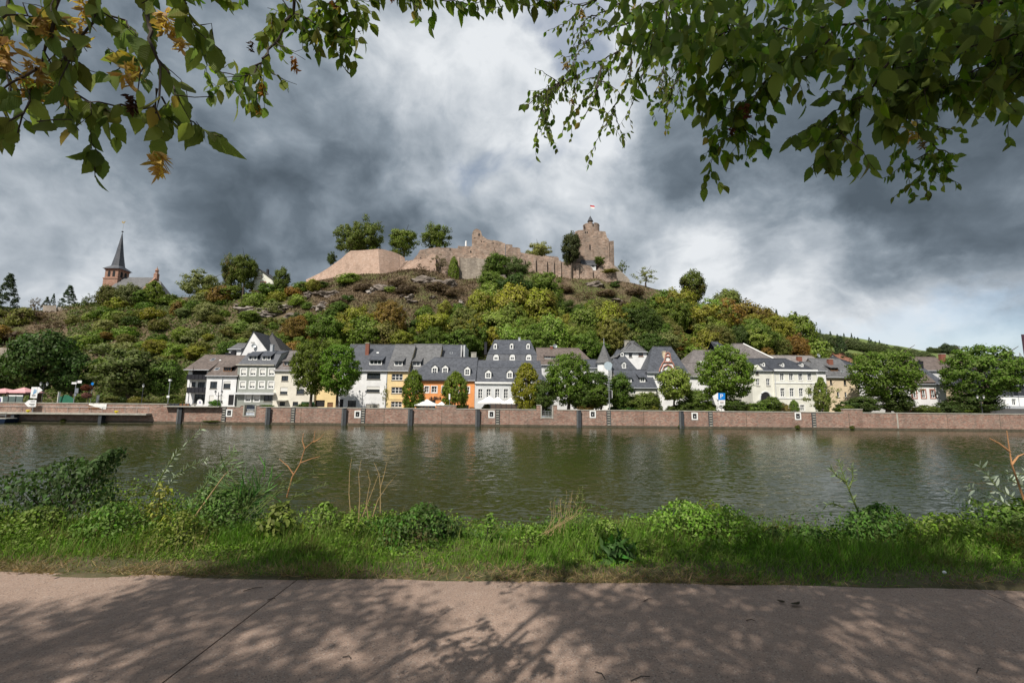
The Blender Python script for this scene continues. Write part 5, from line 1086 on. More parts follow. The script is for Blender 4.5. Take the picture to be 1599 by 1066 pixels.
# garden shrubs and hedges behind the quay wall
SH = [(848, 592, 641, 34, 'dense', (.034, .065, .014), 'tall dark shrub just left of the wall gap'), (907, 596, 641, 44, 'dense', (.036, .07, .014), 'dark shrub filling the right foot of the big bushy tree'), (926, 606, 641, 40, 'dense', (.045, .08, .016), 'mid-green shrub left of the tall dark one by the marker mast'), (1003, 612, 642, 44, 'dense', (.052, .085, .018), 'bushy green shrub between low house and light tree'), (1090, 606, 643, 40, 'dense', (.045, .08, .016), 'dark green shrub between the light tree and the parking sign tree'), (1145, 622, 644, 36, 'dense', (.04, .07, .016), 'dark bush right of the blue parking sign'), (1205, 618, 645, 30, 'dense', (.05, .085, .018), 'green bush right of the arched gateway'), (1400, 612, 645, 40, 'dense', (.03, .055, .014), 'dark bush under the right side of the massive round tree'), (1350, 616, 645, 40, 'dense', (.03, .055, .014), 'dark bush under the left side of the massive round tree'), (1520, 612, 647, 60, 'dense', (.024, .045, .012), 'dark undergrowth beneath the rightmost tree'), (938, 598, 634, 44, 'dense', (.045, .080, .014), 'tall dark green shrub left of the river marker mast'), (967, 580, 640, 38, 'dense', (.040, .080, .014), 'tall dark bush right of the river marker mast'), (930, 578, 612, 40, 'dense', (.034, .070, .013), 'dark ivy-like bush below the turret'), (985, 612, 642, 60, 'shrub', (.055, .085, .022), 'broad shrub below the low slate-roofed house'), (1012, 604, 642, 40, 'shrub', (.062, .09, .025), 'grey-green shrub right of the low slate-roofed house'), (912, 626, 640, 30, 'shrub', (.10, .085, .025), 'low reddish-tinged shrub under the big bushy round tree'),
      (1018, 630, 642, 18, 'shrub', (.085, .105, .018), 'clipped yellow-green globe hedge by the wall'), (975, 632, 641, 42, 'shrub', (.03, .085, .02), 'low fresh green hedge strip right of the marker mast'), (1075, 618, 643, 46, 'shrub', (.04, .065, .016), 'dark shrub under the light yellow-green tree'), (1100, 624, 644, 40, 'shrub', (.06, .10, .016), 'rounded green bush left of the parking sign'), (1186, 622, 646, 50, 'shrub', (.05, .085, .016), 'large dark bush in front of the arched gateway'), (1165, 626, 645, 30, 'shrub', (.055, .08, .018), 'bush at the foot of the tree behind the parking sign'),
      (1224, 626, 646, 20, 'shrub', (.11, .10, .04), 'small reddish shrub in front of the mansion corner'), (1240, 624, 646, 14, 'oval', (.06, .11, .02), 'small upright conifer-like bush in front of the mansion'), (1330, 619, 646, 48, 'shrub', (.025, .05, .014), 'dark low bush right of the airy birch'), (1320, 630, 646, 28, 'shrub', (.06, .09, .015), 'clipped low globe bush right of the airy birch'), (1447, 628, 646, 34, 'shrub', (.05, .075, .018), 'loose green bush under the red-framed windows'), (1478, 624, 648, 44, 'shrub', (.022, .042, .012), 'very dark bush right of the red-framed windows'), (1504, 633, 648, 38, 'shrub', (.055, .085, .014), 'clipped olive mound hedge under the rightmost tree'), (1428, 632, 646, 16, 'shrub', (.10, .06, .03), 'reddish low shrub left of the red-framed house bushes'),
      (172, 616, 630, 36, 'shrub', (.045, .062, .016), 'clipped olive hedge left of the black-green one'), (186, 616, 630, 24, 'shrub', (.022, .042, .012), 'clipped very dark hedge beside the ramp road'), (212, 617, 630, 26, 'shrub', (.075, .085, .018), 'clipped yellowish hedge at the foot of the street lamp'), (240, 621, 631, 34, 'shrub', (.045, .06, .016), 'low dark hedge between the two street lamps'), (265, 612, 630, 36, 'shrub', (.05, .08, .02), 'loose bush left of the balcony house'), (122, 612, 630, 20, 'shrub', (.05, .09, .02), 'bright bush behind the sign post at left'), (335, 621, 634, 20, 'shrub', (.04, .10, .018), 'fresh green potted bush in front of the white rendered house'), (478, 627, 636, 30, 'shrub', (.04, .075, .015), 'small clipped hedge under the pair of round trees'), (417, 630, 636, 24, 'shrub', (.045, .085, .018), 'low clipped hedge above the second mooring pile'), (760, 628, 640, 16, 'shrub', (.06, .08, .04), 'pale potted shrub at the orange inn corner'), (835, 630, 641, 22, 'shrub', (.05, .085, .016), 'green bush left of the wall gap'), (855, 634, 650, 16, 'shrub', (.05, .09, .016), 'bush visible through the wall gap'), (700, 630, 641, 44, 'shrub', (.018, .03, .010), 'dark hedge below the wider egg-shaped tree'), (1050, 630, 642, 20, 'shrub', (.05, .08, .02), 'small bush at the foot of the light tree'), (800, 634, 641, 30, 'shrub', (.05, .06, .02), 'low planting behind the terrace fence')]
for i, (px, tp, bt, wp, kd, cl, lb) in enumerate(SH):
    wp *= 1.12; Y = 90.5+(i % 5)*.7
    if kd == 'shrub':
        x, _, z0 = at(px, bt, Y); h_ = Z_(px, tp, Y)-Z_(px, bt, Y); z0 = min(z0, 2.6)
        o = link('garden_shrub', CR['shrub'][i % 5], None, (x, Y, Z_(px, (tp+bt)/2, Y))); o.scale = (wp/2*Y/F, wp/2*Y/F*.8, h_/2*1.15); o.color = plant_colour(cl); tag(o, lb, 'shrub', 'garden shrubs behind the quay wall')
    else:
        tree('garden_shrub', lb, 'shrub', px, tp, bt, wp, Y, kd, cl, group='garden shrubs behind the quay wall')

# trees on the ridge and around the castle -------------------------------
def hz(px, py, Y): x, y, _ = at(px, py, Y); return float(hill_z(x, y))-.3
RT_ = [('leafy_tree', 'wide dark tree group, leftmost above the bastion wall', 548, 345, 404, 52, 196, 'open', (.056, .088, .018)), ('leafy_tree', 'tallest leafy tree behind the bastion wall', 577, 338, 402, 56, 197, 'open', (.060, .092, .022)), ('leafy_tree', 'round leafy tree, middle one above the bastion flank', 630, 349, 402, 56, 196, 'open', (.066, .096, .016)), ('leafy_tree', 'round dark tree left of the white post on the castle wall', 682, 345, 396, 54, 196, 'open', (.050, .082, .014)), ('small_dark_tree', 'small dark tree at the sloping left end of the bastion', 518, 393, 416, 20, 200, 'open', (.035, .055, .018)),
       ('pale_tree', 'pale yellow-green tree peeping over the curtain wall', 841, 376, 410, 42, 200, 'open', (.105, .130, .045)), ('chestnut', 'dark tree standing against the left side of the castle keep', 892, 362, 410, 40, 184.5, 'dense', (.034, .045, .018)), ('loose_tree', 'thin pale tree just right of the castle keep', 972, 404, 432, 24, 192, 'thin', (.065, .10, .03)), ('loose_tree', 'airy wind-bent tree on the slope right of the castle', 1008, 415, 446, 44, 188, 'thin', (.085, .115, .045)), ('crest_tree', 'solitary round tree with rust-tinged top on the right shoulder of the hill', 1081, 421, 476, 52, 190, 'dense', (.056, .080, .018)), ('crest_tree', 'light green tree right of the solitary round tree', 1137, 450, 500, 50, 192, 'dense', (.080, .105, .03)),
       ('turning_tree', 'broad rust-brown turning tree on the right end of the hill', 1168, 466, 545, 74, 186, 'dense', (.095, .085, .024)), ('crest_tree', 'bright green broad tree at the right end of the hill', 1242, 488, 566, 68, 184, 'dense', (.062, .098, .020)), ('crest_tree', 'olive tree between the rust-brown tree and the bright green one', 1196, 478, 540, 46, 190, 'dense', (.075, .085, .022)), ('black_fir', 'tiny dark fir tip behind the turning trees', 1213, 483, 515, 14, 205, 'conifer', FIR), ('black_fir', 'small dark fir behind the bright green tree at the right end of the hill', 1243, 486, 520, 20, 210, 'conifer', FIR), ('black_fir', 'dark fir on the right flank of the bright green hill tree', 1268, 500, 545, 26, 206, 'conifer', FIR),
       ('big_tree', 'big dark tree with two crowns beside the hill villa, left crown', 362, 393, 458, 40, 172, 'open', (.048, .072, .018)), ('big_tree', 'big dark tree beside the hill villa, tall right crown', 383, 388, 452, 44, 171, 'open', (.050, .078, .016)), ('leafy_tree', 'mid-green tree right of the hill villa', 440, 415, 458, 30, 173, 'dense', (.050, .080, .020)), ('pale_tree', 'pale loose tree between church and villa', 316, 422, 470, 66, 178, 'open', (.085, .11, .045)),
       ('cedar', 'large dark conifer at the left edge of the hill', 12, 426, 492, 56, 174, 'conifer', (.020, .036, .016)), ('fir_tree', 'dark fir left of the church', 108, 445, 482, 36, 178, 'conifer', FIR), ('fir_tree', 'small thin fir left of the dark fir', 83, 458, 480, 12, 178, 'conifer', FIR), ('fir_tree', 'small fir right behind the pale wall stub', 73, 463, 482, 16, 179, 'conifer', (.03, .045, .028)), ('church_tree', 'dark olive tree in front of the church tower', 170, 444, 484, 42, 174, 'dense', (.060, .075, .022)), ('church_tree', 'grey-green tree in front of the church nave', 203, 442, 486, 50, 173, 'dense', (.058, .080, .036)), ('church_tree', 'bright green small tree at the right end of the church nave', 240, 438, 476, 32, 174, 'oval', (.075, .115, .018)), ('loose_tree', 'thin airy tree between fir and church', 138, 456, 486, 26, 176, 'thin', (.05, .07, .03)), ('bare_shrub', 'almost bare twiggy shrub on the brown slope at left', 55, 462, 492, 22, 175, 'thin', (.11, .09, .075)),
       ('castle_bush', 'big bright green bush climbing the castle wall below the broken gable', 778, 386, 440, 52, 181, 'open', (.048, .085, .016)), ('castle_bush', 'dark green bush right of the bright one at the castle wall', 806, 398, 440, 46, 182, 'open', (.040, .066, .020)), ('castle_bush', 'bright bush at the foot of the grey lower wall', 763, 410, 436, 26, 180, 'open', (.055, .095, .016)), ('castle_bush', 'lime green ivy left of the grey lower wall', 708, 400, 448, 20, 181, 'oval', (.075, .115, .016)), ('castle_bush', 'grey-brown bush on top of the dark rock knob', 688, 396, 425, 36, 181, 'thin', (.085, .08, .055)), ('castle_bush', 'small green bush in front of the keep', 936, 399, 414, 24, 187.5, 'open', (.055, .095, .018)), ('castle_bush', 'small bush beneath the dark tree beside the keep', 886, 402, 418, 14, 186, 'open', (.06, .09, .022)), ('castle_bush', 'moss-coloured creeper on the terrace below the keep', 952, 420, 427, 30, 184.6, 'open', (.095, .105, .018))]
for i, (nm, lb, px, tp, bt, wp, Y, kd, cl) in enumerate(RT_):
    b0 = min(hz(px, bt, Y), Z_(px, bt, Y))-.2
    tree(nm, lb, 'bush' if 'bush' in nm or 'shrub' in nm else 'tree', px, tp, bt, wp, Y, kd, cl, base=b0, seed=i, trunk=kd not in ('conifer',), mat=M_leafdry if nm in ('crest_tree', 'turning_tree', 'big_tree') and i % 2 else None, depth=.8)

# hillside wood and scrub -------------------------------------------------
rg = random.Random(21)
LMK_LOW = [(25, 'above the pink parasols'), (110, 'above the sign post at left'), (170, 'above the ramp road'), (250, 'above the street lamps at left'), (320, 'above the balcony house'), (370, 'left of the steep white gable'), (430, 'above the black roof of the gabled house'), (500, 'above the pair of round trees'), (575, 'above the red chimney'), (625, 'above the yellow house'), (675, 'above the roof behind the orange inn'), (735, 'above the bare firewall by the orange inn'), (780, 'above the left of the two-tier dormer roof'), (825, 'above the right of the two-tier dormer roof'), (880, 'above the brown roof with the dish'), (940, 'above the turret'), (990, 'above the hipped white house'), (1045, 'above the baroque gable'), (1090, 'above the barn roof'), (1145, 'above the tree by the parking sign'), (1200, 'above the zinc hip line'), (1260, 'above the mansion'), (1330, 'above the sand-coloured house')]
LMK_HI = [(20, 'below the dark conifer at the left edge'), (85, 'below the pale wall stub'), (170, 'below the church tower'), (225, 'below the church nave'), (280, 'below the churchyard wall'), (335, 'below the pale tree by the church'), (400, 'below the hill villa'), (450, 'below the brick ruin stump'), (505, 'below the left tip of the bastion'), (560, 'below the bastion'), (610, 'below the bastion corner'), (665, 'below the rock knob'), (735, 'below the grey lower wall'), (790, 'below the bush on the castle wall'), (850, 'below the buttressed curtain wall'), (915, 'below the castle hut'), (955, 'below the keep terrace'), (1010, 'below the airy wind-bent tree'), (1080, 'below the solitary crest tree'), (1140, 'below the light green crest tree'), (1190, 'below the turning tree'), (1260, 'below the bright green crest tree')]
def near(L, px): return min(L, key=lambda t: abs(t[0]-px))[1]
COLN = [('dark green', DARKG), ('mid-green', GREEN), ('light green', LIGHTG), ('yellow-green', YELG), ('olive', OLIVE), ('rust-tinged', RUST), ('grey-green', PALEG)]
def ridge_py(px): return np.interp(px, [q[0] for q in RIDGE], [q[1] for q in RIDGE])
seen = {}; NB = 0
def hill_plant(px, py, wp, hp, kd, ci, nm):
    global NB
    p = hill_hit(px, py)
    if p is None: return
    k = p[1]/F; rx = wp/2*k; rz = hp/2*k; cn, cl = COLN[ci]
    size = 'small' if wp < 20 else ('tall' if hp > 42 else 'broad')
    pos_ = near(LMK_HI if py < ridge_py(px)+48 else LMK_LOW, px)
    lb = f'{size} {cn} {nm} on the hillside {pos_}'
    c2 = seen.get(lb, 0); seen[lb] = c2+1
    if c2: 
        lb2 = [f'{size} {cn} {nm} in the upper scrub {pos_}', f'{size} {cn} {nm} lower down the hillside {pos_}', lb][min(c2-1, 2)]; lb = lb2
    s_ = rg.randrange(99)
    o = link('hillside_'+nm, CR[kd][s_ % len(CR[kd])], None, (p[0], p[1], p[2]+rz*(.95 if kd != 'shrub' else .65)))
    if ci in (3, 4, 5) and rg.random() < .6: o.data = CRV(kd, s_, M_leafdry)
    o.scale = (rx, rx, rz); o.rotation_euler = (0, 0, rg.uniform(0, 6.28)); o.color = plant_colour(cl, .16, rg)
    tag(o, lb, 'tree' if nm == 'tree' else 'bush', 'trees and bushes covering the castle hillside'); NB += 1
def bare(px, py):        # rocky and dry grass parts of the slope
    if 0 < px < 105 and 485 < py < 545: return .85
    if 110 < px < 180 and 520 < py < 600: return .5
    if 460 < px < 745 and py < 505: return .88 if py < 488 else .5
    if 850 < px < 990 and py < 488: return .88
    if 985 < px < 1090 and py < ridge_py(px)+30: return .4
    if 370 < px < 480 and 470 < py < 500: return .7
    return 0
# lower wood (right two thirds) as trees, upper slope and left as bushes
cells = []
for py in np.arange(452, 575, 13):
    for px in np.arange(-20, 1350, 24):
        x = px+rg.uniform(-12, 12)+(6 if int(py) % 2 else -6); y = py+rg.uniform(-6, 6)
        rp = ridge_py(x)
        if y < rp+8 or y > 572: continue
        cells.append((x, y, y-rp))
cells.sort(key=lambda t: -t[1]); rg.shuffle(cells)
for x, y, d in cells:
    if NB > 292: break
    if rg.random() < bare(x, y): continue
    hi = bare(x, y-26) > .45
    wood = (x > 690 and d > 58) or (x > 1040 and d > 25) or (430 < x <= 690 and y > 512)
    if wood:
        ci = rg.choices(range(7), [3, 5, 5, 3.5, 2.5, 1.0, 1.5] if x < 1000 else [2, 4, 4, 3.5, 3, 2.4, .6])[0]; wp = rg.choice([20, 26, 32] if hi else [24, 32, 40, 48, 56, 68])*rg.uniform(.85, 1.15); hill_plant(x, y, wp, wp*rg.uniform(.8, 1.35), rg.choice(['dense', 'open', 'open', 'round']), ci, 'tree')
    elif rg.random() < .85:
        ci = rg.choices(range(7), [1.2, 4.5, 5, 3, 4, .8, 3])[0]; wp = rg.uniform(18, 42); hill_plant(x, y, wp, wp*rg.uniform(.55, .9), 'shrub' if rg.random() < .7 else 'dense', ci, 'bush')
# named bushes of the upper slope
for (px, py, wp, hp, ci, lb) in [(397, 478, 46, 32, 2, 'round bright green bush on the pale rock ledge below the villa'), (345, 470, 46, 34, 5, 'orange and yellow autumn shrub left of the round bright bush'), (320, 470, 34, 26, 3, 'yellowing shrub beside the orange autumn one'), (432, 470, 34, 22, 3, 'yellow-green bush above the brick ruin stump'), (470, 455, 36, 22, 1, 'dark green rounded bush right of the hill villa'), (545, 442, 50, 22, 2, 'bright shrubs along the foot of the bastion'), (500, 450, 40, 14, 0, 'dark hedge-like bush below the sloping bastion end'), (480, 482, 22, 14, 1, 'isolated bright bush on the bare brown slope'), (752, 505, 40, 34, 3, 'lime green rounded tree standing out in the middle of the slope'), (845, 470, 34, 30, 5, 'orange turning tree below the curtain wall'), (1020, 480, 36, 22, 0, 'dark bush at the lower edge of the dry slope'), (275, 492, 22, 30, 5, 'rust-red shrub on the slope right of the church'), (180, 500, 40, 20, 2, 'bright bush on the slope below the church tower'), (960, 448, 20, 12, 0, 'dark bush below the terrace wall right of the keep'), (1275, 560, 50, 44, 2, 'light green tree low at the right end of the hill'), (35, 505, 44, 36, 4, 'olive thicket at the left edge of the brown slope')]:
    p = hill_hit(px, py)
    if p is None: continue
    k = p[1]/F; o = link('slope_bush', CR['shrub'][px % 5], None, (p[0], p[1], p[2]+hp/2*k*.7)); o.scale = (wp/2*k, wp/2*k, hp/2*k*1.15); o.color = plant_colour(COLN[ci][1], .05, rg); tag(o, lb, 'bush')
    if ci == 5: o.color = (.19, .125, .03, 1)
for i, (px, py, wp, hp) in enumerate([(505, 462, 34, 14), (530, 476, 40, 16), (568, 452, 34, 16), (590, 470, 44, 18), (620, 445, 36, 18), (636, 456, 44, 18), (655, 430, 34, 22), (680, 452, 48, 20), (700, 462, 36, 16), (715, 458, 30, 14), (560, 488, 40, 14), (610, 490, 44, 16), (660, 482, 40, 16), (690, 405, 34, 26), (45, 500, 60, 24), (80, 512, 50, 22), (30, 530, 56, 20), (880, 456, 40, 14), (910, 468, 44, 14), (945, 462, 40, 14), (975, 480, 40, 14), (850, 448, 30, 12), (990, 460, 36, 16), (1050, 470, 34, 12)]):
    p = hill_hit(px, py)
    if p is None: continue
    k = p[1]/F; o = link('dead_bush', CR['thin' if i % 3 == 0 else 'shrub'][i % 3], None, (p[0], p[1]-.3, p[2]+hp/2*k*.6)); o.scale = (wp/2*k, wp/2*k*.8, hp/2*k*1.2); j = .8+.1*(i % 5); o.color = (.135*j, .095*j, .055*j, 1)
    tag(o, ('grey' if i % 2 else 'brown')+' dead bush '+near(LMK_HI, px)+(', upper one' if py < 460 else (', lower one' if py > 480 else ', on the bare slope')), 'bush', 'dead brown bushes on the rocky slope')
# ground scrub: an uncountable carpet of low growth
rgn = np.random.default_rng(5); n = 120000
px = rgn.uniform(-60, 1420, n); v_ = rgn.uniform(0, 1, n)
a_ = np.array([ray(p, 520)[0] for p in px]); ry = np.interp(a_, _U, _RY); Yv = 118+(ry-2-118)*v_; Xv = a_*Yv; Zv = hill_z(Xv, Yv)
dens = fbm(Xv*.06, Yv*.06, 2)+.6*fbm(Xv*.2, Yv*.2, 5)
pyv = CY-(0)  # image row of each sprig
P = np.stack([Xv, Yv, Zv], -1); pp = proj(P); py = pp[1]
keep = np.array([rgn.random() > bare(a, b)*1.14 for a, b, d in zip(pp[0], py, dens)]) & (dens > -1.2)
P, dens, py, pxx = P[keep], dens[keep], py[keep], pp[0][keep]; n = len(P)
P[:, 2] += rgn.uniform(0, .9, n)*np.clip(1+dens, .2, 1.6); D = unit(rgn.normal(size=(n, 3))*.7+np.array([0, -.45, .9])); T = unit(np.cross(D, rgn.normal(size=(n, 3)))); L = rgn.uniform(.4, .95, n)
V, Fs = leaf_cloud(P, T, D, L, L*.7, T_Q)
M_scrub = foliage_mat('hill_scrub', col=(.100, .138, .030), vary=.5, dry=(.17, .12, .055), dry_scale=.09, dry_lo=.59, dry_hi=.70)
tag(link('undergrowth', np_mesh('undergrowth', V, Fs, M_scrub)), 'low mixed scrub and bramble covering the ground of the castle hill', 'undergrowth', kind='stuff')
# dry twiggy grass on the bare patches
n = 46000; px = np.concatenate([rgn.uniform(-40, 110, 5000), rgn.uniform(450, 760, 30000), rgn.uniform(840, 1100, 11000)]); v_ = rgn.uniform(.25, 1, n)
a_ = np.array([ray(p, 470)[0] for p in px]); ry = np.interp(a_, _U, _RY); Yv = 118+(ry-1-118)*v_; P = np.stack([a_*Yv, Yv, hill_z(a_*Yv, Yv)-.05], -1); pp = proj(P)
keep = np.array([rgn.random() < bare(a, b)+.03 for a, b in zip(pp[0], pp[1])]); P = P[keep]; n = len(P)
T = unit(rgn.normal(size=(n, 3))*.55+np.array([.1, 0, 1])); N = unit(rgn.normal(size=(n, 3))); L = rgn.uniform(.4, 1.1, n); V, Fs = leaf_cloud(P, T, N, L, L*.3, T_Q)
tag(link('dry_grass', np_mesh('dry_grass', V, Fs, foliage_mat('dry_grass_straw', col=(.135, .095, .056), vary=.6, trans=.2))), 'dry brown grass and dead stalks on the bare rocky parts of the castle hill', 'dry grass', kind='stuff')
# far wood on the vineyard hill
FW = []
rg2 = random.Random(4)
def far_tree(px, top, wp, kd, cl, lb, bot=None):
    bot = bot or top+wp*.9
    a, _ = ray(px, bot); Y = 560.0
    b = ray(px, bot)[1]; ys = np.arange(330, 700, 4.0); d = far_z(a*ys, ys)-(CAMZ+b*ys); k_ = np.argmax(d > 0); Y = float(ys[k_]) if d[k_] > 0 else float(np.interp(a, _FU, _FY))
    z = float(far_z(np.array(a*Y), np.array(Y))); k = Y/F; rz = (bot-top)/2*k*1.05
    o = link('distant_tree', CR[kd][rg2.randrange(99) % len(CR[kd])], None, (a*Y, Y, z+rz*.8)); o.scale = (wp/2*k, wp/2*k, rz); o.color = plant_colour(cl, .1, rg2); tag(o, lb, 'tree', 'trees along the distant vineyard hill')
for i in range(13): far_tree(1284+i*8.6+rg2.uniform(-5, 5), 515+i*1.5+rg2.uniform(-3, 4), rg2.uniform(5, 9), 'conifer', (.022, .04, .026), 'tiny dark conifer in the row along the distant skyline', bot=528+i*1.15)
for i in range(34): far_tree(1276+i*5.4, 519+i*.95+rg2.uniform(-2, 2.5), rg2.uniform(12, 20), 'dense', (.045, .068, .03), 'rounded green tree in the wood band on the distant hill', bot=538+i*.85)
for i in range(8): far_tree(1452+i*4+rg2.uniform(-1, 1), 541+rg2.uniform(-1, 2), rg2.uniform(8, 12), 'dense', (.04, .062, .028), 'small rounded tree on the far right of the distant skyline', bot=551)
for px, tp in ((1478, 534), (1490, 537)): far_tree(px, tp, 17, 'dense', (.03, .05, .03), 'larger dark tree, left of two standing on the distant skyline' if px < 1485 else 'larger dark tree, right of two standing on the distant skyline', bot=553)
for i in range(14): far_tree(1262+i*9+rg2.uniform(-3, 3), 541+i*1.1+rg2.uniform(-2, 2), rg2.uniform(14, 24), 'dense', rg2.choice([(.06, .09, .025), (.075, .10, .028), (.05, .078, .022)]), 'bushy tree on the lower slope of the vineyard hill', bot=558+i*.8)
# ---------------------------------------------------------------- overhanging trees on the near bank
M_hleaf = foliage_mat('hornbeam_leaf', trans=.58, vary=.35, rough=.5, veins=True)
M_bract = foliage_mat('bract', trans=.35, vary=.35, rough=.7)
M_crownleaf = foliage_mat('crown_leaf', col=(.045, .075, .014), trans=.30, vary=.35)
LT = [leaf_template(11, f, c, .06) for f, c in ((.25, .28), (.12, .45), (.45, .12))]
LMESH = [np_mesh('leaf', V*np.array([1, .58, .58]), Fs, M_hleaf, smooth=True, uv=uv) for V, Fs, uv in LT]
rgb_ = np.random.default_rng(12)
class Bough:
    def __init__(s, name, label, loc): 
        s.root = empty(name, loc, label, 'tree'); s.P, s.T, s.N, s.L, s.c = [], [], [], [], []; s.tw = MB(); s.crown = []
    def leaf(s, p, t, L, col, n=None):
        t = unit(np.array(t, float)); n = rgb_.normal(size=3)*np.array([1, 1.2, .5]) if n is None else n
        s.P.append(np.array(p)); s.T.append(t); s.N.append(np.array(n, float)); s.L.append(L); s.c.append(col)
    def twig(s, pts, r0, L, gap, col, drop=.8, sub=0, sublen=.25):
        """twig along world points, leaves alternate along it"""
        pts = [np.array(p, float) for p in pts]; seg = [np.linalg.norm(b-a) for a, b in zip(pts[:-1], pts[1:])]; tot = sum(seg)
        # smooth + jitter
        q = []; m_ = max(3, int(tot/.045)); 
        for k in range(m_+1):
            d = tot*k/m_; i = 0
            while i < len(seg)-1 and d > seg[i]: d -= seg[i]; i += 1
            q.append(pts[i]+(pts[i+1]-pts[i])*min(1, d/max(seg[i], 1e-6))+rgb_.normal(size=3)*min(.006, r0*1.2))
        s.tw.tube(q, [max(.0012, r0*(1-.75*k/m_)) for k in range(m_+1)], 5 if r0 < .006 else 7, M_twig, cap=False)
        d = rgb_.uniform(0, gap); sgn = 1
        while d < tot:
            k = d/tot*m_; i = min(int(k), m_-1); p = q[i]+(q[i+1]-q[i])*(k-i); ax = unit(q[i+1]-q[i]); sd = unit(np.cross(ax, rgb_.normal(size=3))) 
            if gap < 9: s.leaf(p, ax*.35+sd*.55*sgn+np.array([0, 0, -drop])+rgb_.normal(size=3)*.22, L*rgb_.uniform(.62, 1.2), col() if callable(col) else col)
            if sub and rgb_.random() < sub:
                e = p+(ax*.5+sd*.7+np.array([0, 0, -.45])+rgb_.normal(size=3)*.25)*sublen*rgb_.uniform(.5, 1.3)
                s.twig([p, (p+e)/2+rgb_.normal(size=3)*.02, e], max(.0016, r0*.45), L, gap, col, drop, sub*.25, sublen*.55)
            sgn = -sgn; d += gap*rgb_.uniform(.6, 1.4)
    def bracts(s, px, py, Y, size, col, name='seed_cluster'):
        p = at(px, py, Y); o = link(name, BR[rgb_.integers(3)], s.root, np.array(p)-org_of(s.root)); o.scale = (size,)*3; o.rotation_euler = (rgb_.uniform(-.5, .5), rgb_.uniform(-.5, .5), rgb_.uniform(0, 6)); o.color = (*col, 1)
    def finish(s, nmax=290):
        if s.tw.v: o = s.tw.build('twigs', s.root); o['kind'] = 'stuff'
        P, T, N, L = map(np.array, (s.P, s.T, s.N, s.L)); pr = proj(P); dep = P[:, 1].copy()
        vis = L/np.maximum(pr[2], .3); inf = (pr[2] > .2) & (pr[0] > -30) & (pr[0] < 1630) & (pr[1] > -30) & (pr[1] < 700)
        order = np.argsort(-np.where(inf, vis, 0)); sel = order[:nmax]; rest = order[nmax:]; og = org_of(s.root)
        for i in sel:
            t = T[i]; b_ = unit(np.cross(N[i], t)); n = np.cross(t, b_)
            o = link('leaf', LMESH[rgb_.integers(3)], s.root); M = Matrix.Identity(4)
            for r_ in range(3): M[r_][0], M[r_][1], M[r_][2], M[r_][3] = t[r_]*L[i], b_[r_]*L[i], n[r_]*L[i], P[i][r_]-og[r_]
            o.matrix_basis = M; k = rgb_.uniform(.7, 1.3); o.color = (*[q*k for q in s.c[i]], 1)
        cols = {}
        for i in rest: cols.setdefault(tuple(np.round(s.c[i], 3)), []).append(i)
        for c_, ii in cols.items():
            V, Fs = leaf_cloud(P[ii]-og, T[ii], N[ii], L[ii], L[ii]*.58, LT[0]); uv = np.tile(LT[0][2], (len(ii), 1))
            o = link('foliage', np_mesh('foliage', V, Fs, M_hleaf, smooth=True, uv=uv), s.root); o['kind'] = 'stuff'; o.color = (*c_, 1)
        if s.crown:
            P = np.concatenate(s.crown); pr = proj(P); P = P[~((pr[2] > .05) & (pr[0] > -260) & (pr[0] < 1860) & (pr[1] > -260) & (pr[1] < 1100))]
            n = len(P); T = unit(rgb_.normal(size=(n, 3))*.7+np.array([0, 0, -.5])); N = unit(rgb_.normal(size=(n, 3))+np.array([0, 0, .8])); L = rgb_.uniform(.06, .115, n)
            V, Fs = leaf_cloud(P-og, T, N, L, L*.62, T_HEX); o = link('crown', np_mesh('crown', V, Fs, M_crownleaf), s.root); o['kind'] = 'stuff'
def make_bract(seed):
    r = np.random.default_rng(seed); n = 46; P = np.stack([r.normal(0, .008, n), r.normal(0, .008, n), -r.uniform(0, .075, n)], -1); D = unit(r.normal(size=(n, 3))*np.array([1, 1, .25])+np.array([0, 0, -.45]))
    V, Fs = leaf_cloud(P, D, unit(r.normal(size=(n, 3))), r.uniform(.022, .038, n), r.uniform(.008, .014, n), T_F); return np_mesh('seed_cluster', V, Fs, M_bract)
BR = [make_bract(i) for i in range(3)]
G1, G2, G3, Y1 = (.165, .255, .032), (.21, .29, .036), (.115, .205, .038), (.46, .36, .03)
def pick(*ws): 
    cs = [G1, G2, G3, (.17, .19, .026), Y1]; return lambda: cs[rgb_.choice(5, p=np.array(ws)/sum(ws))]
def line(pts, Y): 
    return [at(p[0], p[1], Y+(p[2] if len(p) > 2 else 0)) for p in pts]
A = Bough('hornbeam_tree', 'hornbeam on the near bank reaching in at top left with yellow seed clusters', (-4.2, -3.2, 3.2))
B = Bough('hornbeam_tree', 'hornbeam on the near bank spreading dense dark foliage over the top right', (6.4, -3.6, 3.2))
cA = pick(4, 3, 3, 1.2, .25); cB = pick(4, 2.2, 4, .5, .02); cF = pick(4, 4, 2, 2, .3)
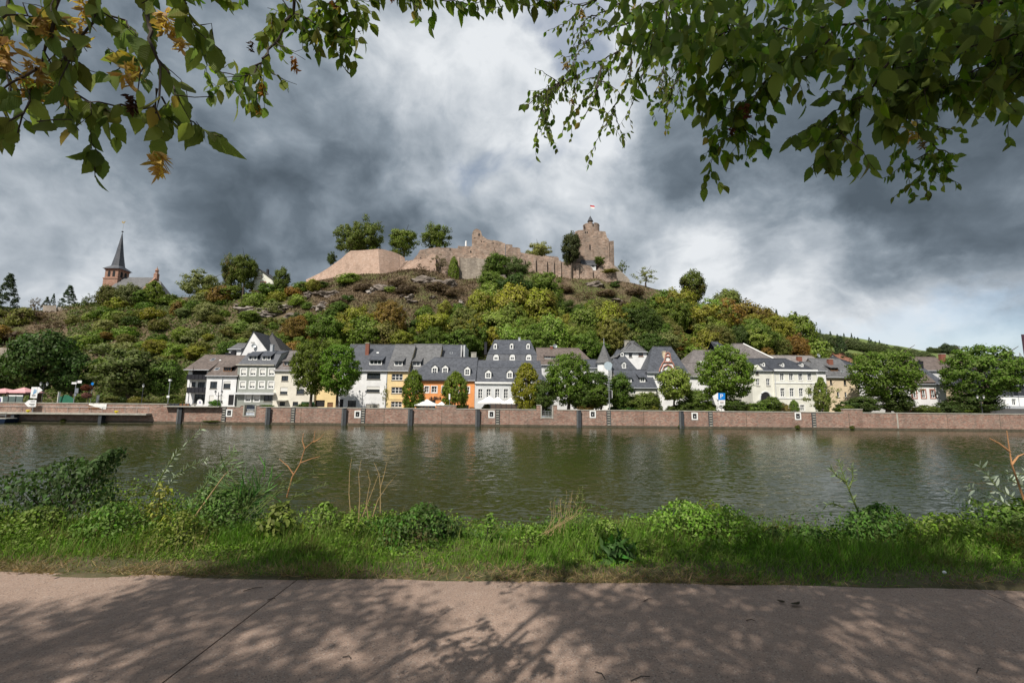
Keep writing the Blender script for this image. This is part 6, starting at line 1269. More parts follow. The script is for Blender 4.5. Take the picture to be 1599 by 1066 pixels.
for pts, r, L, gap, sub in [([(222, -120), (232, 10), (238, 70), (250, 140), (243, 175)], .0085, .068, .085, .40), ([(238, 82), (200, 100), (168, 80)], .004, .068, .035, .35), ([(250, 142), (235, 168), (190, 166), (110, 152)], .004, .068, .07, .4), ([(244, 90), (266, 120), (276, 150), (330, 152)], .004, .075, .07, .4), ([(250, 150), (268, 178), (300, 192), (340, 210)], .0035, .080, .03, .4), ([(240, 165), (255, 190), (250, 215)], .003, .07, .035, .2),
                            ([(112, -110), (82, 40), (56, 105), (50, 165), (25, 200)], .007, .070, .045, .5), ([(50, 160), (66, 180), (57, 205)], .002, .07, .072, .1), ([(56, 110), (0, 145), (-60, 150)], .004, .070, .07, .4), ([(210, -110), (150, 10), (118, 75), (85, 125)], .006, .070, .04, .5), ([(20, -100), (5, 60), (10, 180), (5, 230)], .006, .072, .07, .45), ([(-60, 20), (20, 30), (75, 20)], .005, .072, .03, .5), ([(-40, 80), (30, 120), (70, 130)], .004, .070, .04, .4), ([(150, 20), (190, 30), (215, 55)], .004, .068, .04, .4), ([(270, -60), (290, 10), (300, 40)], .004, .08, .04, .4), ([(60, 190), (110, 185), (125, 205)], .002, .075, .04, .2), ([(110, 140), (150, 168), (188, 180)], .003, .068, .035, .3)]:
    A.twig(line([(p[0], p[1], rgb_.uniform(-.06, .06)) for p in pts], 1.22+rgb_.uniform(-.12, .22)), r, L, gap, cA, .75, sub, .12)
for pts, r, L, gap, sub in [([(478, -80), (455, 20), (430, 62), (410, 95), (378, 122), (345, 112)], .009, .07, .06, .25), ([(430, 65), (455, 82), (476, 92)], .003, .05, .3, .3), ([(408, 98), (430, 120), (462, 132)], .0035, .07, .05, .3), ([(410, 95), (400, 150), (408, 182)], .0035, .07, .04, .3), ([(378, 122), (350, 130), (330, 150)], .003, .07, .04, .3), ([(392, 105), (372, 150), (370, 170)], .003, .072, .04, .2), ([(455, 20), (500, 40), (548, 62), (566, 66)], .005, .068, .03, .55), ([(475, -20), (520, 20), (560, 34)], .004, .068, .03, .5), ([(450, 30), (430, 30), (425, 48)], .003, .068, .03, .3), ([(500, -40), (540, -5), (590, 5)], .004, .068, .03, .4), ([(345, 112), (322, 100), (318, 118)], .002, .06, .04, .2), ([(440, 0), (480, 55), (505, 85)], .003, .066, .03, .4)]:
    A.twig(line([(p[0], p[1], rgb_.uniform(-.1, .1)) for p in pts], 2.1+rgb_.uniform(-.15, .15)), r, L, gap, cF, .85, sub, .14)
for pts in [[(570, -50), (640, -8), (720, 5), (790, 12)], [(640, -60), (720, -15), (800, 0), (838, 12)], [(740, -50), (800, -5), (850, 5), (866, 10)], [(640, -20), (650, 20), (655, 30)], [(300, -30), (345, 0), (375, 5)]]:
    A.twig(line([(p[0], p[1], rgb_.uniform(-.1, .1)) for p in pts], 2.3+rgb_.uniform(-.2, .2)), .005, .070, .026, cF, .95, .25, .08)
for (px, py, s_, c_) in [(18, 60, 1.2, (.46, .29, .09)), (50, 95, 1.0, (.44, .28, .09)), (62, 20, 1.1, (.42, .27, .08)), (128, -8, 1.0, (.6, .42, .10)), (108, 30, .9, (.52, .35, .10)), (262, 18, 1.1, (.56, .38, .10)), (272, 42, .9, (.62, .43, .11)), (216, 98, 1.1, (.62, .43, .11)), (103, 112, 1.1, (.46, .30, .09)), (247, 238, 1.15, (.62, .42, .10)), (40, 120, .8, (.46, .26, .03)), (210, 150, .7, (.06, .028, .018))]: A.bracts(px, py, 1.2, s_, c_)
for (px, py, s_, c_) in [(412, 130, .75, (.45, .22, .03)), (458, 88, .9, (.45, .2, .02)), (520, 0, .8, (.25, .12, .04)), (398, 160, .7, (.5, .3, .03)), (392, 64, .6, (.05, .03, .02)), (608, -8, .7, (.3, .13, .04))]: A.bracts(px, py, 2.1, s_, c_)
# right-hand tree: fine far sprays, then the dense near mass
for pts in [[(1120, -70), (1010, 40), (960, 85), (900, 118), (836, 150)], [(960, 90), (930, 140), (885, 185), (876, 215)], [(985, 62), (985, 120), (960, 165), (945, 205)], [(1040, 10), (1042, 90), (1022, 150)], [(900, 120), (860, 135), (836, 170)], [(1000, 30), (930, 50), (905, 80), (890, 110)], [(1030, -20), (960, 10), (915, 30), (900, 60)], [(940, 100), (925, 160), (905, 190)], [(1010, 80), (1000, 130), (985, 160)], [(930, 0), (905, 10), (895, 30)], [(880, 125), (850, 160), (845, 180)], [(1060, 40), (1060, 120), (1040, 170)]]:
    B.twig(line([(p[0], p[1], rgb_.uniform(-.2, .2)) for p in pts], 4.0+rgb_.uniform(-.4, .4)), .010, .066, .055, cF, .85, .55, .27)
for (px, py, s_) in [(884, 98, 1.3), (905, 15, 1.2), (990, 12, 1.2), (1010, 20, 1.1), (935, 150, .9), (890, 155, 1.0), (1085, 25, 1.1)]: B.bracts(px, py, 4.0, s_, (.36, .25, .07))
for pts, Y, L, r in [([(1750, -30), (1500, 15), (1300, 40), (1100, 55), (990, 62)], 2.5, .085, .012), ([(1750, 50), (1500, 75), (1350, 90), (1200, 98), (1075, 85)], 2.2, .088, .010), ([(1750, -80), (1400, -40), (1150, -12), (1010, 5)], 2.7, .085, .012), ([(1750, 10), (1600, 50), (1480, 85), (1400, 110)], 1.9, .09, .009), ([(1240, 95), (1195, 130), (1165, 180), (1135, 215), (1106, 236)], 2.4, .072, .006), ([(1180, 150), (1150, 170), (1118, 168)], 2.4, .08, .004), ([(1390, 95), (1350, 150), (1322, 195), (1300, 225)], 1.95, .088, .006), ([(1350, 150), (1310, 165), (1280, 195)], 1.95, .085, .004), ([(1660, 50), (1570, 90), (1510, 120), (1470, 135)], 2.0, .09, .007), ([(1690, 110), (1600, 95), (1550, 120)], 2.0, .085, .006), ([(1300, 60), (1250, 100), (1225, 120)], 2.2, .088, .006), ([(1440, 80), (1420, 130), (1380, 160)], 2.0, .09, .006), ([(1120, 50), (1090, 90), (1060, 110)], 2.6, .08, .006)]:
    B.twig(line([(p[0], p[1], rgb_.uniform(-.12, .12)) for p in pts], Y), r, L, .038, cB, .9, .6, .2)
for pts in [[(1448, 120), (1440, 190), (1458, 232), (1440, 262), (1432, 285)], [(1455, 228), (1480, 238), (1494, 240)], [(1440, 205), (1415, 225), (1396, 240)], [(1450, 235), (1420, 255), (1405, 262)], [(1450, 240), (1460, 260), (1455, 280)], [(1445, 190), (1470, 200), (1480, 215)]]:
    B.twig(line([(p[0], p[1], rgb_.uniform(-.05, .05)) for p in pts], 2.7), .004, .054, .032, cB, .8, .45, .12)
B.bracts(1424, 190, 2.3, 1.45, (.58, .46, .12)); B.bracts(1164, 162, 2.3, .95, (.16, .05, .03)); B.bracts(1440, 212, 2.5, .9, (.22, .16, .05)); B.bracts(1142, 198, 2.4, .6, (.15, .05, .03))
LB = [(950, 60), (985, 85), (1030, 110), (1080, 105), (1130, 110), (1180, 130), (1230, 138), (1260, 112), (1300, 118), (1330, 150), (1370, 150), (1420, 125), (1460, 112), (1510, 90), (1560, 78), (1620, 105), (1700, 110)]
for k in range(1150):
    px = rgb_.uniform(960, 1680); mx = np.interp(px, [q[0] for q in LB], [q[1] for q in LB]); py = mx-abs(rgb_.normal(0, 1))*70-6
    if py < -90: continue
    if px < 1060 and rgb_.random() < .5: continue
    Y = rgb_.uniform(1.7, 2.9); B.leaf(at(px, py-14, Y), np.array([0, 0, -.8])+rgb_.normal(size=3)*.4, rgb_.uniform(.06, .105), cB())
# limbs and trunks
def limb(b, pts, r0, r1, name='limb'):
    mb = MB(); n = len(pts); mb.tube(pts, [r0+(r1-r0)*i/(n-1) for i in range(n)], 10, M_bark); mb.build(name, b.root, smooth=True)
limb(A, [(-4.2, -3.2, 2.9), (-4.25, -3.2, 4.5), (-4.1, -3.1, 6.5), (-4.2, -3.3, 11.5)], .24, .10, 'trunk'); limb(B, [(6.4, -3.6, 2.9), (6.35, -3.6, 4.6), (6.5, -3.6, 6.8), (6.3, -3.8, 11.5)], .28, .11, 'trunk')
def P_(px, py, Y): return at(px, py, Y)
limb(A, [(-4.1, -3.1, 6.2), (-2.6, -1.2, 7.0), (-1.5, .6, 7.0), P_(222, -120, 1.22)], .035, .012); limb(A, [(-4.1, -3.1, 6.0), (-3.2, -1.0, 6.9), (-2.0, .7, 6.8), P_(112, -110, 1.3)], .035, .010); limb(A, [(-4.1, -3.1, 6.6), (-2.4, -.8, 7.6), (-1.4, .9, 7.7), P_(478, -80, 2.1)], .035, .012); limb(A, [(-4.1, -3.1, 6.9), (-2.2, -.9, 8.0), (-1.0, .9, 8.0), P_(570, -50, 2.3)], .035, .008)
limb(B, [(6.4, -3.6, 6.0), (5.7, -.8, 6.9), (5.0, 1.4, 7.1), P_(1750, -40, 2.9), P_(1600, 0, 2.95), P_(1450, 2, 2.9), P_(1300, -24, 2.8)], .06, .014); limb(B, [(6.4, -3.6, 6.4), (4.8, -.6, 7.6), (3.2, 1.8, 8.0), P_(1120, -70, 4.0)], .045, .012); limb(B, [(6.4, -3.6, 6.1), (5.2, -.5, 6.6), (3.6, 1.2, 6.4), P_(1750, 50, 2.2)], .04, .010)
for b, (tx_, ty_), sg in ((A, (-4.2, -3.2), 1), (B, (6.4, -3.6), -1)):
    for k in range(9):
        an = k*2.4; z = 6.6+k*.5; rr_ = 2.6-k*.14
        limb(b, [(tx_, ty_, z), (tx_+rr_*.5*math.cos(an), ty_+rr_*.5*math.sin(an), z+1.0), (tx_+rr_*math.cos(an), ty_+rr_*math.sin(an), z+1.7)], .06, .012)
# the rest of both crowns, above and behind the camera: it dapples path and verge
LIT = [(30, 925, 150, 34, .95), (120, 905, 130, 22, .9), (300, 965, 60, 12, .6), (230, 1025, 120, 18, .5), (700, 912, 190, 20, .97), (800, 1000, 130, 42, .95), (760, 950, 110, 26, .9), (560, 1000, 80, 22, .5), (420, 985, 60, 18, .4), (890, 1050, 110, 30, .7), (1130, 935, 90, 14, .55), (1080, 1010, 60, 16, .5), (980, 895, 120, 40, .6), (100, 850, 290, 48, .98), (780, 860, 240, 42, .92), (1340, 1000, 60, 14, .3), (1560, 925, 50, 10, .4), (620, 940, 60, 20, .5), (150, 800, 350, 50, 1), (700, 805, 300, 40, 1), (1000, 830, 150, 30, .8), (640, 1045, 60, 20, .45), (990, 960, 60, 18, .45), (1540, 815, 110, 40, .95), (1060, 800, 120, 22, .9)]
nspray = 0
for k in range(6200):
    gx, gy = rgb_.uniform(-9.5, 9.5), rgb_.uniform(.8, 5.7); q = proj((gx, gy, 3.2))
    lit = 0
    for (lx, ly, ra, rb, w_) in LIT:
        d = ((q[0]-lx)/ra)**2+((q[1]-ly)/rb)**2
        if d < 1.35: lit = max(lit, w_*(1 if d < .9 else .6))
    g = fbm(gx*1.9+.4*gy, gy*2.6, 9)/1.1
    if g < -.95+2.3*lit or gy > 5.1+.5*g: continue
    hmin = max(2.6, (1.2*gy+1.6)/2.02+.3); h = rgb_.uniform(max(hmin, 5.2), max(hmin, 5.2)+3.8)
    c_ = np.array([gx, gy, 3.2])+SV*(h/SV[2]); n = int(rgb_.integers(18, 34)); pts = c_+rgb_.normal(size=(n, 3))*np.array([.15, .15, .12])
    (A if c_[0] < 0 else B).crown.append(pts); nspray += 1
A.finish(); B.finish()

# ---------------------------------------------------------------- grass verge and weeds
def gz(x, y): return bank_z(x, y)
M_grass = foliage_mat('grass_blade', col=(.135, .262, .030), vary=.5, trans=.4, dry=(.27, .20, .095), dry_scale=1.7, dry_lo=.58, dry_hi=.72)
M_grassdry = foliage_mat('grass_dry', col=(.27, .20, .095), vary=.45, trans=.3)
rw_ = np.random.default_rng(77); n = 105000
x = rw_.uniform(-9.5, 9.5, n); u = rw_.uniform(0, 1, n)**1.15; y = path_edge(x)+.0+u*2.3-.02; f1 = fbm(x*1.3, y*2.1, 1)
hgt_ = (.030+.10*np.clip((y-path_edge(x))*1.1-.1, 0, 1))*np.clip(1+.55*f1, .35, 1.9)*rw_.uniform(.55, 1.35, n)
keep = rw_.random(n) < np.clip(.35+(y-path_edge(x))*2.2+.3*f1, .12, 1); x, y, hgt_ = x[keep], y[keep], hgt_[keep]; n = len(x)
P = np.stack([x, y, gz(x, y)-.01], -1); T = unit(rw_.normal(size=(n, 3))*np.array([.5, .5, .15])+np.array([.12, -.10, 1.0])); N = unit(rw_.normal(size=(n, 3))*np.array([1, 1, .3]))
V, Fs = leaf_cloud(P, T, N, hgt_*1.1, rw_.uniform(.004, .0085, n), T_TRI2)
tag(link('grass', np_mesh('grass', V, Fs, M_grass)), 'green grass verge between the path and the river weeds', 'grass', kind='stuff')
n = 30000; x = rw_.uniform(-9.5, 9.5, n); y = path_edge(x)+np.abs(rw_.normal(0, .22, n))-.03; P = np.stack([x, y, gz(x, y)-.005], -1); kp = fbm(x*.9, y*.5, 4)+rw_.normal(0, .35, n) > .1; P = P[kp]; n = len(P)
T = unit(rw_.normal(size=(n, 3))*np.array([1, 1, .3])+np.array([.1, -.1, .35])); N = unit(rw_.normal(size=(n, 3))); V, Fs = leaf_cloud(P, T, N, rw_.uniform(.05, .14, n), .005, T_TRI2)
tag(link('dry_verge_grass', np_mesh('dry_verge_grass', V, Fs, M_grassdry)), 'straw-coloured dead grass along the edge of the path', 'dry grass', kind='stuff')
# crest of the weeds against the water, in pixel rows of the photograph
CREST = [(-200, 775), (0, 772), (60, 778), (180, 778), (240, 772), (300, 774), (360, 782), (420, 792), (480, 797), (540, 800), (620, 806), (700, 812), (760, 820), (790, 832), (830, 824), (870, 808), (910, 804), (960, 826), (1000, 816), (1040, 802), (1120, 806), (1190, 824), (1280, 818), (1330, 812), (1400, 806), (1440, 818), (1490, 826), (1540, 806), (1599, 790), (1800, 785)]
def weed_cloud(n, xr, yr, leafL, mat, name, label, cat, tmpl=T_F, hang=.3, hfac=1.0, asp=.55, dens=None, kind='stuff', seed=1, color=None):
    r = np.random.default_rng(seed); px = r.uniform(*xr, n); Y = r.uniform(*yr, n)
    a = np.array([ray(p, 800)[0] for p in px]); X = a*Y; cr = np.interp(px, [q[0] for q in CREST], [q[1] for q in CREST]); b = np.array([ray(p, c)[1] for p, c in zip(px, cr)])
    ztop = CAMZ+b*5.9; base = gz(X, Y); fy = np.clip((Y-4.75)/1.0, .06, 1); lump = np.clip(.55+.75*fbm(X*1.5, Y*1.9, seed), .12, 1.55)
    H = np.maximum(.08, (ztop-3.2)+.05)*fy*lump*hfac+np.maximum(0, 3.2-base)*.75*np.clip((Y-5.9)/.5, 0, 1)
    h = H*r.uniform(0, 1, n)**.55; P = np.stack([X, Y, base+h], -1)
    D = unit(r.normal(size=(n, 3))*.75+np.array([-.1, -.35, .85])); T = unit(np.cross(D, r.normal(size=(n, 3)))+np.array([0, -.1, -hang])); L = leafL*r.uniform(.5, 1.35, n)
    V, Fs = leaf_cloud(P, T, D, L, L*asp, tmpl); o = link(name, np_mesh(name, V, Fs, mat))
    if color: o.color = (*color, 1)
    return tag(o, label, cat, kind=kind)
M_weed = foliage_mat('weed_leaf', col=(.135, .222, .026), vary=.45, trans=.35, dry=(.16, .13, .025), dry_scale=1.1, dry_lo=.56, dry_hi=.70)
M_weedd = foliage_mat('weed_leaf_dark', col=(.070, .14, .024), vary=.45, trans=.3, dry=(.10, .065, .03), dry_scale=1.6, dry_lo=.58, dry_hi=.72)
weed_cloud(70000, (-120, 1720), (4.8, 6.9), .034, M_weed, 'weeds', 'low leafy weeds and creepers carpeting the top of the river bank', 'weeds', seed=3)
weed_cloud(16000, (-120, 1720), (5.5, 7.6), .042, M_weedd, 'creepers', 'darker creeping plants hanging over the river edge of the bank', 'creepers', seed=8)
nb_ = 11000; pxb = rw_.uniform(-100, 1700, nb_); Yb = rw_.uniform(4.7, 6.3, nb_); xb = np.array([ray(p, 800)[0] for p in pxb])*Yb
f2 = fbm(xb*1.7, Yb*2.2, 6); kb = f2+rw_.normal(0, .4, nb_) > .05; xb, Yb = xb[kb], Yb[kb]; nb_ = len(xb)
P = np.stack([xb, Yb, gz(xb, Yb)-.01], -1); T = unit(rw_.normal(size=(nb_, 3))*np.array([.35, .3, .1])+np.array([.28, -.05, 1.0])); N = unit(rw_.normal(size=(nb_, 3))*np.array([1, 1, .3]))
V, Fs = leaf_cloud(P, T, N, rw_.uniform(.14, .38, nb_)*np.clip((Yb-4.3), .4, 1), rw_.uniform(.005, .010, nb_), T_TRI2)
tag(link('tall_grass', np_mesh('tall_grass', V, Fs, foliage_mat('tall_grass_blade', col=(.13, .21, .035), vary=.5, trans=.4, dry=(.30, .23, .11), dry_scale=2.2, dry_lo=.50, dry_hi=.62))), 'long wind-bent grass blades growing through the bank weeds', 'grass', kind='stuff')
# distinct plants ------------------------------------------------------
def mound(px0, px1, top, bot, Y, n, L, col, label, name='weed_mound', cat='plant', mat=None, seed=0, asp=.55, tmpl=T_F, dry=False, hang=.35, stems=14, prof=None):
    r = np.random.default_rng(seed); xc = (px0+px1)/2; c = np.array(at(xc, bot, Y)); w_ = (px1-px0)/2/F*Y; h = Z_(xc, top, Y)-Z_(xc, bot, Y)
    base = np.array([c[0], Y, gz(np.array(c[0]), np.array(Y))]); zb = c[2]
    th = r.uniform(0, 2*math.pi, n); f = r.uniform(0, 1, n)**.42; zz = r.uniform(0, 1, n)
    if prof is None: rad = np.sqrt(np.clip(1-zz**2.2, 0, 1))
    else: rad = np.interp(zz, [q[0] for q in prof], [q[1] for q in prof])
    ctr = 0 if prof is None or len(prof[0]) < 3 else np.interp(zz, [q[0] for q in prof], [q[2] for q in prof])
    lum = 1+.22*np.sin(th*3+seed+zz*5)+.12*np.sin(th*7+zz*11)
    X = c[0]+(ctr+rad*f*lum*np.cos(th))*w_; Yy = Y+rad*f*np.sin(th)*min(w_*.7, .6); Z = zb+zz*h*(.93+.12*np.sin(X*9+seed))
    P = np.stack([X, Yy, Z], -1); D = unit(np.stack([np.cos(th), np.sin(th), zz*1.3+.2], -1)+r.normal(size=(n, 3))*.5); T = unit(np.cross(D, r.normal(size=(n, 3)))+np.array([0, 0, -hang])); LL = L*r.uniform(.5, 1.3, n)
    root = empty(name, base, label, cat); V, Fs = leaf_cloud(P-base, T, D, LL, LL*asp, tmpl); o = link('leaves', np_mesh('leaves', V, Fs, mat or M_leaf), root); o.color = (*[c_*1.8 for c_ in col], 1)
    mb = MB()
    for k in range(stems):
        i = r.integers(n); mb.tube([(base[0]+r.normal(0, .05), Y, base[2]-.03), ((base[0]+P[i][0])/2, (Y+P[i][1])/2, (base[2]+P[i][2])/2+.04), P[i]], [.006, .004, .0015], 5, M_twig, cap=False)
    if stems: mb.build('stems', root)
    return root
def shoots(label, specs, Y, col, name, cat='plant', L=.06, asp=.18, gap=.03, stemcol=None, r0=.006, mat=None, droop=0, seed=0, up=.6):
    """specs: polylines in pixels; narrow leaves along each"""
    r = np.random.default_rng(seed); p0 = at(*specs[0][0][:2], Y); root = empty(name, (p0[0], Y, gz(np.array(p0[0]), np.array(Y))), label, cat); og = org_of(root); mb = MB(); P, T, N = [], [], []
    for sp in specs:
        pts = [np.array(at(q[0], q[1], Y+(q[2] if len(q) > 2 else 0))) for q in sp]; seg = [np.linalg.norm(b-a) for a, b in zip(pts[:-1], pts[1:])]; tot = sum(seg)
        mb.tube(pts, [r0*(1-.7*i/(len(pts)-1)) for i in range(len(pts))], 6, stemcol or M_twig, cap=False)
        if gap:
            d = tot*.12; sg = 1
            while d < tot:
                e = d; i = 0
                while i < len(seg)-1 and e > seg[i]: e -= seg[i]; i += 1
                ax = unit(pts[i+1]-pts[i]); p = pts[i]+(pts[i+1]-pts[i])*e/seg[i]; sd = unit(np.cross(ax, np.array([0, 1, .2])))
                P.append(p); T.append(ax*up+sd*sg*.6+r.normal(size=3)*.25+np.array([0, 0, -droop])); N.append(r.normal(size=3)+np.array([-.5, -1.2, .6])); sg = -sg; d += gap*r.uniform(.6, 1.4)
    mb.build('stem', root)
    if P:
        P, T, N = np.array(P), np.array(T), np.array(N); LL = L*r.uniform(.6, 1.25, len(P)); V, Fs = leaf_cloud(P-og, T, N, LL, LL*asp, T_F); o = link('leaves', np_mesh('leaves', V, Fs, mat or M_leaf), root); o.color = (*col, 1)
    return root
M_straw = pmat('straw_stalk', (.36, .26, .13), .8, .3, 8); M_rusts = pmat('rust_stalk', (.42, .22, .10), .8, .3, 8); M_greens = pmat('green_stalk', (.12, .16, .04), .7, .3, 8)
mound(-10, 190, 700, 790, 5.9, 2400, .062, (.036, .062, .018), 'dark glossy leafy bush leaning right over the water at left', 'riverside_bush', 'bush', seed=2, hang=.9, asp=.5, prof=[(0, .95, -.05), (.35, .9, -.1), (.6, .72, 0), (.8, .42, .42), (1, .16, .72)], stems=30)
mound(228, 272, 750, 812, 5.7, 170, .058, (.155, .16, .03), 'young sapling with yellow leaves beside the dark leafy bush', 'yellow_sapling', 'plant', seed=3, stems=6, asp=.6)
shoots('two long silvery willow shoots leaning right over the water', [[(238, 770), (255, 738), (272, 712), (296, 688), (316, 668)], [(258, 765), (275, 742), (300, 726), (328, 716)]], 5.8, (.34, .40, .28), 'willow_shoots', L=.07, asp=.22, gap=.018, r0=.009, stemcol=M_greens, seed=4)
shoots('group of grey-green leaning stems with narrow leaves in front of the water', [[(300, 790), (325, 750), (345, 722), (365, 703)], [(310, 795), (335, 750), (352, 725), (372, 708)], [(330, 800), (350, 755), (368, 725)], [(290, 800), (322, 755), (346, 730)]], 5.8, (.20, .29, .13), 'leaning_stems', L=.10, asp=.13, gap=.016, r0=.008, stemcol=M_greens, seed=5)
shoots('pale dry stalk leaning right among the green stems', [[(303, 808), (330, 770), (350, 742), (365, 727)]], 5.6, (.3, .2, .1), 'dry_stalk', gap=0, stemcol=M_straw, r0=.011)
rp = np.random.default_rng(6); 
shoots('clump of bright green reed blades left of the orange stalk', [[(372+rp.uniform(-14, 14), 800), (382+k*2.2-10, 770), (380+(k-9)*5+rp.uniform(-8, 14), 728+rp.uniform(0, 40))] for k in range(20)], 5.75, (.09, .19, .05), 'reed_clump', L=.24, asp=.07, gap=.07, stemcol=M_greens, r0=.006, seed=6, up=1.2)
shoots('tall orange dead stalk forking against the water', [[(448, 776), (456, 745), (468, 725), (476, 700), (490, 688), (492, 672)], [(476, 700), (472, 688), (474, 676)], [(458, 740), (450, 728), (436, 716)], [(490, 690), (500, 684), (506, 676)], [(470, 722), (486, 716), (500, 712)]], 5.8, (.40, .20, .07), 'orange_stalk', L=.012, asp=.5, gap=.02, stemcol=M_rusts, r0=.009, seed=7)
shoots('wispy leaning seed stems beside the orange stalk', [[(400, 800), (440, 765), (470, 748), (490, 738)], [(430, 800), (460, 775), (485, 765), (510, 756)], [(380, 812), (420, 775), (445, 752), (430, 735)], [(410, 790), (440, 760), (455, 750)]], 5.7, (.13, .17, .06), 'wild_grass', L=.055, asp=.2, gap=.02, stemcol=M_greens, r0=.006, seed=8)
shoots('bunch of upright dry brown stalks left of the dark vine mound', [[(548, 808), (545, 770), (546, 735), (549, 716)], [(560, 815), (562, 770), (560, 740), (564, 718)], [(594, 800), (594, 760), (592, 740), (584, 722)], [(594, 762), (600, 740), (604, 722)], [(575, 810), (572, 785), (578, 752), (574, 735)], [(582, 806), (590, 780), (606, 756), (620, 740)], [(566, 806), (580, 770), (592, 738)]], 5.7, (.22, .17, .07), 'dry_stalks', L=.02, asp=.4, gap=.03, stemcol=M_straw, r0=.006, seed=9)
mound(566, 724, 786, 862, 5.45, 2300, .046, (.050, .070, .020), 'dark brownish-green vine mound left of the gap in the weeds', seed=10, mat=M_weedd, hang=.6)
mound(640, 722, 792, 850, 5.6, 600, .075, (.038, .062, .02), 'drooping dark broad-leaved plant at the right of the brownish vine mound', 'broadleaf_plant', 'plant', seed=11, hang=1.0)
for q_ in [(288, 400, 752, 822, 5.75, 1500, .044, (.055, .10, .020), 'mid-green leafy bush behind the leaning stems'), (396, 470, 786, 842, 5.5, 420, .075, (.085, .11, .020), 'large-leaved yellow-green plant left of the orange stalk'), (468, 545, 786, 836, 5.6, 900, .042, (.085, .135, .022), 'light green bushy weed left of the dry brown stalks'), (-20, 110, 786, 850, 5.45, 1500, .040, (.085, .125, .020), 'yellow-green creeper mound below the dark leafy bush, left half'), (105, 235, 786, 846, 5.4, 1400, .042, (.062, .115, .018), 'green creeper mound below the dark leafy bush, right half'), (230, 330, 800, 850, 5.3, 900, .038, (.10, .12, .022), 'olive weed mound in front of the yellow sapling'), (520, 570, 800, 845, 5.4, 500, .036, (.095, .145, .02), 'small bright weed at the foot of the dry brown stalks'), (800, 860, 815, 850, 5.35, 500, .036, (.085, .14, .02), 'small bright weed right of the gap in the weeds'), (910, 990, 812, 846, 5.4, 700, .038, (.09, .14, .022), 'low bright weed right of the pale dry grass tuft'), (1180, 1240, 822, 858, 5.4, 500, .04, (.045, .08, .018), 'low dark weed right of the bright vine mound')]: mound(*q_, seed=int(q_[0])+50, stems=8)
mound(748, 778, 795, 845, 5.5, 120, .05, (.075, .13, .02), 'small upright nettle at the gap in the weeds', 'nettle', 'plant', seed=12, stems=5)
shoots('tuft of pale dry grass with tall seed heads left of the bright vine mound', [[(850+rp.uniform(-12, 30), 836), (862+k*3, 805), (858+k*4+rp.uniform(-6, 6), 792-rp.uniform(0, 12)-(k if k < 11 else 0)*2)] for k in range(14)], 5.5, (.30, .25, .12), 'dry_tuft', L=.05, asp=.1, gap=.06, stemcol=M_straw, r0=.0035, seed=13, up=1)
shoots('tall yellow-green seed stem rising above the pale dry grass tuft', [[(895, 825), (900, 790), (905, 762)], [(905, 828), (910, 785), (909, 758)], [(890, 825), (888, 800), (880, 780)]], 5.5, (.17, .18, .06), 'wild_sorrel', L=.028, asp=.4, gap=.014, stemcol=M_greens, r0=.004, seed=14)
mound(985, 1195, 784, 852, 5.55, 3400, .044, (.080, .145, .018), 'bright green sunlit vine mound in the middle right of the bank', seed=15, stems=20)
mound(935, 1000, 845, 888, 4.95, 120, .16, (.035, .085, .018), 'dark rosette of long broad dock leaves in the grass', 'dock_rosette', 'plant', seed=16, asp=.28, stems=0, hang=-.4)
mound(1215, 1320, 818, 862, 5.5, 1500, .042, (.040, .082, .016), 'low dark creeper mound between the bright vine mound and the willow shoot', seed=17, mat=M_weedd)
mound(1300, 1432, 783, 865, 5.55, 2500, .046, (.050, .100, .018), 'shaded green vine mound carrying a willow shoot', seed=18)
shoots('single grey-green willow shoot standing above the shaded vine mound', [[(1340, 798), (1328, 770), (1320, 750), (1308, 716)], [(1326, 762), (1332, 745), (1330, 725)], [(1322, 752), (1306, 742), (1296, 730)], [(1318, 792), (1300, 785), (1290, 788)]], 5.7, (.20, .27, .13), 'willow_shoot', L=.07, asp=.24, gap=.014, stemcol=M_greens, r0=.011, seed=19)
mound(1425, 1560, 800, 868, 5.5, 1800, .042, (.100, .150, .022), 'yellow-green leafy bush low at the right end of the bank', 'yellow_green_bush', 'bush', seed=20)
mound(1490, 1680, 775, 870, 5.6, 3000, .050, (.070, .115, .020), 'tall green bush at the right edge under the silver willow', 'edge_bush', 'bush', seed=21)
shoots('silver-leaved willow branches reaching left over the water at right', [[(1610, 790), (1560, 765), (1545, 745), (1528, 725)], [(1600, 800), (1550, 790), (1510, 778), (1476, 768)], [(1590, 800), (1560, 780), (1535, 770), (1510, 758)], [(1620, 770), (1580, 750), (1560, 742)], [(1580, 800), (1545, 800), (1520, 796)], [(1630, 760), (1600, 740), (1575, 738), (1565, 742)]], 5.7, (.36, .42, .33), 'silver_willow', L=.10, asp=.26, gap=.028, stemcol=M_greens, r0=.007, seed=22, droop=.15)
shoots('thick reddish-brown dead stalk leaning at the right edge of the picture', [[(1606, 800), (1592, 760), (1580, 725), (1576, 700), (1572, 672)], [(1580, 725), (1590, 712), (1604, 706)], [(1577, 705), (1560, 692), (1545, 684)], [(1600, 780), (1610, 740), (1612, 690)]], 5.6, (.34, .15, .05), 'red_stalk', L=.014, asp=.5, gap=.025, stemcol=M_rusts, r0=.013, seed=23)
for i, (px, py) in enumerate([(1300, 745), (1345, 752)]): pass
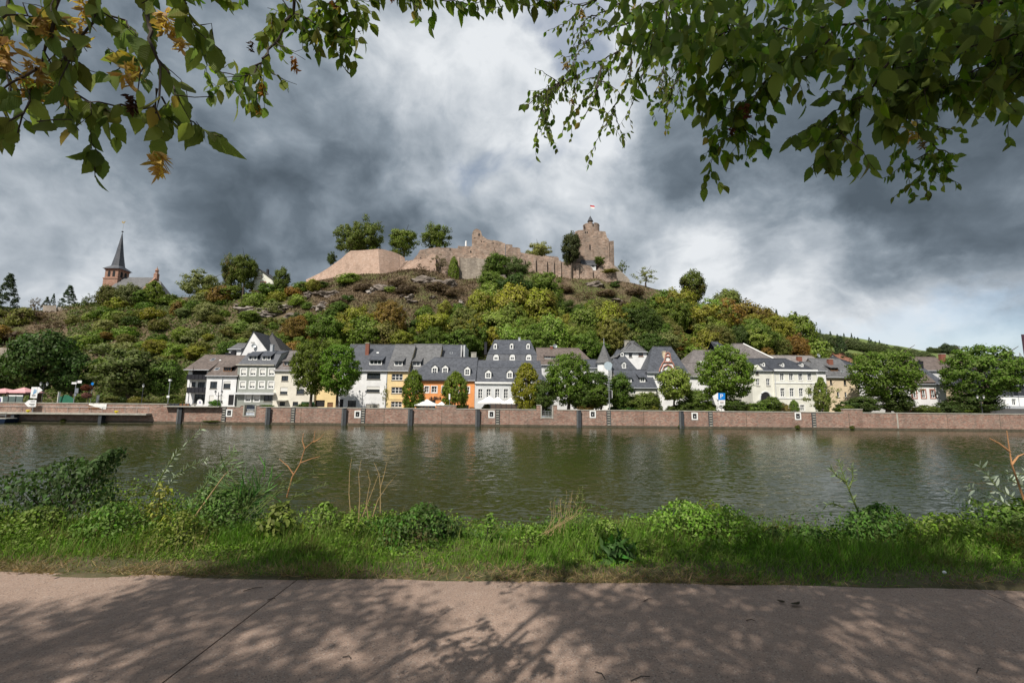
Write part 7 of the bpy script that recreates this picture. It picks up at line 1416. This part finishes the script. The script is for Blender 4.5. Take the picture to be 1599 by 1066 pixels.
# litter on path and verge
def flat_leaf(px, py, L, col, label, z=3.206, rot=0, cat='leaf', grp=None):
    p = onz(px, py, z); o = link('fallen_leaf', LMESH[1], None, p); o.scale = (L, L, L*.6); o.rotation_euler = (R(170), R(8), rot); o.color = (*col, 1); return tag(o, label, cat, grp)
LEAFC = [(.22, .12, .04), (.30, .20, .05), (.12, .07, .03)]
flat_leaf(1236, 942, .10, (.05, .035, .025), 'dark curled dead leaf lying alone on the shaded path at right', rot=.4, z=3.225); flat_leaf(1226, 939, .06, (.06, .04, .03), 'small dark leaf scrap touching the curled dead leaf on the path', rot=2.4, z=3.22)
for i, (px, py) in enumerate([(352, 896), (85, 893), (870, 905), (1000, 900), (1330, 912), (1410, 880), (735, 900), (195, 885), (560, 890), (1140, 905), (940, 893), (1480, 905), (660, 885), (30, 888)]):
    flat_leaf(px, py, rp.uniform(.05, .08), LEAFC[i % 3], 'yellow-brown fallen leaf in the dry grass along the path edge', z=3.25, rot=rp.uniform(0, 6), grp='fallen leaves on the verge')
TW = [((985, 1062), (1015, 1055), 'thin curved twig lying on the path at the bottom right of centre'), ((930, 1048), (945, 1060), 'short dark twig on the path near the bottom edge'), ((380, 922), (410, 916), 'straight thin twig on the path left of the joint'), ((1005, 938), (1018, 934), 'small twig on the path below the verge at centre right'), ((418, 936), (430, 934), 'tiny twig lying beside the path joint'), ((1525, 1050), (1532, 1042), 'short twig on the path near the bottom right corner'), ((1165, 968), (1180, 969), 'faint short twig on the shaded path at right'), ((535, 1025), (548, 1028), 'dark sliver of bark on the path right of the joint')]
for a, b, lb in TW:
    p, q = np.array(onz(*a, 3.206)), np.array(onz(*b, 3.206)); m_ = (p+q)/2+np.array([.01, .012, .006]); mb = MB(); mb.tube([p, m_, q], [.003, .0035, .002], 5, M_twig); o = mb.build('twig'); tag(o, lb, 'twig')
p = onz(1472, 893, 3.27); mb = MB(); mb.lathe((0, 0, 0), [(.004, 0), (.012, .008), (.014, .02), (.004, .034)], 10, M_white); o = mb.build('litter'); o.location = p; o.rotation_euler = (1.2, .4, 0); tag(o, 'small white piece of litter in the grass at right', 'litter')
# ---------------------------------------------------------------- street furniture on the far quay
def post(name, label, cat, px, ptop, Y, parts, base=2.06, r=.055, group=None, mat=None):
    x, _, zt = at(px, ptop, Y); xb = X_(px, Y, 632); root = empty(name, (x, Y, base), label, cat, group); mb = MB(); mb.tube([(x, Y, base), (x, Y, zt)], [r*1.3, r], 8, mat or M_steel); mb.build('pole', root); return root, x, zt
def globe_lamp(label, px, ptop, Y, arms, base=2.06):
    root, x, zt = post('street_lamp', label, 'street lamp', px, ptop, Y, None, base, group='street lamps on the quay', mat=M_pile)
    heads = [(0, 0)] if arms == 1 else [(-.62, -.05), (.62, -.05)]
    for dx, dz in heads:
        if dx: mb = MB(); mb.tube([(x, Y, zt-.75), (x+dx*.6, Y, zt-.7), (x+dx, Y, zt-.35+dz)], .035, 6, M_pile); mb.build('arm', root)
        mb = MB(); c = (x+dx, Y, zt-.35+dz); mb.lathe(c, [(.06, 0), (.10, .05), (.19, .45), (.19, .47)], 8, M_white); l = mb.build('lantern', root); mb = MB(); mb.lathe((c[0], c[1], c[2]+.47), [(.25, 0), (.12, .18), (.03, .28)], 8, M_pile); mb.build('lantern_cap', l)
globe_lamp('single dark lantern lamp behind the clipped hedges at left', 224, 602, 89, 1); globe_lamp('two-armed lantern lamp in front of the white rendered house', 341.5, 612, 89, 2); globe_lamp('two-armed lantern lamp in front of the white house with red chimney', 566.5, 612, 88.5, 2); globe_lamp('two-armed lantern lamp behind the white arrow signs', 69, 599, 89, 2); globe_lamp('two-armed lantern lamp under the rightmost round tree', 1531, 619, 90, 2)
root, x, zt = post('camera_mast', 'tall pale mast with small box on top at the left of the balcony house', 'mast', 266, 592, 88.5, None); mb = MB(); mb.box(x-.18, x+.18, 88.3, 88.7, zt-.35, zt, M_white); mb.build('box', root); mb = MB(); z = Z_(266, 619, 88.5); mb.box(x-.25, x+.25, 88.35, 88.44, z-.2, z+.2, M_white); mb.build('plate', root)
# sign post with street name plates
root, x, zt = post('sign_post', 'post with two white street plates and grey boards left of the flower tower', 'sign', 119.5, 594, 88, None)
for (a, b, c, d, mt) in [(112, 596.5, 120, 599.5, M_white), (121, 594, 128, 598, M_white)]: 
    p, q = at(a, d, 87.9), at(c, b, 87.9); mb = MB(); mb.box(p[0], q[0], 87.86, 87.92, p[2], q[2], mt); mb.build('name_plate', root)
for (a, b, c, d) in [(116.5, 606, 123, 613.5), (115.5, 614.5, 119.5, 618)]:
    p, q = at(a, d, 87.9), at(c, b, 87.9); mb = MB(); mb.box(p[0], q[0], 87.86, 87.92, p[2], q[2], pmat('grey_board', (.20, .22, .26), .6, .1, 3)); mb.build('board', root)
root, x, zt = post('round_sign', 'small round blue traffic sign beside the flower tower', 'sign', 145, 599, 90, None, r=.035); mb = MB(); mb.lathe((0, 0, 0), [(.27, 0), (.27, .03)], 16, M_blue); o = mb.build('disc', root, world=False); o.location = np.array((x, 89.93, zt))-org_of(root); o.rotation_euler = (R(90), 0, 0)
# big white direction boards on the ledge
sg = empty('river_sign', (X_(54, WY-.6, 630), WY-.6, 1.85), 'tall white board with blue emblem over an arrow plate pointing right, on the landing ledge', 'sign'); Ys = WY-.6
def plate(parent, pts, Y, mat, th=.06, name='plate'):
    A_ = [at(a, b, Y) for a, b in pts]; mb = MB(); mb.solid([(x, y-th/2, z) for x, y, z in A_], [(x, y+th/2, z) for x, y, z in A_], mat); return mb.build(name, parent)
plate(sg, [(47.2, 621), (49.6, 604), (58.5, 604), (58.5, 614.5), (57.5, 621.5)], Ys, M_white, name='board'); plate(sg, [(58.9, 604), (61.2, 604), (66.5, 609), (58.9, 614.3)], Ys, M_white, name='arrow_plate')
pp_ = at(54.6, 611, Ys-.04); mb = MB()
for k in range(3): mb.solid([(pp_[0]-.33+.2*k, Ys-.045, pp_[2]-.55+.12*k), (pp_[0]-.15+.2*k, Ys-.045, pp_[2]-.5+.12*k), (pp_[0]-.1+.2*k, Ys-.045, pp_[2]+.35-.05*k), (pp_[0]-.2+.2*k, Ys-.045, pp_[2]+.5-.05*k)], [(pp_[0]-.33+.2*k, Ys-.035, pp_[2]-.55+.12*k), (pp_[0]-.15+.2*k, Ys-.035, pp_[2]-.5+.12*k), (pp_[0]-.1+.2*k, Ys-.035, pp_[2]+.35-.05*k), (pp_[0]-.2+.2*k, Ys-.035, pp_[2]+.5-.05*k)], pmat('emblem_blue', (.18, .38, .60), .5, .1, 3))
mb.build('emblem', sg)
for py in (616.3, 618.3): plate(sg, [(49.6, py+.45), (49.7, py-.35), (55.5, py-.35), (55.4, py+.45)], Ys-.045, M_ink, .012, 'print_line')
x = X_(52, Ys, 625); mb = MB(); mb.tube([(x, Ys+.1, 1.85), (x, Ys+.1, Z_(52, 606, Ys))], .06, 8, M_steel); mb.build('pole', sg)
sg2 = empty('arrow_sign', (X_(50, Ys, 630), Ys-.2, 1.85), 'white arrow board pointing left with dark print, low in front of the quay wall', 'sign'); Yt = Ys-.2
plate(sg2, [(38.5, 629.6), (45, 624.3), (57, 624.3), (55.8, 635), (44, 635)], Yt, M_white, name='board')
for py, a, b in ((626.6, 47.5, 54.5), (630.5, 45.5, 54), (632.6, 47.5, 53.4)): plate(sg2, [(a, py+.5), (a+.1, py-.4), (b+.1, py-.4), (b, py+.5)], Yt-.045, M_ink, .012, 'print_line')
mb = MB(); x = X_(50, Yt, 640); mb.tube([(x, Yt+.08, 1.85), (x, Yt+.08, Z_(50, 625, Yt))], .05, 8, M_steel); mb.build('pole', sg2)
# parking sign
Yp = WY+.25; ps = empty('parking_sign', (X_(1127, Yp, 636), Yp, 3.25), 'blue parking sign with white P, arrow pointing left and white plate below', 'sign')
plate(ps, [(1121.3, 613.4), (1132.2, 613.4), (1132, 624), (1121.4, 624)], Yp, M_blue, name='board'); plate(ps, [(1112.5, 618.4), (1121.1, 612.8), (1121.2, 624.2)], Yp, M_white, name='arrow_plate'); plate(ps, [(1122, 624.3), (1132.2, 624.3), (1132, 632.2), (1122, 632.2)], Yp, M_white, name='sub_plate')
p = at(1126.7, 618.7, Yp-.045); text_mesh('letter', 'P', 1.15, .012, M_white, ps, np.array(p)-org_of(ps), (R(90), 0, 0))
for py, mt in ((627, M_redtrim), (629.3, M_ink)): plate(ps, [(1124.5, py+.4), (1124.5, py-.4), (1130, py-.4), (1130, py+.4)], Yp-.045, mt, .012, 'print_line')
mb = MB(); x = X_(1126.5, Yp, 636); mb.tube([(x, Yp+.07, 3.24), (x, Yp+.07, Z_(1126.5, 614, Yp))], .06, 8, M_steel); mb.build('pole', ps)
# river marker mast
root, x, zt = post('river_mast', 'tall lattice river marker mast with pale rounded shield on top left of the low house', 'mast', 950.3, 566, 87.2, None, r=.07)
mb = MB(); A_ = [at(a, b, 87.1) for a, b in [(947.5, 577.5), (943.5, 573), (943.8, 567), (948, 564.5), (953.5, 565.5), (956.2, 569), (954.5, 575), (952.5, 578)]]; mb.solid([(a, 87.05, c) for a, b, c in A_], [(a, 87.15, c) for a, b, c in A_], pmat('shield_pale', (.42, .50, .56), .35, .1, 3)); mb.build('shield', root)
for py in (584, 596.5, 600.5, 605, 609, 622, 630): p = at(951.5, py, 87.1); mb = MB(); mb.box(p[0]-.45, p[0]+.5, 87.06, 87.14, p[2]-.04, p[2]+.04, M_steel); mb.build('cross_bar', root)
mb = MB(); p, q = at(951.8, 621, 87), at(955.3, 609.5, 87); mb.box(p[0], q[0], 86.95, 87.2, p[2], q[2], M_dark); bx = mb.build('gauge_box', root); mb = MB(); mb.box(q[0]+.01, q[0]+.08, 86.93, 87.2, p[2], q[2], M_white); mb.build('gauge_edge', bx)
# parasols and terraces
def parasol(label, px, ptop, pbot, wpx, Y, mat, grp):
    x, _, za = at(px, ptop, Y); zb = Z_(px, pbot, Y); w_ = wpx/2*Y/F; root = empty('parasol', (x, Y, 2.06), label, 'parasol', grp); mb = MB(); ap = (x, Y, za); ring = [(x+w_*a, Y+w_*.8*b, zb) for a, b in ((-1, -1), (1, -1), (1, 1), (-1, 1))]
    mid = [(x+w_*.5*a, Y+w_*.4*b, zb+(za-zb)*.42) for a, b in ((-1, -1), (1, -1), (1, 1), (-1, 1))]
    for i in range(4):
        j = (i+1) % 4; mb.poly([ring[i], ring[j], mid[j], mid[i]], mat); mb.poly([mid[i], mid[j], ap], mat); mb.poly([ring[i], ring[j], (ring[j][0], ring[j][1], zb-.22), (ring[i][0], ring[i][1], zb-.22)], mat)
    mb.build('canopy', root); mb = MB(); mb.tube([(x, Y, 2.06), (x, Y, za)], .045, 8, M_steel); mb.build('pole', root); return root
G = 'parasols on the quay terraces'
parasol('big white parasol in front of the orange inn between the egg-shaped trees', 667, 623, 631.5, 33, 92.5, M_canvas, G); parasol('white parasol half hidden by the wall step at the orange inn', 690, 626.5, 632, 16, 93, M_canvas, G); parasol('left of three white parasols on the pale grey house terrace', 764, 617.5, 628, 34, 93, M_canvas, G); parasol('middle of three white parasols on the pale grey house terrace', 777, 618.5, 628.5, 26, 94.5, M_canvas, G); parasol('right of three white parasols on the pale grey house terrace', 800, 618.5, 629, 32, 93, M_canvas, G)
parasol('left of two faded pink parasols at the left edge', 8, 606, 612, 44, 92, M_pink, G); parasol('right of two faded pink parasols at the left edge', 38, 604.5, 612, 36, 92, M_pink, G); parasol('pink parasol cut by the left picture edge', -25, 606, 612, 40, 92.4, M_pink, G)
def fence(label, px0, px1, ptop, pbot, Y, mat, n, name='terrace_fence'):
    r = empty(name, at(px0, pbot, Y), label, 'fence'); z0, z1 = Z_(px0, pbot, Y), Z_(px0, ptop, Y); x0, x1 = X_(px0, Y), X_(px1, Y); mb = MB(); mb.box(x0, x1, Y+.05, Y+.08, z0, z1-.05, mat); mb.build('panel', r)
    for k in range(n+1):
        mb = MB(); x = x0+(x1-x0)*k/n; mb.box(x-.05, x+.05, Y-.02, Y+.045, min(z0, 2.1), z1+.05, M_pile); mb.build('post', r)
    return r
M_wick = pmat('wicker', (.10, .075, .06), .9, .4, 12)
fence('dark wicker screen fence around the white parasol terrace', 766, 815, 630, 640, 91, M_wick, 6); fence('brown lattice planter on the quay by the first mooring pile', 280.5, 297, 629.6, 634, 87.5, M_brownwood, 3, 'planter'); fence('dark lattice planter at the left of the brown one', 262, 279, 629.5, 634, 87.5, M_pile, 3, 'planter'); fence('glass wind screen of the left terrace', -10, 36, 618, 628, 88, pmat('screen_glass', (.13, .17, .16), .15, .2, 2), 4, 'wind_screen'); fence('white fabric strip on the left terrace', 12, 36, 616, 618.5, 88.8, M_canvas, 1, 'awning_strip'); fence('dark wall panel right of the red-framed house tree', 1395, 1418, 626, 646, 94, M_pile, 3, 'dark_screen'); fence('beige roof edge under the pink parasols', -30, 46, 612.5, 616, 91.5, pmat('thatch', (.20, .17, .11), .9, .3, 5), 4, 'terrace_roof_edge')
# green tarpaulin, pillars, flower tower
mb = MB(); Yg = 89; n = 10; A_ = [at(88+24*k/n, 629, Yg) for k in range(n+1)]; rd = random.Random(2)
ring0 = [(x, Yg, 2.06) for x, y, z in A_]; top = [(x, Yg+.3, z+.55+1.0*math.sin(math.pi*(.12+.8*k/n))+rd.uniform(-.06, .06)) for k, (x, y, z) in enumerate(A_)]; bk = [(x, Yg+2.4, 2.06) for x, y, z in A_]
for k in range(n): mb.poly([ring0[k], ring0[k+1], top[k+1], top[k]], M_grout); mb.poly([top[k], top[k+1], bk[k+1], bk[k]], M_grout)
mb.poly([ring0[0], top[0], bk[0]], M_grout); mb.poly([ring0[-1], top[-1], bk[-1]], M_grout); o = mb.build('tarpaulin'); tag(o, 'crumpled dark green tarpaulin behind the left quay wall', 'tarpaulin')
for a, b, c, d, lb in [(88.8, 611, 91.8, 628, 'slim white pillar left of the green tarpaulin'), (149.5, 616, 152.8, 629, 'pale pillar right of the flower tower'), (298, 631, 303.5, 637, 'white gate pillar beside the brown planter')]:
    Yq = 88.6; p, q = at(a, d, Yq), at(c, b, Yq); r = empty('pillar', (p[0], Yq, 2.06), lb, 'pillar', 'white pillars on the quay'); mb = MB(); mb.box(p[0], q[0], Yq, Yq+.4, 2.0, q[2]-.12, M_canvas); mb.build('shaft', r); mb = MB(); mb.box(p[0]-.05, q[0]+.05, Yq-.05, Yq+.45, q[2]-.12, q[2], M_conc); mb.build('cap', r)
Yf = 87.5; p = at(135.5, 640, Yf); ft = empty('flower_tower', (p[0], Yf, 2.06), 'two-tier flower tower with rust-red ball above a pinkish one', 'planter'); mb = MB(); mb.tube([(p[0], Yf, 2.06), (p[0], Yf, Z_(135, 600, Yf))], .07, 8, M_pile); mb.build('pole', ft)
for py, w_, c_ in ((605.3, 15.5, (.15, .045, .02)), (617, 14, (.26, .12, .10))):
    q = at(135.5, py, Yf); o = link('flower_ball', CR['dense'][1], ft, np.array(q)-org_of(ft)); o.scale = (w_/2*Yf/F,)*2+(w_/2*Yf/F*.72,); o.color = (*c_, 1)
# white board by the first planter, terrace signs
bs = empty('shop_board', at(312, 636, 88), 'white oval-topped board with purple emblem standing by the fresh green potted bush', 'sign'); plate(bs, [(308, 634), (307.8, 626.5), (309.5, 624), (312, 623.2), (314.5, 624), (316.4, 626.5), (316.4, 634)], 88, M_white, name='board'); plate(bs, [(310.7, 629), (312.2, 625.5), (313.8, 629)], 87.95, pmat('emblem_purple', (.12, .08, .30), .5, .1, 3), .02, 'emblem')
plate(bs, [(308, 636.5), (308, 634.1), (316.4, 634.1), (316.4, 636.5)], 88, M_grout, name='foot')
bl = empty('info_board', at(2, 628, 87), 'white framed information board at the extreme left edge of the quay', 'sign'); plate(bl, [(-3, 629), (-3, 619.5), (4.5, 619.5), (4, 629)], 87, M_white, name='board'); plate(bl, [(-2, 627), (-2, 621), (1.6, 621), (1.4, 627)], 86.95, pmat('poster_violet', (.16, .14, .30), .5, .2, 3), .02, 'poster')
wp = empty('white_flag_sign', (X_(702, WY+.2, 632), WY+.2, 3.8), 'narrow white sign on a thin post above the raised wall step by the orange inn', 'sign'); plate(wp, [(700.8, 623.5), (700.8, 614.6), (703, 614.6), (703, 623.5)], WY+.2, M_white, name='board'); mb = MB(); x = X_(702, WY+.2, 630); mb.tube([(x, WY+.25, 3.85), (x, WY+.25, Z_(702, 616, WY+.2))], .04, 6, M_steel); mb.build('pole', wp)
# parked cars behind the hedges
def car(label, px, py, Y, L, col, yaw=0):
    p = at(px, py, Y); r = empty('parked_car', (p[0], Y, 2.06), label, 'car', 'cars parked behind the quay'); m_ = pmat('car_paint_'+col[0], col[1], .25, .05, 2, spec=.6)
    pr = [(-.5, .35), (-.5, .78), (-.47, .92), (-.30, 1.0), (-.20, 1.42), (.14, 1.45), (.30, 1.02), (.46, .90), (.5, .70), (.5, .35)]; mb = MB(); x, y, z = r.location
    A_ = [(x+a*L, y-.85, z+b) for a, b in pr]; mb.solid(A_, [(q[0], y+.85, q[2]) for q in A_], m_); mb.build('body', r)
    g = [(-.27, 1.02), (-.185, 1.36), (.125, 1.39), (.255, 1.04)]; mb = MB(); mb.solid([(x+a*L, y-.87, z+b) for a, b in g], [(x+a*L, y-.82, z+b) for a, b in g], M_glass); mb.build('window', r)
    for sx_ in (-.31, .31):
        for sy in (-.8, .65):
            mb = MB(); mb.lathe((0, 0, 0), [(.2, -.09), (.31, -.08), (.31, .08), (.2, .09)], 14, M_tyre); o = mb.build('wheel', r, world=False); o.location = (sx_*L, sy, .31); o.rotation_euler = (R(90), 0, 0)
car('white car parked behind the low dark hedge between the street lamps', 233, 623, 96, 4.4, ('white', (.75, .75, .76))); car('second white car parked right of the first behind the hedges', 257, 623, 97, 4.3, ('white', (.75, .75, .76))); car('dark blue car beside the balcony house', 287, 620, 99, 4.2, ('blue', (.02, .03, .07))); car('dark car seen through the left gate opening', 392, 632, 94, 4.4, ('dark', (.03, .04, .06)))
# flower boxes on the left terrace
for px, lb, c_ in ((45, 'reddish flower bed at the left terrace under the white board', (.10, .045, .022)), (77, 'red flower bed left of the green tarpaulin', (.22, .05, .03)), (100, 'green hedge behind the green tarpaulin', (.05, .09, .02))):
    x, _, z = at(px, 622, 90.5); o = link('flower_bed', CR['shrub'][px % 5], None, (x, 90.5, 2.9)); o.scale = (1.3, .7, .8); o.color = (*c_, 1); tag(o, lb, 'flowers')
# tufts growing on the foot of the quay wall
for px, lb in ((98, 'small yellow-green plant growing from the wall foot under the landing ledge'), (1063, 'small weed at the foot of the rightmost mooring pile'), (1330, 'grass tuft on the wall foot below the right raised step'), (330, 'strip of weeds on the wall foot right of the first pile'), (1245, 'yellowish weed on the wall foot below the last framed opening')):
    x = X_(px, WY-.3, 657); o = link('wall_tuft', CR['shrub'][px % 5], None, (x, WY-.25, .55)); o.scale = (.6 if px != 330 else 2.2, .25, .45 if px != 330 else .2); o.color = (.10, .12, .02, 1); tag(o, lb, 'plant')
